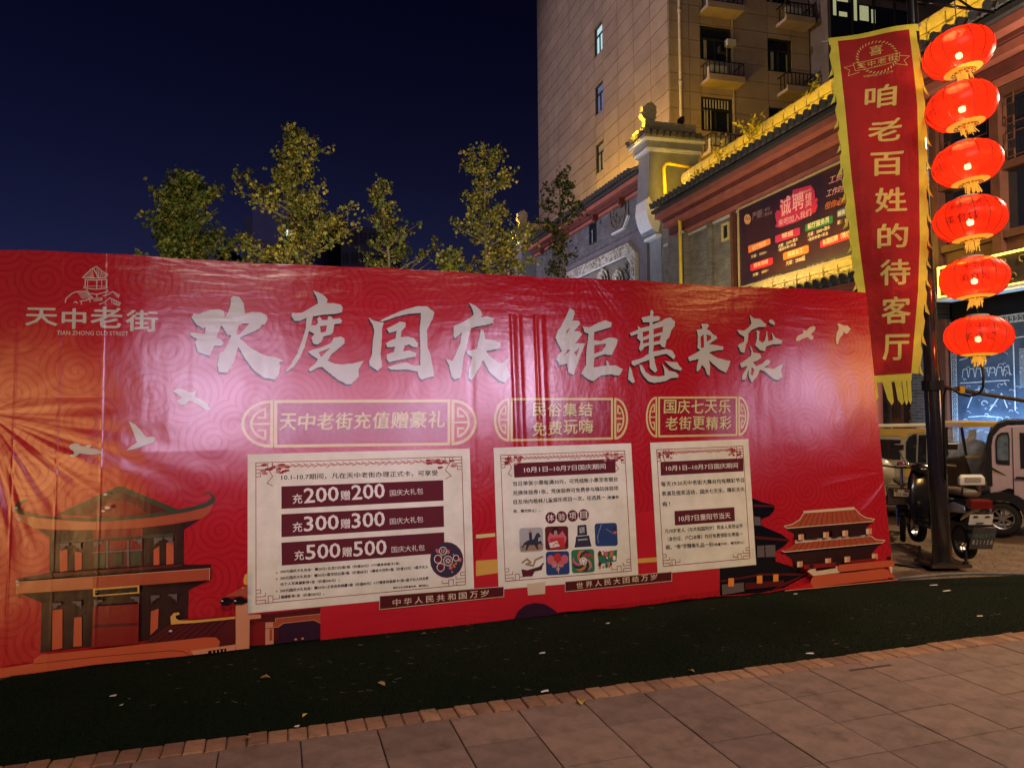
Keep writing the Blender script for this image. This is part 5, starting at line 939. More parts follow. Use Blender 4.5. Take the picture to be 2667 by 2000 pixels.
def head(pr):
    pr.poly(bi['crim'], Pq([(640,720),(665,680),(700,690),(700,570),(850,500),(850,440),(1070,380),(1110,450),(1120,540),(1150,620),(1130,700),(1060,740),(880,830),(700,890),(640,880),(660,840),(645,780)]), lv=1)
    T(pr, 'pink', '诚', (708,770), (832,712), 215, .03, 3); T(pr, 'pink', '聘', (850,705), (985,650), 205, .03, 3); T(pr, 'pink', '精', (1000,570), (1078,545), 85, .02, 3); T(pr, 'pink', '英', (1003,655), (1082,620), 80, .02, 3)
    T(pr, 'pink', '来吧加入我们', (680,880), (1072,745), 80, .02, 3); T(pr, 'pink', 'Recruitment', (848,530), (1070,450), 42, .02, 3)
    for cx, cy, s in ((1105,655,50), (1138,558,25)): pr.poly(bi['red'], Pq([(cx+s*(1 if k % 2 == 0 else .42)*sin(k*pi/5), cy-s*(1 if k % 2 == 0 else .42)*cos(k*pi/5)*1.2) for k in range(10)]), lv=4)
bprint('recruitment_headline', head)
for st, a, b, h, m in (('工资高', (1280,375), (1530,285), 90, 'pink'), ('工作时间短', (1250,530), (1600,410), 85, 'pink'), ('但你必须', (1230,680), (1520,590), 85, 'org')): bprint('handwritten_line', lambda pr: T(pr, m, st, a, b, h, .0, 2, .3))
# ---------------- upper windows with lattice, right of the pier
win = empty('lattice_window', FBm(0, 0, 0), 'tall brown wooden lattice windows behind the string of red lanterns', 'window')
for x in (-11.55, -10.22, -8.9, -7.85): box(win, 'post', x-.09, x+.09, -.09, .28, 3.62, 7.02, M_['wood'])
for z in (3.62, 4.45, 5.62, 6.9): box(win, 'rail', -11.55, -7.85, -.06, .2, z, z+.13, M_['wood'])
for x0 in (-11.46, -10.13, -8.81):
    box(win, 'pane', x0, x0+1.15, .1, .12, 4.58, 6.9, M_['glass']); box(win, 'panel_board', x0, x0+1.15, .02, .1, 3.75, 4.45, M_['wood'])
    for z0, z1 in ((5.75, 6.28), (6.32, 6.9)):
        mb = MB(); a, b = x0+.10, x0+1.05
        mb.tube([(a, -.02, z0+.06), (b, -.02, z0+.06), (b, -.02, z1-.06), (a, -.02, z1-.06)], .012, 4, True); mb.tube([(a+.14, -.02, z0), (a+.14, -.02, z0+.18), (a, -.02, z0+.18)], .012, 4); mb.tube([(b-.14, -.02, z1), (b-.14, -.02, z1-.18), (b, -.02, z1-.18)], .012, 4); mb.tube([(a+.14, -.02, z1), (a+.14, -.02, z1-.18), (a, -.02, z1-.18)], .012, 4); mb.build('lattice', M_['wood'], win)
# ---------------- lit sign frame
LEDM = mat('led_strip', (1, .75, .1), emit=(1, .62, .06), es=7, var=0)
sg = empty('led_edged_sign', FBm(-11.25, -.3, 3.58), 'shop sign outlined by a glowing yellow LED strip behind the fifth lantern', 'sign')
box(sg, 'sign_board', 0, 4.2, 0, .3, 0, .55, mat('sign_wood', (.05,.03,.02), .6, var=.3)); box(sg, 'under_trim', -.03, 4.2, -.04, .3, -.07, 0, M_['white'])
for a in ((0, 4.2, -.03, -.01, .53, .56), (-.01, .02, -.03, -.01, 0, .56), (0, 4.2, -.03, -.01, -.005, .02)): box(sg, 'led_strip', *a, LEDM)
mb = MB(); mb.smooth = True; r = random.Random(3)
for k in range(22):
    c = Vector((.25+k*.18, -.02, .14 if k % 2 else .40)); mb.tube([(c.x+.07*cos(t)*(1-t*.08), -.02, c.z+.07*sin(t)*(1-t*.08)) for t in [j*.7 for j in range(8)]], .012, 4)
mb.build('fret_carving', mat('gilt_fret', (.35,.26,.08), .5, .3, var=.2), sg)
lamp('AREA', FB.m @ Vector((-9.2, -.42, 3.55)), FB.m @ Vector((-9.2, -.5, 2.8)), 14, (1,.7,.2), 3.6, size_y=.04, name='led_strip_light')
# ---------------- blue mural board
mu = empty('chalk_mural', FBm(-11.3, -.04, 0), 'blue chalk-drawn mural of an old street inside a meander border, behind the parked tricycles', 'mural')
box(mu, 'board', 0, 3.6, 0, .06, .7, 3.14, mat('mural_blue', (.03,.05,.10), .6, var=.4, vs=3, c2=(.05,.09,.16))); box(mu, 'side_post', -.25, -.06, -.05, .1, 0, 3.2, M_['wood'])
CH = mat('chalk_line', (.45,.50,.58), .8, var=.3, vs=20); pr = MB()
def cl(p, w=.008, y=-.006):
    for a, b in zip(p, p[1:]):
        d = Vector((b[0]-a[0], 0, b[1]-a[1])); 
        if d.length < 1e-5: continue
        d.normalize(); n_ = Vector((-d.z, 0, d.x))*w; A, B_ = Vector((a[0], y, a[1])), Vector((b[0], y, b[1])); pr.add([A-n_, B_-n_, B_+n_, A+n_], [(0,1,2,3)])
for k in range(26):
    z = .78+k*.09; cl([(.03,z),(.11,z),(.11,z+.055),(.055,z+.055),(.055,z+.03),(.085,z+.03)], .005)
for x in (.02, .13): cl([(x,.72),(x,3.12)], .006)
cl([(0,3.12),(3.6,3.12)]); cl([(.13,3.0),(3.6,3.0)])
for k in range(40): x = .16+k*.09; cl([(x,3.02),(x+.055,3.02),(x+.055,3.09),(x+.02,3.09),(x+.02,3.06)], .005)
pr.build('meander_border', CH, mu, fix=False); pr = MB(); r = random.Random(12)
cl([(.2,2.55),(1.25,2.75),(1.3,2.62),(.2,2.42)]); cl([(1.3,2.75),(1.3,1.5)], .012); cl([(1.25,2.72),(1.75,2.75)]); cl([(.2,2.0),(1.2,2.02)])
for k in range(7): cl([(.25+k*.14,2.1),(.28+k*.14,2.25),(.36+k*.14,2.25),(.38+k*.14,2.1)], .006)
for k in range(22): z = 1.9+k*.03; cl([(1.4,z),(1.75,z+r.uniform(-.01,.01))], .004)
cl([(.35,1.55),(.5,1.85),(.62,1.9)], .01); cl([(.8,1.5),(1.05,1.8),(1.15,1.55)], .01)
for k in range(4): cl([(2.0+k*.09,1.95),(2.0+k*.09,2.3)], .012)
cl([(1.85,2.35),(1.85,2.95),(2.4,2.95),(2.4,2.35),(1.85,2.35)], .012); cl([(2.0,3.0),(2.1,3.08),(2.2,3.0)], .01)
for k in range(46): x = r.uniform(.2, 3.2); z = r.uniform(.8, 1.5); l = r.uniform(.1, .7); cl([(x,z),(x+l*.5,z+r.uniform(-.02,.03)),(x+l,z+r.uniform(-.02,.05))], r.uniform(.003,.007))
for k in range(60): x = r.uniform(.2, 1.7); z = r.uniform(1.1, 2.5); s = r.uniform(.02, .07); cl([(x+s*cos(t),z+s*sin(t)*.7) for t in [j*.9 for j in range(r.randint(3,7))]], .004)
for k in range(30): x = r.uniform(1.5, 3.2); z = r.uniform(1.2, 2.9); s = r.uniform(.04, .14); cl([(x+s*cos(t),z+s*sin(t)*.7) for t in [j*.9 for j in range(r.randint(3,7))]], .005)
pr.build('chalk_drawing', CH, mu, fix=False)['kind'] = 'stuff'; PRT = Print(FB); g = glyphs('酒', .0); pr = MB(); pr.add([(1.93+x*.38, -.008, 2.45+y*.4) for x, y in g[0]], g[1]); pr.build('chalk_character', CH, mu, fix=False)
lamp('AREA', FB.m @ Vector((-9.9, -.45, .95)), FB.m @ Vector((-9.9, 0, 1.9)), 75, (.42,.68,1.0), 2.4, size_y=.1, name='mural_flood')
# ---------------- doorway zone left of the lamp post
pc = empty('round_column', FBm(-12.95, -.35, 0), 'round dull red column behind the pennant tips', 'column'); mb = MB(); mb.smooth = True; mb.lathe([(.22,0),(.22,.12),(.18,.16),(.18,3.6)], 20); mb.build('shaft', M_['red'], pc)
dr = empty('shop_door', FBm(-12.75, -.05, 0), 'dark panelled shop door with lettering down its edge, behind the e-bike', 'door'); box(dr, 'door_leaf', 0, .32, -.03, .03, 0, 2.6, M_['wood']); box(dr, 'door_leaf', .34, .66, -.03, .03, 0, 2.6, M_['frame'])
for x in (.05, .14, .23): box(dr, 'bar', x-.008, x+.008, -.05, -.03, 1.35, 2.4, M_['iron'])
g = glyphs('Athena', .01); mb = MB(); mb.add([(.56-y*.10, -.035, 1.2+x*.75) for x, y in g[0]], g[1]); mb.build('door_lettering', mat('dull_gold_letters', (.25,.20,.10), .5), dr, fix=False)
# ------------------------------------------------------------------ residential tower
tw = empty('residential_tower', FT.m, 'tall stone-clad apartment tower rising behind the shops, amber light at its base', 'apartment tower')
H0, H1 = 0, 46
VJ = [0, -1.70, -3.47, -5.32, -7.25, -8.35, -10.30, -12.3, -14.4, -16.5, -18.55]; SJ = [.94, 1.47, 2.95, 4.74, 5.85, 6.8]      # vertical joints
core = MB(); core.box(-18.55, -.16, .16, 14, H0, H1); core.build('core', M_['joint'], tw)
e = .017; sm = [mat('tower_panel_%d' % i, c, .62, var=.17, vs=.8, bump=.0015, bs=30) for i, c in enumerate(((.30,.235,.20), (.285,.222,.19), (.315,.245,.205)))]
rt = random.Random(8); ZJ = [15.6+.744*k for k in range(-14, 42)]
WIN = [(-8.30, -7.28, z) for z in (20.0, 16.9, 13.8, 10.7, 23.1, 26.2, 29.3, 32.4, 35.5)]
def clash(x0, x1, z0, z1, wins, h): 
    for a, b, z in wins:
        if x0 < b-.02 and x1 > a+.02 and z0 < z+h-.02 and z1 > z+.02: return (a, b, z, z+h)
    return None
def split(x0, x1, z0, z1, w):
    a, b, c, d = w; out = []
    if c > z0+.03: out.append((x0, x1, z0, min(c, z1)))
    if d < z1-.03: out.append((x0, x1, max(d, z0), z1))
    zz0, zz1 = max(z0, c), min(z1, d)
    if a > x0+.05: out.append((x0, a, zz0, zz1))
    if b < x1-.05: out.append((b, x1, zz0, zz1))
    return [o for o in out if o[3]-o[2] > .04 and o[1]-o[0] > .04]
cnt = 0; far = MB()
def panel(x0, x1, z0, z1, side, stuff):
    global cnt
    mb = far if stuff else MB()
    if side: mb.box(x0+e, x1-e, -.02, .03, z0+e, z1-e) if not stuff else mb.box(x0+e, x1-e, -.02, .03, z0+e, z1-e)
    else: mb.box(x0+e, x1-e, -.02, .03, z0+e, z1-e)
    if not stuff: o = mb.build('cladding_panel', rt.choice(sm), tw if not side else sd, fix=False)
sd = tw
for k in range(len(ZJ)-1):
    z0, z1 = ZJ[k], ZJ[k+1]
    for x0, x1 in zip(VJ[1:], VJ[:-1]):
        c = clash(x0, x1, z0, z1, WIN, 1.5)
        for p in ([(x0, x1, z0, z1)] if not c else split(x0, x1, z0, z1, c)): panel(*p, False, not (8.5 < z0 < 29.5 and z0 < 18.2+max(0, -x0)*.62))
far.build('upper_cladding', sm[0], tw, fix=False)['kind'] = 'stuff'
def tower_window(root, x0, x1, z0, z1, lit=None, split_top=True, y=.12):
    w = MB(); w.prism([(x0,z0),(x1,z0),(x1,z1),(x0,z1)], y-.09, y+.02, 'y', [[(x0+.06,z0+.06),(x1-.06,z0+.06),(x1-.06,z1-.06),(x0+.06,z1-.06)]])
    zt = z0+(z1-z0)*.68; xm = (x0+x1)/2; w.box(x0+.05, x1-.05, y-.07, y, zt-.035, zt+.035); w.box(xm-.03, xm+.03, y-.07, y, z0+.05, zt); wf = w.build('window', M_['frame'], root)
    gm_ = lit or M_['glass']
    for a in ((x0+.06, xm-.03, z0+.06, zt-.03), (xm+.03, x1-.06, z0+.06, zt-.03), (x0+.06, x1-.06, zt+.03, z1-.06)): box(wf, 'pane', a[0], a[1], y-.01, y+.0, a[2], a[3], gm_)
    box(root, 'window_reveal', x0-.01, x1+.01, y+.02, y+.05, z0-.01, z1+.01, M_['dark'])
    return wf
litc = mat('lit_curtain', (.4,.5,.5), emit=(.28,.55,.60), es=1.0, var=.2, vs=2); dimc = mat('dim_curtain', (.10,.12,.18), .4, emit=(.05,.07,.16), es=1, var=.3, vs=3); grc = mat('grey_curtain', (.25,.24,.20), .5, var=.3, vs=4)
for i, (a, b, z) in enumerate(WIN): tower_window(tw, a, b, z, z+1.5, {0: litc, 1: dimc, 2: grc}.get(i))
# side face
side = empty('tower_side', FS.m, None) ; bpy.data.objects.remove(side)
sdm = FT.m.inverted() @ FS.m
def sbox(name, x0, x1, y0, y1, z0, z1, m, bev=0, parent=None):
    mb = MB(); mb.T = sdm; mb.box(x0, x1, y0, y1, z0, z1, bev); return mb.build(name, m, parent or tw)
sbox('side_core', .16, 14, .16, 2, H0, H1, M_['joint'])
SW = []
for f in range(-2, 8):
    zb = 16.32+3.06*f; SW.append((1.5, 2.93, zb, 1.45, 0)); SW.append((4.76, 5.9, zb-.15, 1.45, 1))
far = MB(); far.T = sdm
def sclash(x0, x1, z0, z1): 
    return [(a, b, z, z+h) for a, b, z, h, _ in SW if x0 < b-.02 and x1 > a+.02 and z0 < z+h-.02 and z1 > z+.02]
SJX = [0, .94, 1.47, 2.95, 4.74, 5.92, 6.85]
for k in range(len(ZJ)-1):
    for x0, x1 in zip(SJX[:-1], SJX[1:]):
        c = sclash(x0, x1, ZJ[k], ZJ[k+1]); ps = [(x0, x1, ZJ[k], ZJ[k+1])]
        for cc in c: ps = [q for p in ps for q in split(*p, cc)]
        for p in ps:
            st = not (10.5 < ZJ[k] < 19.5); mb = far if st else MB(); mb.T = sdm; mb.box(p[0]+e*.7, p[1]-e*.7, -.02, .03, p[2]+e*.7, p[3]-e*.7)
            if not st: mb.build('side_panel', rt.choice(sm), tw)
far.build('upper_side_cladding', sm[1], tw)['kind'] = 'stuff'
for a, b, z, h, kd in SW:
    w = MB(); w.T = sdm; w.prism([(a,z),(b,z),(b,z+h),(a,z+h)], .04, .15, 'y', [[(a+.06,z+.06),(b-.06,z+.06),(b-.06,z+h-.06),(a+.06,z+h-.06)]]); zt = z+h*.66; w.box(a+.05, b-.05, .06, .13, zt-.03, zt+.03); w.box((a+b)/2-.03, (a+b)/2+.03, .06, .13, z+.05, zt); wf = w.build('side_window', M_['frame'], tw)
    for q in ((a+.06,(a+b)/2-.03,z+.06,zt-.03), ((a+b)/2+.03,b-.06,z+.06,zt-.03), (a+.06,b-.06,zt+.03,z+h-.06)): mb = MB(); mb.T = sdm; mb.box(q[0], q[1], .13, .14, q[2], q[3]); mb.build('pane', M_['glass'], wf)
    mb = MB(); mb.T = sdm; mb.box(a+.2, a+.34, .10, .12, z+.08, zt-.05); mb.box(b-.16, b-.10, .10, .12, z+.08, z+h*.6); mb.build('curtain_edge', grc, wf)
    if kd == 0 and abs(z-13.26) < .1:
        mb = MB(); mb.T = sdm
        for k in range(9): mb.box(a+.1+k*.14, a+.16+k*.14, .02, .04, zt+.05, z+h-.08)
        for k in range(3): mb.box(a+.12+k*.15, a+.15+k*.15, .02, .04, z+.08, zt-.04)
        mb.build('window_bars', M_['pale'], wf)
    if z > 9:                                          # slab for air conditioners with a rail
        zs = z-1.10 if kd == 0 else z-1.05; xa, xb = (1.42, 3.12) if kd == 0 else (5.15, 6.6)
        if z-1.2 < 9: continue
        lg = MB(); lg.T = sdm; lg.box(xa, xb, -.80, .03, zs-.10, zs+.04); lg.box(xa, xb, -.80, -.70, zs+.04, zs+.16); sl = lg.build('ac_ledge', sm[2], tw)
        rl = MB(); rl.T = sdm; zt_ = zs+.72
        for p0, p1 in (((xa+.05,-.75,zt_),(xb-.05,-.75,zt_)), ((xa+.05,-.75,zt_),(xa+.05,0,zt_)), ((xb-.05,-.75,zt_),(xb-.05,0,zt_)), ((xa+.05,-.75,zs+.2),(xb-.05,-.75,zs+.2))): rl.cyl(p0, p1, .025, n=4)
        for k in range(8): x = xa+.05+(xb-xa-.1)*k/7; rl.cyl((x,-.75,zs+.1), (x,-.75,zt_), .022, n=4)
        for k in range(3): rl.cyl((xa+.05,-.75+k*.25,zs+.1), (xa+.05,-.75+k*.25,zt_), .02, n=4)
        rl.build('rail', M_['iron'], sl)
        if kd == 0 or z > 17: mb = MB(); mb.T = sdm; mb.box(xa+.15, xa+.95, -.60, -.28, zs+.06, zs+.62, .02); mb.build('ac_unit', M_['acw'], sl)
mb = MB(); mb.T = sdm; mb.smooth = True; mb.cyl((.46,-.12,0), (.46,-.12,H1-1), .065, n=10)
for k in range(14): mb.cyl((.46,-.12,2.9+k*3.05), (.46,-.12,3.05+k*3.05), .085, n=10)
mb.build('downpipe', M_['pipe'], tw); mb = MB(); mb.T = sdm; mb.cyl((3.0,-.06,0), (3.0,-.06,H1-2), .035, n=6); mb.build('conduit', M_['pipe'], tw)
sbox('meter_box', 3.0-.38, 3.0+.02, -.28, -.02, 16.93, 17.22, M_['acw'], .015)
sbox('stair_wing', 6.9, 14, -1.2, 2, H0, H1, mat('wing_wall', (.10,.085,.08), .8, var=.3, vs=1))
for f in range(0, 6):
    z = 13.6+3.06*f
    for k in range(4): sbox('balcony_glazing', 7.1+k*1.1, 8.1+k*1.1, -1.24, -1.2, z+.2, z+2.3, M_['glass']); sbox('glazing_bar', 6.98+k*1.1, 7.06+k*1.1, -1.28, -1.2, z, z+2.6, M_['frame'])
    sbox('balcony_band', 6.9, 12, -1.34, -1.2, z-.35, z+.15, M_['iron'])
lit2 = mat('lit_balcony', (.5,.5,.3), emit=(.75,.78,.42), es=.38, var=.35, vs=8)
for q in ((7.15,7.3,18.3,19.1),(7.35,7.9,18.95,19.1),(7.45,7.85,18.3,18.5),(8.2,8.35,18.2,19.3),(8.5,8.95,18.25,18.9),(9.1,9.3,18.2,18.8),(7.2,7.7,19.3,19.5)): sbox('lit_interior', q[0], q[1], -1.255, -1.242, q[2], q[3], lit2)
# ------------------------------------------------------------------ far towers behind the trees
def far_tower(px0, px1, pyt, Y, dep, label, c, win=None, parap=True):
    a = at_depth(px0, 700, Y); b = at_depth(px1, 700, Y); zt = at_depth(px0, pyt, Y).z; w = b.x-a.x; r = empty('far_tower', Vector((a.x, Y, 0)), label, 'tower block'); m = mat('far_wall_%d' % px0, c, .9, var=.15, vs=.2)
    mb = MB(); mb.box(0, w, 0, dep, 0, zt); mb.build('wall', m, r)
    if parap: mb = MB(); mb.tube([(0,0,zt),(0,0,zt+1.8),(w*.35,0,zt+1.8)], .12, 4); mb.build('roof_frame', m, r)
    if win:
        nx_, nz_, wx, wz, gl = win; me = MB(); me.box(-wx/2, wx/2, -.04, .02, 0, wz); mf = me.mesh('window', gl); me = MB(); me.tube([(-wx/2,-.06,0),(wx/2,-.06,0),(wx/2,-.06,wz),(-wx/2,-.06,wz)], .05, 4, True); me.cyl((0,-.06,0), (0,-.06,wz), .04, n=4); ff = me.mesh('window_frame', mat('far_frame_%d' % px0, (.25,.25,.32), .7, var=0))
        for i in range(nx_):
            for j in range(nz_): 
                zz = zt-2.4-j*3; o = link('window', mf, r, ((i+.5)*w/nx_, 0, zz)); link('window_frame', ff, o)
    return r
gl = mat('far_glass', (.01,.01,.02), .2)
ft = far_tower(658, 818, 534, 110, 14, 'pale bluish tower block behind the tallest ginkgo tree', (.42,.42,.85), None)
o = box(ft, 'lit_window', 5.0, 5.9, -.05, .02, 27.1, 28.1, mat('far_lit_window', (.5,.7,.8), emit=(.5,.85,1), es=2.2, var=0)); box(ft, 'side_fin', -1.6, -.2, 1, 12, 0, at_depth(650, 560, 110).z, mat('far_fin', (.30,.31,.46), .9))
for j in range(6): box(ft, 'window', 8.3, 8.9, -.04, .02, 20+j*3.1, 21.1+j*3.1, gl)
far_tower(822, 888, 570, 118, 14, 'nearly black tower block between the two lighter ones', (.02,.02,.03), None, False)
far_tower(888, 1005, 592, 112, 16, 'dim tower block with rows of small windows behind the short tree', (.17,.17,.30), (5, 9, 1.0, 1.5, gl), False)
far_tower(560, 600, 652, 150, 10, 'low dark block just above the backdrop between two trees', (.03,.03,.05), None, False)
# ------------------------------------------------------------------ lamp post, pennant and lanterns
PB = on_ground(2455, 1470); pt_ = at_depth(2373, -40, PB.y-.05); plm = mat('black_gloss_paint', (.022,.018,.016), .14, spec=1.0, var=.3, vs=8)
post = empty('lamp_post', PB, 'tall black gloss lamp post right of the backdrop, carrying the pennant and lanterns', 'lamp post')
ax = (pt_-PB); mb = MB(); mb.smooth = True
N_ = 16
def fl_ring(t, r): 
    c = ax*t; return [(c.x + r*(1-.02*(k % 2))*cos(2*pi*k/N_), c.y + r*(1-.02*(k % 2))*sin(2*pi*k/N_), c.z) for k in range(N_)]
rings = [(0,.10),(.03,.09),(.32,.086),(.325,.078),(.50,.070),(1.0,.050),(1.25,.042)]; vs = [v for t, r in rings for v in fl_ring(t, r)]
mb.smooth = True; mb.add(vs, [(i*N_+k, i*N_+(k+1) % N_, (i+1)*N_+(k+1) % N_, (i+1)*N_+k) for i in range(len(rings)-1) for k in range(N_)]); mb.build('shaft', plm, post, fix=True)
mb = MB(); mb.box(-.2,.2,-.17,.17,0,.03); mb.build('base_plate', mat('rusty_plate', (.06,.04,.03), .7, .4, var=.4, vs=15), post, fix=False)
for x, y in ((-.16,-.13),(.16,-.13),(.16,.13),(-.16,.13)): mb = MB(); mb.cyl((x,y,.02), (x,y,.17), .014, n=6); mb.cyl((x,y,.03), (x,y,.055), .028, n=6); mb.build('anchor_bolt', M_['iron'], post, fix=False)
def on_post(py): 
    best = min((k/400 for k in range(0, 500)), key=lambda t: abs(proj_y(PB+ax*t)-py)); return PB+ax*best
CRI = CR.inverted()
def proj_y(p): q = CRI @ (p-CP); return 1000 - FOC*q.y/-q.z
def proj_x(p): q = CRI @ (p-CP); return 1333.5 + FOC*q.x/-q.z
armU = on_post(0); armL = on_post(1005); eU = at_depth(2590, 34, armU.y-.25); eL = at_depth(2800, 1066, armL.y-.2)
mb = MB(); mb.smooth = True; mb.cyl(armU-PB, eU-PB, .016, n=8); mb.cyl((armU-PB)+Vector((0,0,.35)), (armU-PB).lerp(eU-PB, .75), .012, n=6); mb.build('lantern_arm', plm, post); mb = MB(); mb.cyl(armL-PB, eL-PB, .02, n=8); mb.build('lower_arm', plm, post); mb = MB(); c = armL-PB; mb.cyl(c-Vector((0,0,.05)), c+Vector((0,0,.05)), .105, n=12); mb.build('clamp', M_['iron'], post)
mb = MB(); c = armL-PB; q = c.lerp(eL-PB, .20); mb.box(q.x-.025, q.x+.025, q.y-.03, q.y+.03, q.z-.03, q.z+.04); mb.build('tie', M_['yel'], post)
# pennant
FF = Frame(on_post(70) + Vector((-.04, -.10, 0)), radians(-22.8))
def ripple(x, z): return .022*sin(x*9+z*2.1)+.018*sin(z*3.3+x*3) 
flag = empty('pennant', FF.m, 'tall red pennant with ragged yellow edges and yellow writing, hanging from the lamp post', 'banner')
def cloth(name, c, c2=None, rough=.65, tr=.25):
    m = mat('satin_' + name, c, rough, spec=.2, var=.14, vs=3, c2=c2, bump=.02, bs=6); return m
FM = [cloth('red', (.38,.014,.014)), cloth('yellow', (.78,.70,.08)), cloth('gold', (.70,.58,.16))]
def fprint(name, fn, mi):
    pr = Print(FF, 0, .09, ripple); fn(pr); me = pr.build(name, [FM[mi]], flag); return me
rows = [(109,2182,79,2367),(293,2202,275,2388),(456,2217,440,2394),(637,2238,625,2396),(769,2256,760,2391),(978,2277,972,2373)]
Lp = [(r[1], r[0]) for r in rows]; Rp = [(r[3], r[2]) for r in rows]
fprint('red_cloth', lambda pr: (pr.poly(0, Lp + Rp[::-1], lv=0), pr.poly(0, Lp + Rp[::-1], lv=-3)), 0)
def interp(P, t):
    f = t*(len(P)-1); i = min(int(f), len(P)-2); f -= i; return (P[i][0]+(P[i+1][0]-P[i][0])*f, P[i][1]+(P[i+1][1]-P[i][1])*f)
def edge(pr, P, s, w0, n, t0=.02):
    rf_ = random.Random(int(P[0][0])); inner = [interp(P, k/40) for k in range(41)]
    out = [(x+s*w0, y+2) for x, y in inner]; pr.poly(0, inner + out[::-1], lv=.5)
    for k in range(n):
        a = interp(P, t0+(1-t0)*k/n); b = interp(P, t0+(1-t0)*(k+.75)/n); c = interp(P, min(1, t0+(1-t0)*(k+1.0)/n)); w = w0+rf_.uniform(9, 15)
        pr.poly(0, [(a[0]+s*(w0-2), a[1]), (a[0]+s*(w0+4), (a[1]*.6+b[1]*.4)), (b[0]+s*w*.75, b[1]), (c[0]+s*(w+3), c[1]+8), (c[0]+s*w*.72, c[1]-1), (b[0]+s*(w0+1), b[1]+1), (b[0]+s*(w0-2), b[1]-2)], lv=.6)
fprint('ragged_edge', lambda pr: edge(pr, Lp, -1, 20, 13), 1); fprint('ragged_edge', lambda pr: edge(pr, Rp, 1, 19, 13), 1)
fprint('top_hem', lambda pr: pr.poly(0, [(2157,104),(2390,62),(2396,82),(2367,80),(2182,110),(2160,122)], lv=.8), 1)
fprint('bottom_hem', lambda pr: pr.poly(0, [(2250,981),(2375,972),(2374,992),(2262,998)], lv=.8), 1)
for q in ([(2262,996),(2284,996),(2288,1035),(2278,1050),(2266,1030)], [(2298,995),(2322,993),(2328,1046),(2323,1056),(2312,1040)], [(2330,993),(2347,992),(2354,1047),(2349,1055),(2338,1040)], [(2349,992),(2360,991),(2365,1047),(2361,1055),(2355,1042)], [(2362,991),(2372,990),(2375,1042),(2371,1053),(2365,1040)]): fprint('tail_strip', lambda pr: pr.poly(0, q, lv=.4), 1)
for ch, x0, x1, y0, y1, t in (('咱',2253,2333,221,277,8),('老',2262,2347,306,365,8),('百',2268,2352,394,456,7),('姓',2280,2361,488,552,6),('的',2286,2364,583,646,5),('待',2293,2369,676,742,3),('客',2298,2370,772,842,2),('厅',2301,2367,870,937,0)):
    fprint('pennant_character', lambda pr: pr.text(0, ch, (x0, y1+t/2), (x1, y1-t/2), y1-y0-2, .034, lv=1.5), 2)
def logo(pr):
    c = (2284, 150); 
    for k in range(34): a = 2*pi*k/34; pr.line(0, [(c[0]+49*cos(a), c[1]+37*sin(a)), (c[0]+54*cos(a+.08), c[1]+41*sin(a+.08))], 2.2, lv=1.5)
    rb = [(2222,166),(2343,142),(2340,163),(2228,185)]; pr.line(0, rb, 1.2, lv=1.6, closed=True)
    pr.line(0, [(2224,170),(2198,178),(2213,184),(2209,199),(2238,188)], 1.2, lv=1.6); pr.line(0, [(2343,150),(2368,151),(2354,162),(2362,175),(2330,170)], 1.2, lv=1.6)
    pr.text(0, '天中老街', (2233,180), (2336,160), 14, .0, lv=1.7, sp=1.2); pr.text(0, '喜', (2264,147), (2299,142), 24, .0, lv=1.7); pr.text(0, 'AAA', (2276,176), (2294,172), 4, .01, lv=1.7); pr.text(0, '中原福地 天下之中', (2249,202), (2325,192), 6, .0, lv=1.7)
fprint('pennant_emblem', logo, 2)
mb = MB(); a = FF.at(2140, 107); b = FF.at(2400, 61); mb.cyl((a[0], .03, a[1]), (b[0], .03, b[1]), .010, n=6); mb.build('pennant_rod', steel, flag)
# lanterns
def lantern_mats():
    m = bpy.data.materials.new('lantern_silk'); m.use_nodes = True; N = m.node_tree.nodes; L = m.node_tree.links; N.clear()
    o = N.new('ShaderNodeOutputMaterial'); t = N.new('ShaderNodeBsdfTranslucent'); t.inputs[0].default_value = (.95,.03,.007,1); d = N.new('ShaderNodeBsdfPrincipled'); d.inputs['Base Color'].default_value = (.55,.012,.008,1); d.inputs['Roughness'].default_value = .35
    e = N.new('ShaderNodeEmission'); e.inputs[0].default_value = (1,.035,.008,1); e.inputs[1].default_value = .22
    tr = N.new('ShaderNodeBsdfTransparent'); tr.inputs[0].default_value = (1,.5,.3,1); a = N.new('ShaderNodeAddShader'); x1 = N.new('ShaderNodeMixShader'); x1.inputs[0].default_value = .5; x2 = N.new('ShaderNodeMixShader'); x2.inputs[0].default_value = .22
    L.new(d.outputs[0], x1.inputs[1]); L.new(t.outputs[0], x1.inputs[2]); L.new(x1.outputs[0], a.inputs[0]); L.new(e.outputs[0], a.inputs[1]); L.new(a.outputs[0], x2.inputs[1]); L.new(tr.outputs[0], x2.inputs[2]); L.new(x2.outputs[0], o.inputs[0]); return m
LM = lantern_mats(); ribm = mat('lantern_wire', (.02,.002,.001), .5, var=0); goldm = mat('lantern_gold', (.85,.42,.06), .4, var=.3, vs=60, emit=(1,.42,.03), es=.70); bulbm = mat('bulb', (1,1,1), emit=(1,.80,.42), es=30, var=0); tasm = mat('tassel', (.75,.40,.06), .6, var=.3, vs=80, emit=(1,.55,.06), es=.45); inkm = mat('lantern_ink', (.09,.004,.002), .6, var=0)  # tassel and base disc emit, imitating lantern glow on them
LR = .312; LHh = .213
prof = [(LR*sin(t)**.85 if sin(t) > 0 else 0, -LHh*cos(t)) for t in [.50+k*(pi-1.0)/20 for k in range(21)]]
mb = MB(); mb.smooth = True; mb.lathe(prof, 40); shell_me = mb.mesh('lantern_shell', LM)
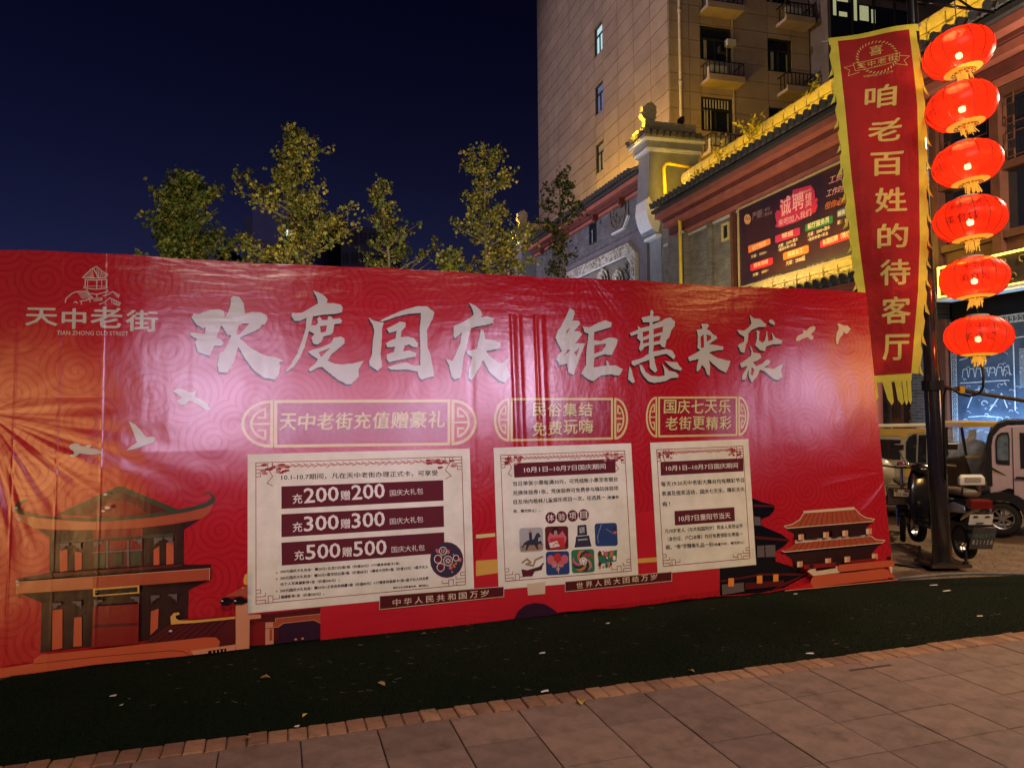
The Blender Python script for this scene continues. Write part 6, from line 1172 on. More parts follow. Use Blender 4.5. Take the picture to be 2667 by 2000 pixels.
mb = MB(); mb.smooth = True; n = 7; mb.tube([(r*1.010, 0, z) for r, z in prof], .0034, 4); rib_me = mb.mesh('rib', ribm)
mb = MB(); mb.m = 0; r0 = prof[0][0]; z0 = prof[0][1]; mb.lathe([(.05, z0-.02), (r0*.7, z0-.012), (r0+.003, z0+.004), (r0+.003, z0+.014)], 28); mb.m = 1
for k in range(14):
    a = 2*pi*k/14
    for rr in (.075, .105): mb.tube([(rr*cos(a+q)*1.0, rr*sin(a+q), z0-.022) for q in (0, .16, .3)], .003, 4)
    mb.tube([(.075*cos(a), .075*sin(a), z0-.022), (.105*cos(a), .105*sin(a), z0-.02)], .003, 4)
base_me = mb.mesh('base_disc', [goldm, ribm])
mb = MB(); z1 = prof[-1][1]; mb.lathe([(r0*.62, z1), (r0*.62, z1+.03), (.03, z1+.035), (.0, z1+.035)], 20); cap_me = mb.mesh('cap', M_['pale'])
mb = MB(); mb.lathe([(.0,-.03),(.026,-.02),(.03,0),(.026,.02),(0,.03)], 12, (0, 0, -.03)); bulb_me = mb.mesh('bulb', bulbm)
rl_ = random.Random(5)
for i, (px, py, tilt) in enumerate(((2496,139,.26),(2504,278,.22),(2519,427,.17),(2526,572,.12),(2537,725,.07),(2548,876,.01))):
    p = at_depth(px, py, 7.15); rt_ = empty('red_lantern', Matrix.Translation(p) @ Matrix.Rotation(-(tilt*.6+.04), 4, Vector((.88, -.47, 0))) @ Matrix.Rotation(tilt, 4, Vector((.25, -1, 0)).normalized()) @ Matrix.Rotation(rl_.uniform(0, 6), 4, 'Z'), ('highest red silk lantern of the hanging string, partly overlapping the tiled eaves', 'second red lantern from the top of the string', 'third red lantern from the top, before the lattice windows', 'fourth red lantern from the top, with writing around its middle', 'fifth red lantern from the top, in front of the LED-edged sign', 'lowest red lantern of the string, in front of the chalk mural')[i], 'lantern', 'red lanterns on one string')
    link('lantern_shell', shell_me, rt_); link('base_disc', base_me, rt_); link('cap', cap_me, rt_); link('bulb', bulb_me, rt_)
    for k in range(16): link('rib', rib_me, rt_, rot=(0, 0, 2*pi*k/16))
    mb = MB(); r5 = random.Random(i)
    for k in range(34):
        a = r5.uniform(0, 6.28); rr = r5.uniform(.02, .055); sw = r5.uniform(-.02, .04); mb.cyl((rr*cos(a), rr*sin(a), z0-.015), (rr*1.25*cos(a)+sw, rr*1.25*sin(a), z0-.015-r5.uniform(.05, .11)), .0055, .004, 4)
    mb.build('tassel', tasm, rt_, fix=False)['kind'] = 'stuff'
    for st, zz, hh, da in (('天中老街', .075, .075, .26), ('美食城', -.035, .085, .30)):
        if i == 0: continue
        view = atan2(p.y-CP.y, p.x-CP.x) + pi; base = (view - rt_.matrix_basis.to_euler().z) + (.15 if i > 3 else -.9 if i in (1, 2) else -.1); mb = MB()
        for j, ch in enumerate(st):
            g = glyphs(ch, 0); a0 = base + (j-1.4)*da; vs = []
            for x, y in g[0]:
                z = zz + (y-.5)*hh; rr = LR*max(.1, 1-(z/LHh)**2)**.43*1.006; a = a0 + (x-.5)*hh/LR; vs.append((rr*cos(a), rr*sin(a), z))
            mb.add(vs, g[1])
        mb.build('lantern_writing', inkm, rt_, fix=False)
    rt_.scale = (rl_.uniform(.94, 1.03),)*3; o = lamp('POINT', p, None, rl_.uniform(11, 18), (1, .62, .30), .03, name='lantern_bulb_light')
sp_ = [at_depth(2485, -10, 7.15)] + [at_depth(x, y, 7.15) for x, y in ((2492,70),(2509,212),(2521,358),(2532,505),(2537,650),(2546,812),(2553,940),(2560,985),(2562,1005))]
cord = empty('lantern_cord', sp_[0], 'thin cord and black cable carrying the string of red lanterns', 'cord'); mb = MB(); mb.tube([q-sp_[0] for q in sp_], .005, 5); mb.build('cord_line', ribm, cord)
mb = MB(); mb.smooth = True; cb = [at_depth(x, y, 7.15+.3*t) for x, y, t in ((2559,945,0),(2561,985,0),(2560,1010,0),(2550,1025,.2),(2525,1032,.4),(2500,1026,.7),(2478,1012,.9),(2464,1010,1),(2458,1030,1.1),(2458,1100,1.2),(2462,1250,1.3))]; mb.tube([q-sp_[0] for q in cb], .012, 7); mb.build('cable', M_['iron'], cord)
# ------------------------------------------------------------------ vehicles
VM = dict(tyre=mat('tyre_rubber', (.012,.012,.012), .8, var=.3, vs=40), rim=mat('alloy_rim', (.45,.45,.46), .3, .9, var=.1), lav=mat('lavender_paint', (.58,.48,.55), .25, spec=.8, var=.05), yellow=mat('yellow_paint', (.62,.42,.09), .3, spec=.7, var=.08), cream=mat('cream_paint', (.50,.47,.38), .3, spec=.7, var=.08), black=mat('black_plastic', (.012,.012,.013), .35, spec=.6, var=.3), blackp=mat('black_scooter_paint', (.01,.01,.012), .18, spec=.9, var=.2), glassv=mat('vehicle_glass', (.02,.025,.03), .05, spec=1, var=0), chrome=mat('chrome', (.7,.7,.7), .12, 1, var=.05), redl=mat('tail_lens', (.14,.010,.008), .15, spec=.9, var=.2), white=mat('white_plate', (.65,.65,.63), .4, var=.1), grey=mat('grey_pad', (.30,.29,.30), .5, var=.15), silver=mat('silver_panel', (.42,.43,.46), .3, .6, var=.1), pinkc=mat('iridescent_bell', (.5,.15,.45), .2, .7, var=.4, vs=20), teal=mat('teal_letters', (.10,.30,.25), .5, var=.2), seat=mat('seat_vinyl', (.10,.07,.05), .6, var=.2))
def film():
    m = mat('clear_film', (.55,.60,.62), .18, var=.2, vs=4, bump=.05, bs=9, alpha=.34); return m
filmm = film()
def wheel(root, c, axis, r, w, spokes=7, name='wheel', rimr=.62):
    """tyre, rim and spokes as one wheel part with sub-parts"""
    q = Vector(axis).to_track_quat('Z', 'Y').to_matrix().to_4x4(); h = bpy.data.objects.new(name, None); h.empty_display_size = .05; COL.objects.link(h); h.parent = root; h.matrix_local = Matrix.Translation(c) @ q
    mb = MB(); mb.smooth = True; mb.lathe([(r*rimr,-w*.42),(r*.86,-w/2),(r*.97,-w*.38),(r,-w*.15),(r,w*.15),(r*.97,w*.38),(r*.86,w/2),(r*rimr,w*.42),(r*rimr,-w*.42)], 36); mb.build('tyre', VM['tyre'], h)
    mb = MB(); mb.lathe([(r*rimr,-w*.40),(r*(rimr-.06),-w*.36),(r*(rimr-.08),w*.36),(r*rimr,w*.40)], 32); mb.cyl((0,0,-w*.4),(0,0,w*.4), r*.14, n=12)
    for k in range(spokes):
        a = 2*pi*k/spokes; u = Vector((cos(a), sin(a), 0)); v = Vector((-sin(a), cos(a), 0)); b = r*(rimr-.05)
        for s in (-1, 1): z = s*w*.34; mb.add([u*r*.1-v*r*.05+Vector((0,0,z)), u*b-v*r*.035+Vector((0,0,z)), u*b+v*r*.035+Vector((0,0,z)), u*r*.1+v*r*.05+Vector((0,0,z))], [(0,1,2,3)])
    mb.build('rim', VM['rim'], h); return h
E7 = BD((2260,1060),3.607)
def outline(fr, l, y=0): return [fr.at(px, py, y) for px, py in E7(l)]
# -- lavender mini car, only its rear end in the frame
mp = on_ground(2600, 1391); FV = Frame(Vector((at_depth(2579, 1300, mp.y).x, mp.y, 0)), radians(-33)); car = empty('mini_electric_car', FV.m, 'small lavender electric car with black fenders, cut off by the right edge of the photo', 'car')
fo = FV.m.inverted(); w_ = 1.15
body = [(0,.42),(.0,.62),(0,1.12),(.03,1.22),(.10,1.31),(.20,1.36),(1.0,1.40),(1.75,1.36),(2.1,.92),(2.75,.82),(2.86,.6),(2.86,.34),(2.5,.32),(.58,.32),(.5,.46),(.36,.55),(.2,.58),(.08,.52)]
wb = outline(FV, [(1198,320),(1215,265),(1250,240),(1322,236),(1333,300),(1335,545),(1225,538),(1205,520)]); wi = outline(FV, [(1212,330),(1228,285),(1258,262),(1312,258),(1320,310),(1322,500),(1235,498),(1220,490)])
mb = MB(); mb.smooth = False; mb.prism(body, 0, w_, 'y'); bdy = mb.build('body', VM['lav'], car); bv = bdy.modifiers.new('soft', 'BEVEL'); bv.width = .035; bv.segments = 3; bv.limit_method = 'ANGLE'
mb = MB(); mb.prism([(-.03,.6),(-.03,1.14),(.0,1.26),(.10,1.38),(.2,1.42),(1.9,1.42),(1.9,1.385),(.22,1.385),(.13,1.33),(.05,1.22),(.03,1.1),(.03,.6)], -.01, w_+.01, 'y'); mb.build('black_trim', VM['black'], car)
mb = MB(); mb.prism(wb, -.012, .0, 'y'); wf = mb.build('quarter_window', VM['black'], car); mb = MB(); mb.prism(wi, -.016, -.012, 'y'); mb.build('pane', mat('window_with_mural_reflection', (.10,.16,.22), .08, spec=1, var=.4, vs=6, c2=(.22,.32,.40)), wf)
dx = FV.at(2641, 1250)[0]; dr_ = MB(); dr_.prism([(dx,.40),(dx,1.33),(1.55,1.33),(1.62,.95),(1.62,.40)], -.008, .0, 'y'); door = dr_.build('door', VM['lav'], car); mb = MB(); mb.box(dx-.008, dx-.0, -.009, 0, .40, 1.33); mb.build('door_seam', VM['black'], door); mb = MB(); mb.prism([(dx+.07,.83),(dx+.07,1.27),(1.45,1.27),(1.55,.83)], -.014, -.008, 'y', ()); mb.build('door_window', VM['black'], door); mb = MB(); mb.prism([(dx+.11,.87),(dx+.11,1.23),(1.42,1.23),(1.5,.87)], -.018, -.014, 'y'); mb.build('pane', VM['glassv'], door) ; hp = FV.at(2645, 1243); mb = MB(); mb.box(hp[0], hp[0]+.16, -.05, -.02, hp[1]-.012, hp[1]+.012, .008); mb.build('handle', VM['black'], door)
cx_, cz_ = FV.at(2611, 1352); fn_ = [(cx_+.34*cos(t), .21+.33*sin(t)) for t in [pi*k/12 for k in range(13)]]; fi_ = [(cx_+.22*cos(t), .21+.22*sin(t)) for t in [pi*k/12 for k in range(13)]]
mb = MB(); mb.prism(fn_ + fi_[::-1], -.07, .3, 'y'); mb.build('fender', VM['black'], car); mb = MB(); mb.box(-.12, .02, -.02, w_+.02, .30, .46, .03); mb.build('bumper', VM['black'], car); mb = MB(); mb.box(-.05, .0, .02, .07, .55, .66); mb.build('tail_lamp', VM['chrome'], car)
for y in (.0, w_): wheel(car, (cx_, y+.02 if y == 0 else y-.06, .205), (0, 1, 0), .205, .14); wheel(car, (2.35, y+.02 if y == 0 else y-.06, .205), (0, 1, 0), .205, .14)
st = [outline(FV, q) for q in ([(1162,560),(1200,585),(1300,640),(1200,610),(1160,580)], [(1162,590),(1290,645),(1180,615)])]
for q, m in zip(st, (VM['black'], VM['yellow'])): mb = MB(); mb.prism(q, -.006, .0, 'y'); mb.build('flash_decal', m, car)
# -- cream and yellow minivan behind the e-bike
FY = Frame(Vector((at_depth(2200, 1300, 11.2).x, 11.2, 0)), radians(-27)); van = empty('yellow_minivan', FY.m, 'cream and yellow electric minivan with roof rack, behind the e-bike', 'van')
o1 = [(-.7,.28),(-.7,1.05),(-.55,1.20),(.9,1.22)] + outline(FY, [(540,205)]) + [(1.60,1.0),(1.75,.7),(1.78,.3)]; mb = MB(); mb.prism(o1, 0, 1.2, 'y'); vb = mb.build('body', VM['cream'], van); bv = vb.modifiers.new('soft', 'BEVEL'); bv.width = .03; bv.segments = 2; bv.limit_method = 'ANGLE'
mb = MB(); mb.prism(outline(FY, [(60,205),(540,200),(545,240),(380,250),(345,300),(310,270),(60,265)]), -.012, 0, 'y'); mb.build('yellow_band', VM['yellow'], van)
mb = MB(); mb.prism(outline(FY, [(348,500),(400,545),(460,580),(560,560),(560,900),(350,900)]), -.012, 0, 'y'); mb.build('yellow_panel', VM['yellow'], van)
for q in ([(60,300),(310,308),(308,495),(60,485)], [(360,330),(385,280),(430,255),(462,252),(455,545),(400,530),(360,480)], [(480,262),(548,262),(552,545),(468,540)]):
    mb = MB(); mb.prism(outline(FY, q), -.018, -.0, 'y'); wf = mb.build('window', VM['black'], van); qq = outline(FY, q); cx = sum(a[0] for a in qq)/len(qq); cz = sum(a[1] for a in qq)/len(qq); mb = MB(); mb.prism([(cx+(a-cx)*.86, cz+(b-cz)*.84) for a, b in qq], -.024, -.018, 'y'); mb.build('pane', VM['glassv'], wf)
mb = MB(); a = FY.at(2290, 1122); b = FY.at(2418, 1113)
for y in (.1, .6, 1.1): mb.cyl((-.5, y, 1.28), (b[0], y, b[1]+.02), .015, n=6)
for k in range(6): x = -.4+k*.35; mb.cyl((x, .1, 1.28), (x, 1.1, 1.28), .012, n=5); mb.cyl((x, .1, 1.2), (x, .1, 1.28), .012, n=5)
mb.build('roof_rack', VM['cream'], van); sp = outline(FY, [(150,600)])[0]; mb = MB(); mb.smooth = True; mb.cyl((sp[0]-.05,-.02,sp[1]), (sp[0]-.05,-.16,sp[1]), .19, n=24); mb.build('spare_wheel_cover', VM['cream'], van)
for x in (.0, 1.45): wheel(van, (x, .03, .2), (0, 1, 0), .2, .13)
mb = MB(); mb.box(-.7, 1.75, .06, 1.15, .16, .32); mb.build('chassis', VM['black'], van)
# -- tricycle cab with yellow roof and clear film sides
FZ = Frame(Vector((at_depth(2463, 1300, 10.3).x, 10.3, 0)), radians(-31)); tri = empty('covered_tricycle', FZ.m, 'electric tricycle with yellow roof and clear film sides, between lamp post and lavender car', 'tricycle')
mb = MB(); mb.prism(outline(FZ, [(700,145),(880,142),(1380,150),(1400,168),(1370,185),(880,192),(690,188),(680,165)]), -.05, 1.2, 'y'); rf_ = mb.build('roof', VM['yellow'], tri); mb = MB(); mb.prism(outline(FZ, [(690,150),(875,146),(890,188),(690,186)]), -.058, -.05, 'y'); mb.build('roof_edge_panel', VM['lav'], rf_)
for q in ([(735,195),(888,195),(905,455),(740,478)], [(905,198),(1160,200),(1150,800),(1040,800),(925,480)]):
    mb = MB(); mb.prism(outline(FZ, q), -.006, -.002, 'y'); mb.build('film_side', filmm, tri)
for l in ([(880,190),(925,470)], [(1165,190),(1150,480)], [(735,190),(745,480)]):
    mb = MB(); q = outline(FZ, l); mb.cyl((q[0][0], 0, q[0][1]), (q[1][0], 0, q[1][1]), .02, n=6); mb.build('pillar', VM['black'], tri)
mb = MB(); mb.prism(outline(FZ, [(740,488),(1150,470),(1160,790),(1060,800),(1000,830),(760,820),(745,700)]), .02, 1.1, 'y'); mb.build('cab_body', mat('brown_cab_panel', (.05,.032,.015), .2, spec=.8, var=.3, vs=6), tri)
mb = MB(); mb.prism(outline(FZ, [(915,455),(1060,458),(1055,480),(920,478)]), -.02, .2, 'y'); mb.build('yellow_rail', VM['yellow'], tri)
mb = MB(); mb.smooth = True; q = outline(FZ, [(1000,420)])[0]; mb.lathe([(0,-.16),(.16,-.14),(.18,0),(.13,.12),(0,.16)], 14, (q[0], .4, q[1])); mb.build('cushion', VM['grey'], tri)
mb = MB(); mb.smooth = True; q = outline(FZ, [(935,330),(985,300),(985,220)]); mb.tube([(a, .25, b) for a, b in q], .05, 8); mb.build('orange_strap', mat('orange_strap', (.55,.25,.06), .6), tri)
q = outline(FZ, [(1080,870)])[0]; wheel(tri, (q[0], .02, .2), (0, 1, 0), .2, .1, 9); wheel(tri, (q[0]-.9, .9, .2), (0, 1, 0), .2, .1, 9)
# -- black scooter parked tail towards us
r0_ = on_ground(2534, 1463, 0); sc = empty('black_scooter', Matrix.Translation(r0_) @ Matrix.Rotation(radians(88), 4, 'Z'), 'black scooter with white backrest and red tail lamp, parked behind the lamp post', 'scooter')   # local x forwards, y left
wheel(sc, (.16, 0, .205), (0, 1, 0), .205, .11, 5); wheel(sc, (1.24, 0, .20), (0, 1, 0), .20, .09, 5)
def hull(name, secs, m, root):
    """smooth body from elliptic cross-sections (x, z, half width, half height)"""
    mb = MB(); mb.smooth = True; n = 16; vs = []
    for x, z, w, h in secs:
        for k in range(n): a = 2*pi*k/n; ca, sa = cos(a), sin(a); vs.append((x, w*abs(ca)**.7*(1 if ca > 0 else -1), z + h*abs(sa)**.7*(1 if sa > 0 else -1)))
    mb.add(vs, [(i*n+k, i*n+(k+1) % n, (i+1)*n+(k+1) % n, (i+1)*n+k) for i in range(len(secs)-1) for k in range(n)] + [tuple(range(n-1,-1,-1)), tuple(range((len(secs)-1)*n, len(secs)*n))]); return mb.build(name, m, root)
hull('tail_body', [(-.16,.66,.04,.03),(-.10,.66,.10,.06),(.1,.62,.14,.10),(.4,.55,.16,.17),(.62,.48,.15,.2),(.72,.42,.12,.14)], VM['blackp'], sc); hull('seat', [(-.02,.75,.08,.03),(.1,.765,.13,.04),(.45,.755,.14,.045),(.68,.73,.11,.035),(.76,.72,.05,.02)], VM['seat'], sc)
hull('floorboard', [(.6,.30,.16,.05),(1.0,.29,.16,.05),(1.1,.34,.14,.09)], VM['blackp'], sc); hull('leg_shield', [(.98,.30,.17,.06),(1.02,.5,.20,.22),(1.08,.72,.19,.2),(1.14,.86,.12,.12),(1.18,.93,.06,.05)], VM['blackp'], sc)
hull('headset', [(.98,.93,.05,.04),(1.05,.97,.12,.06),(1.16,.97,.11,.06),(1.22,.95,.05,.04)], VM['blackp'], sc); hull('front_fender', [(1.02,.36,.05,.02),(1.2,.44,.07,.03),(1.42,.36,.05,.02)], VM['blackp'], sc)
mb = MB(); mb.smooth = True; mb.tube([(.98,.36,.99),(1.04,.2,1.02),(1.06,0,1.0),(1.04,-.2,1.02),(.98,-.36,.99)], .013, 6); mb.build('handlebar', VM['chrome'], sc)
for s in (-1, 1): 
    mb = MB(); mb.cyl((.98, s*.25, 1.0), (.98, s*.38, .99), .02, n=8); mb.build('grip', VM['black'], sc); mb = MB(); mb.cyl((1.0, s*.24, 1.02), (.98, s*.34, 1.22), .007, n=5); mb.build('mirror_stem', VM['chrome'], sc); mb = MB(); mb.box(.96, .98, s*.34-.06, s*.34+.06, 1.20, 1.28, .01); mb.build('mirror', VM['black'], sc)
mb = MB(); mb.box(-.04, .02, -.145, .145, .86, .98, .03); br_ = mb.build('backrest', VM['white'], sc, fix=True); bv = br_.modifiers.new('soft', 'BEVEL'); bv.width = .028; bv.segments = 3
mb = MB(); mb.box(-.048, -.04, -.09, .09, .895, .95); mb.build('backrest_inset', VM['grey'], br_)
for s in (-.1, .1): mb = MB(); mb.cyl((.0, s, .74), (-.01, s, .88), .012, n=6); mb.build('backrest_stay', VM['chrome'], sc)
mb = MB(); mb.box(-.20, -.10, -.12, .12, .62, .72, .02); mb.build('tail_lamp', VM['redl'], sc); 
for s in (-1, 1): hull('side_panel', [(-.12,.60,.012,.04),(.1,.60,.015,.06),(.3,.56,.012,.04)], VM['silver'], sc).location = (0, s*.145, 0)
mb = MB(); mb.T = Matrix.Translation((-.17,0,.50)) @ Matrix.Rotation(radians(-18), 4, 'Y'); mb.box(-.008,.0,-.13,.13,-.06,.06); pl = mb.build('number_plate', VM['white'], sc); mb = MB(); mb.T = Matrix.Translation((-.185,0,.50)) @ Matrix.Rotation(radians(-18), 4, 'Y'); mb.box(-.004,.0,-.03,.05,-.045,-.035); mb.box(-.004,.0,.04,.09,.03,.045); mb.box(-.004,.0,-.09,-.04,.03,.045); mb.build('plate_marks', VM['black'], pl)
mb = MB(); mb.T = Matrix.Translation((-.21,0,.32)) @ Matrix.Rotation(radians(-24), 4, 'Y'); mb.box(-.006,.0,-.13,.13,-.16,.12); mf_ = mb.build('mud_flap', mat('grey_flap', (.07,.07,.075), .5, var=.2), sc)
for k, (tx, mm) in enumerate((('电动车行', VM['teal']), ('8 2 1 1 5 8', VM['white']))):
    g = glyphs(tx, 0); mb = MB(); mb.T = Matrix.Translation((-.21,0,.32)) @ Matrix.Rotation(radians(-24), 4, 'Y'); mb.add([(-.011, .11-x*.22, -.01-k*.085+y*.055) for x, y in g[0]], g[1]); mb.build('flap_lettering', mm, mf_, fix=False)
mb = MB(); mb.box(.05,.5,-.05,.05,.2,.42); mb.build('engine_block', VM['black'], sc); mb = MB(); mb.cyl((.35,.1,.28), (.42,.22,.02), .012, n=6); mb.build('side_stand', VM['black'], sc)
sc.scale = (.92, .9, .92)
# -- e-bike facing us
e0 = on_ground(2352, 1411); eb = empty('basket_ebike', Matrix.Translation(e0) @ Matrix.Rotation(radians(-118), 4, 'Z'), 'small e-bike facing the camera with black front basket and red-white number plate', 'e-bike')
wheel(eb, (0, 0, .185), (0, 1, 0), .185, .06, 5); wheel(eb, (-.95, 0, .185), (0, 1, 0), .185, .06, 5)
for s in (-1, 1): mb = MB(); mb.cyl((0, s*.05, .185), (-.06, s*.05, .44), .015, n=6); mb.build('fork_leg', VM['chrome'], eb)
hull('front_fender', [(-.14,.33,.04,.015),(0,.39,.05,.02),(.15,.34,.04,.015)], VM['black'], eb)
mb = MB(); mb.tube([(-.06,0,.42),(-.10,0,.65),(-.14,0,.86)], .018, 8); mb.build('stem', VM['chrome'], eb); mb = MB(); mb.smooth = True; mb.tube([(-.26,.30,.88),(-.18,.22,.89),(-.13,.05,.87),(-.13,-.05,.87),(-.18,-.22,.89),(-.26,-.30,.88)], .011, 6); mb.build('handlebar', VM['black'], eb)
for s in (-1, 1): mb = MB(); mb.cyl((-.22, s*.26, .885), (-.30, s*.34, .875), .018, n=8); mb.build('grip', VM['black'], eb)
hull('display', [(-.19,.9,.03,.02),(-.14,.91,.05,.035),(-.06,.90,.04,.03)], VM['pinkc'], eb)
mb = MB()
for k in range(9): y = -.15+k*.0375; mb.cyl((.14, y, .46), (.16, y, .66), .004, n=4)
for k in range(7): x = -.06+k*.033; [mb.cyl((x, s*.15, .46), (x, s*.16, .66), .004, n=4) for s in (-1, 1)]
for z, e_ in ((.46,.0),(.53,.003),(.60,.007),(.66,.01)): mb.tube([(.14+e_*2,-.15-e_,z),(.14+e_*2,.15+e_,z),(-.07,.15+e_,z),(-.07,-.15-e_,z)], .005, 4, True)
mb.box(-.07,.14,-.15,.15,.455,.462); bk = mb.build('front_basket', VM['black'], eb, fix=False); mb = MB(); mb.box(.145,.15,-.145,.145,.47,.65); mb.build('basket_liner', mat('basket_liner', (.06,.04,.04), .8, var=.3), eb)
mb = MB(); mb.box(.165,.17,-.08,.08,.555,.635); np_ = mb.build('number_plate', VM['white'], eb); g = glyphs('D3 88', .0)
mb = MB(); mb.add([(.1715, .06-x*.12*-1-.12+.0, .562+y*.035) if 0 else (.1715, -.06+x*.12, .562+y*.035) for x, y in g[0]], g[1]); mb.build('plate_number', VM['black'], np_, fix=False); mb = MB(); mb.box(.17,.1715,-.075,-.04,.608,.632); mb.box(.17,.1715,.03,.075,.608,.632); mb.build('plate_marks', VM['redl'], np_)
mb = MB(); mb.box(.0,.05,-.06,.06,.40,.45); mb.build('headlamp', VM['black'], eb); hull('frame_body', [(-.12,.5,.03,.05),(-.3,.3,.08,.05),(-.6,.28,.09,.07),(-.85,.42,.07,.08)], VM['black'], eb); hull('saddle', [(-.5,.64,.05,.02),(-.65,.66,.10,.035),(-.85,.66,.11,.04)], VM['seat'], eb)
mb = MB(); mb.cyl((-.62,0,.32), (-.68,0,.64), .02, n=6); mb.build('seat_post', VM['chrome'], eb)
# ------------------------------------------------------------------ young street trees behind the backdrop
barkm = mat('tree_bark', (.16,.12,.09), .9, var=.3, vs=12, bump=.01, bs=30)
def leaf_mat(name, c):
    m = mat('leaf_' + name, c, .55, var=.35, vs=1.5); N = m.node_tree.nodes; L = m.node_tree.links; p = N['Principled BSDF']; o = N['Material Output']; t = N.new('ShaderNodeBsdfTranslucent'); t.inputs[0].default_value = tuple(c)+(1,); x = N.new('ShaderNodeMixShader'); x.inputs[0].default_value = .35
    L.new(p.outputs[0], x.inputs[1]); L.new(t.outputs[0], x.inputs[2]); L.new(x.outputs[0], o.inputs[0]); return m
LFM = [leaf_mat('green', (.09,.13,.022)), leaf_mat('yellow_green', (.19,.19,.03)), leaf_mat('yellow', (.38,.29,.045)), leaf_mat('olive', (.05,.065,.018))]
def tree(px, py_top, Y, prof, label, seed, mix=(.35,.35,.2,.1), dens=1.0, leaf=.075, py_bot=700, bare=0):
    """prof: list of (photo y, left x, right x) describing the crown"""
    r = random.Random(seed); g = at_depth(px, 900, Y); root = empty('ginkgo_tree', Vector((g.x, Y, 0)), label, 'tree', 'young street trees behind the backdrop'); k_ = Y/FOC
    ztop = at_depth(px, py_top, Y).z; Zp = lambda py: at_depth(px, py, Y).z; P3 = [(Zp(y), (xl-px)*k_, (xr-px)*k_) for y, xl, xr in prof]
    P3.sort(); 
    def ext(z):
        if z <= P3[0][0]: return P3[0][1:]
        for a, b in zip(P3, P3[1:]):
            if a[0] <= z <= b[0]: t = (z-a[0])/(b[0]-a[0]); return (a[1]+(b[1]-a[1])*t, a[2]+(b[2]-a[2])*t)
        return P3[-1][1:]
    tk = MB(); tk.smooth = True; n = 9; xt = (P3[-1][1]+P3[-1][2])/2; tr_ = [Vector((xt*(i/n)**2 + .05*sin(i*1.3+seed), .06*cos(i*1.7+seed), ztop*.99*i/n)) for i in range(n+1)]; tk.tube(tr_, .085, 7, r2=.008)
    zb = P3[0][0]-.6; tips = []; lf = MB()
    def leaf_at(c, s):
        n_ = Vector((r.gauss(0, 1), r.gauss(0, 1), r.gauss(0, 1)+.3)).normalized(); u = n_.orthogonal().normalized(); u = (Matrix.Rotation(r.uniform(0, 6.28), 3, n_) @ u); v = n_.cross(u)
        q = r.random(); lf.m = 0 if q < mix[0] else 1 if q < mix[0]+mix[1] else 2 if q < sum(mix[:3]) else 3
        lf.add([c, c+u*s*.55+v*s*.55, c+v*s*.95+n_*s*.12, c-u*s*.55+v*s*.55], [(0,1,2,3)])
    nb = int(42*dens)
    for i in range(nb):
        z0 = zb + (ztop-zb)*((i+.5)/nb)**.95*.97; t = z0/(ztop*.99)*n; j = min(int(t), n-1); p0 = tr_[j].lerp(tr_[j+1], t-j); el, er = ext(min(ztop, z0+.35)); a = r.uniform(0, 2*pi); hor = (er if cos(a) > 0 else -el)*1.22; L = max(.15, abs(cos(a))*max(.1, hor - (p0.x if cos(a) > 0 else -p0.x))*r.uniform(.45, 1.12) if abs(cos(a)) > .35 else .5*(er-el)*r.uniform(.4, .9)*.9)
        d = Vector((cos(a), sin(a), 0)); rise = L*r.uniform(.25, .75); pts = [p0 + d*L*(s/5) + Vector((0, 0, rise*(s/5)**1.25)) + Vector((r.uniform(-.03, .03), r.uniform(-.03, .03), 0)) for s in range(6)]
        if pts[-1].z > ztop: 
            for q in pts: q.z = min(q.z, ztop - r.uniform(0, .15))
        tk.tube(pts, .022*(1-.5*i/nb), 4, r2=.005)
        if i < bare: continue
        m_ = int(L/.035*dens)+4
        for q in range(int(m_*.85)):
            f = (r.uniform(.1, 1.0)**.75)*1.03*5; jj = min(int(f), 4); c = pts[jj].lerp(pts[jj+1], min(1, f-jj)) + Vector((r.gauss(0, .06), r.gauss(0, .06), r.gauss(0, .05)))
            for e_ in range(r.randint(2, 4)): leaf_at(c + Vector((r.gauss(0, .03), r.gauss(0, .03), r.gauss(0, .03))), leaf*r.uniform(.6, 1.15))
        for w_i in range(int(2*dens)):
            f = r.uniform(.3, .9)*5; jj = min(int(f), 4); c = pts[jj].lerp(pts[jj+1], f-jj); dd = Vector((r.uniform(-1, 1), r.uniform(-1, 1), r.uniform(.1, 1))).normalized()*r.uniform(.15, .4)*min(1.2, L+.3); tk.tube([c, c+dd], .007, 3)
            for q in range(int(dd.length/.035)+2):
                cc = c + dd*r.random(); 
                for e_ in range(2): leaf_at(cc + Vector((r.gauss(0, .03), r.gauss(0, .03), r.gauss(0, .03))), leaf*r.uniform(.6, 1.1))
    tk.build('trunk', barkm, root); lf.build('crown', LFM, root, fix=False); return root
tree(480, 458, 13.5, [(452,430,520),(500,415,555),(560,395,575),(620,375,590),(700,365,600)], 'dense dark green young tree, leftmost above the backdrop', 3, (.5,.35,.08,.07), 2.2, .07)
tree(762, 335, 13.0, [(330,755,795),(380,720,835),(430,675,850),(480,635,870),(540,625,895),(600,630,905),(700,620,905)], 'tallest young ginkgo tree with yellowing leaves, before the pale far tower', 7, (.15,.42,.35,.08), 1.6, .068)
tree(1025, 480, 14.0, [(478,975,1018),(530,955,1070),(590,938,1110),(640,930,1165),(700,960,1110)], 'short sparse tree with bare lower twigs, right of the tallest ginkgo', 12, (.35,.4,.15,.1), 1.0, .068, bare=9)
tree(1282, 386, 14.0, [(384,1215,1310),(440,1220,1335),(500,1200,1345),(560,1190,1380),(620,1180,1385),(700,1140,1385)], 'slender ginkgo with bare twigs at its top, beside the left pillar', 21, (.15,.38,.37,.1), 1.35, .064)
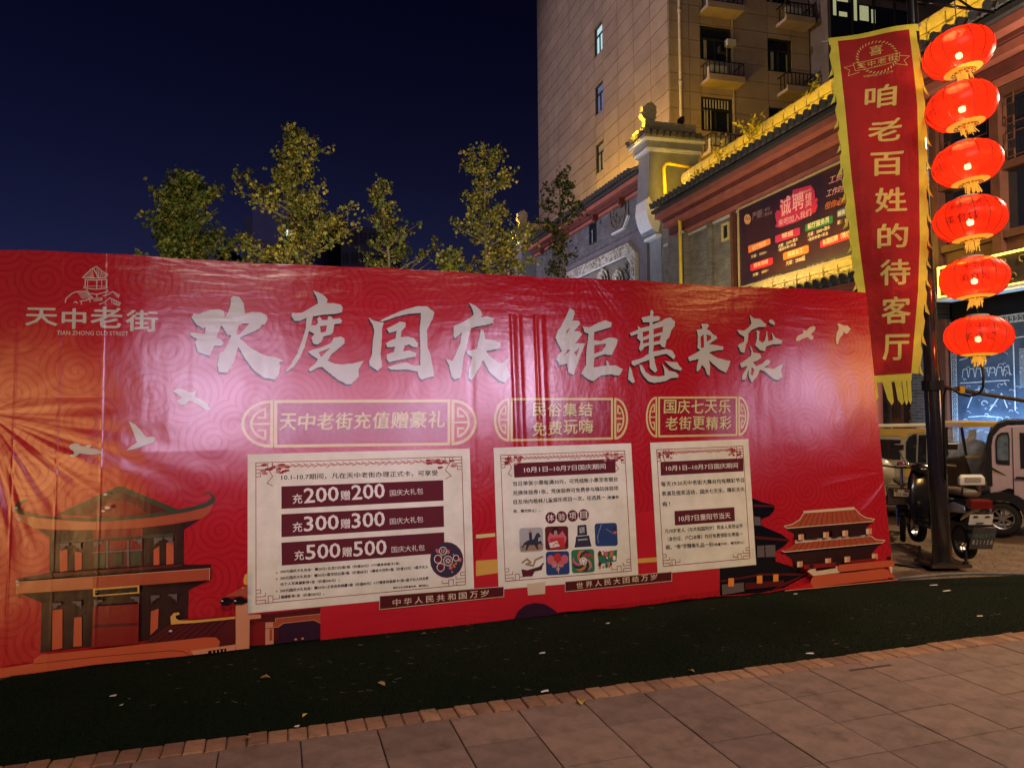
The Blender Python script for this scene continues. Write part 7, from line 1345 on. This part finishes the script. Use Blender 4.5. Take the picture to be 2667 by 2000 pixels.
tree(1462, 440, 17.5, [(438,1450,1485),(480,1405,1515),(530,1405,1525),(580,1420,1500),(640,1430,1490),(700,1420,1490)], 'thin dark tree standing in front of the carved brick shop', 31, (.1,.1,.05,.75), .95, .08)
t_ = tree(1165, 655, 13.2, [(655,1150,1180),(685,1130,1195),(705,1110,1210)], 'small leafy treetop just showing above the backdrop', 41, (.3,.45,.15,.1), .8, .075)
# weeds rooted on the main roof
def weed(S_, D_, z_, h, n_, label, seed):
    r = random.Random(seed); root = empty('roof_weed', FBm(-S_, -D_, z_), label, 'plant', 'weeds growing on the tiled roof'); st = MB(); lf = MB()
    for k in range(n_):
        a = r.uniform(0, 6.28); d = Vector((cos(a)*.5, sin(a)*.5, 1)).normalized()*h*r.uniform(.5, 1); st.cyl((0,0,0), d, .008, n=4)
        for j in range(14):
            c = d*r.uniform(.3, 1.05) + Vector((r.gauss(0,.05), r.gauss(0,.05), r.gauss(0,.05))); u = Vector((r.gauss(0,1), r.gauss(0,1), r.gauss(0,1))).normalized(); v = u.orthogonal().normalized(); s = r.uniform(.04, .08); lf.m = r.choice([0, 1, 1, 2]); lf.add([c, c+u*s+v*s*.5, c+u*s*1.6, c+u*s-v*s*.5], [(0,1,2,3)])
    st.build('stems', barkm, root); lf.build('leaves', LFM, root, fix=False)
weed(17.6, .1, 8.72, .95, 9, 'bushiest weed growing on the lit tiled roof', 1); weed(19.2, .0, 8.7, .7, 4, 'small weed on the roof near the firewall pillar', 2); weed(15.6, -.3, 9.2, .5, 3, 'weed on the roof ridge close to the pennant', 3); weed(20.7, .1, 8.6, .4, 2, 'tiny weed lowest on the lit roof', 4)
# rough strip between turf and road: sandbag-like hem and pebbles
mb = MB(); mb.smooth = True; pts = [on_ground(x, y) + Vector((0, 0, .012)) for x, y in ((2326,1511),(2400,1505),(2450,1500),(2520,1497),(2600,1497),(2667,1498),(2800,1500),(3000,1500))]; mb.tube(pts, .016, 6); tag(mb.build('turf_hem', mat('grey_hem', (.10,.105,.11), .6, var=.4, vs=10), fix=True), 'grey rolled hem along the far edge of the turf', 'edging')
mb = MB(); r = random.Random(77)
for k in range(900):
    p = on_ground(r.uniform(2300, 2667), r.uniform(1400, 1492)); s = r.uniform(.003, .014); mb.add([(p.x+s*cos(t)*r.uniform(.6,1.2), p.y+s*sin(t)*r.uniform(.6,1.2), -.044) for t in (0, 1.3, 2.6, 3.9, 5.2)] + [(p.x, p.y, -.044+s*.8)], [(0,1,5),(1,2,5),(2,3,5),(3,4,5),(4,0,5)])
tag(mb.build('grit', gm, fix=False), 'loose grit and dirt clods on the sandy paving', 'gravel', kind='stuff')
mb = MB(); mb.smooth = True; mb.tube([on_ground(x, y) + Vector((0,0,-.03)) for x, y in ((2330,1462),(2380,1468),(2420,1468),(2440,1455),(2450,1440))], .012, 6); tag(mb.build('ground_cable', M_['iron']), 'black cable lying on the ground by the lamp post foot', 'cable')
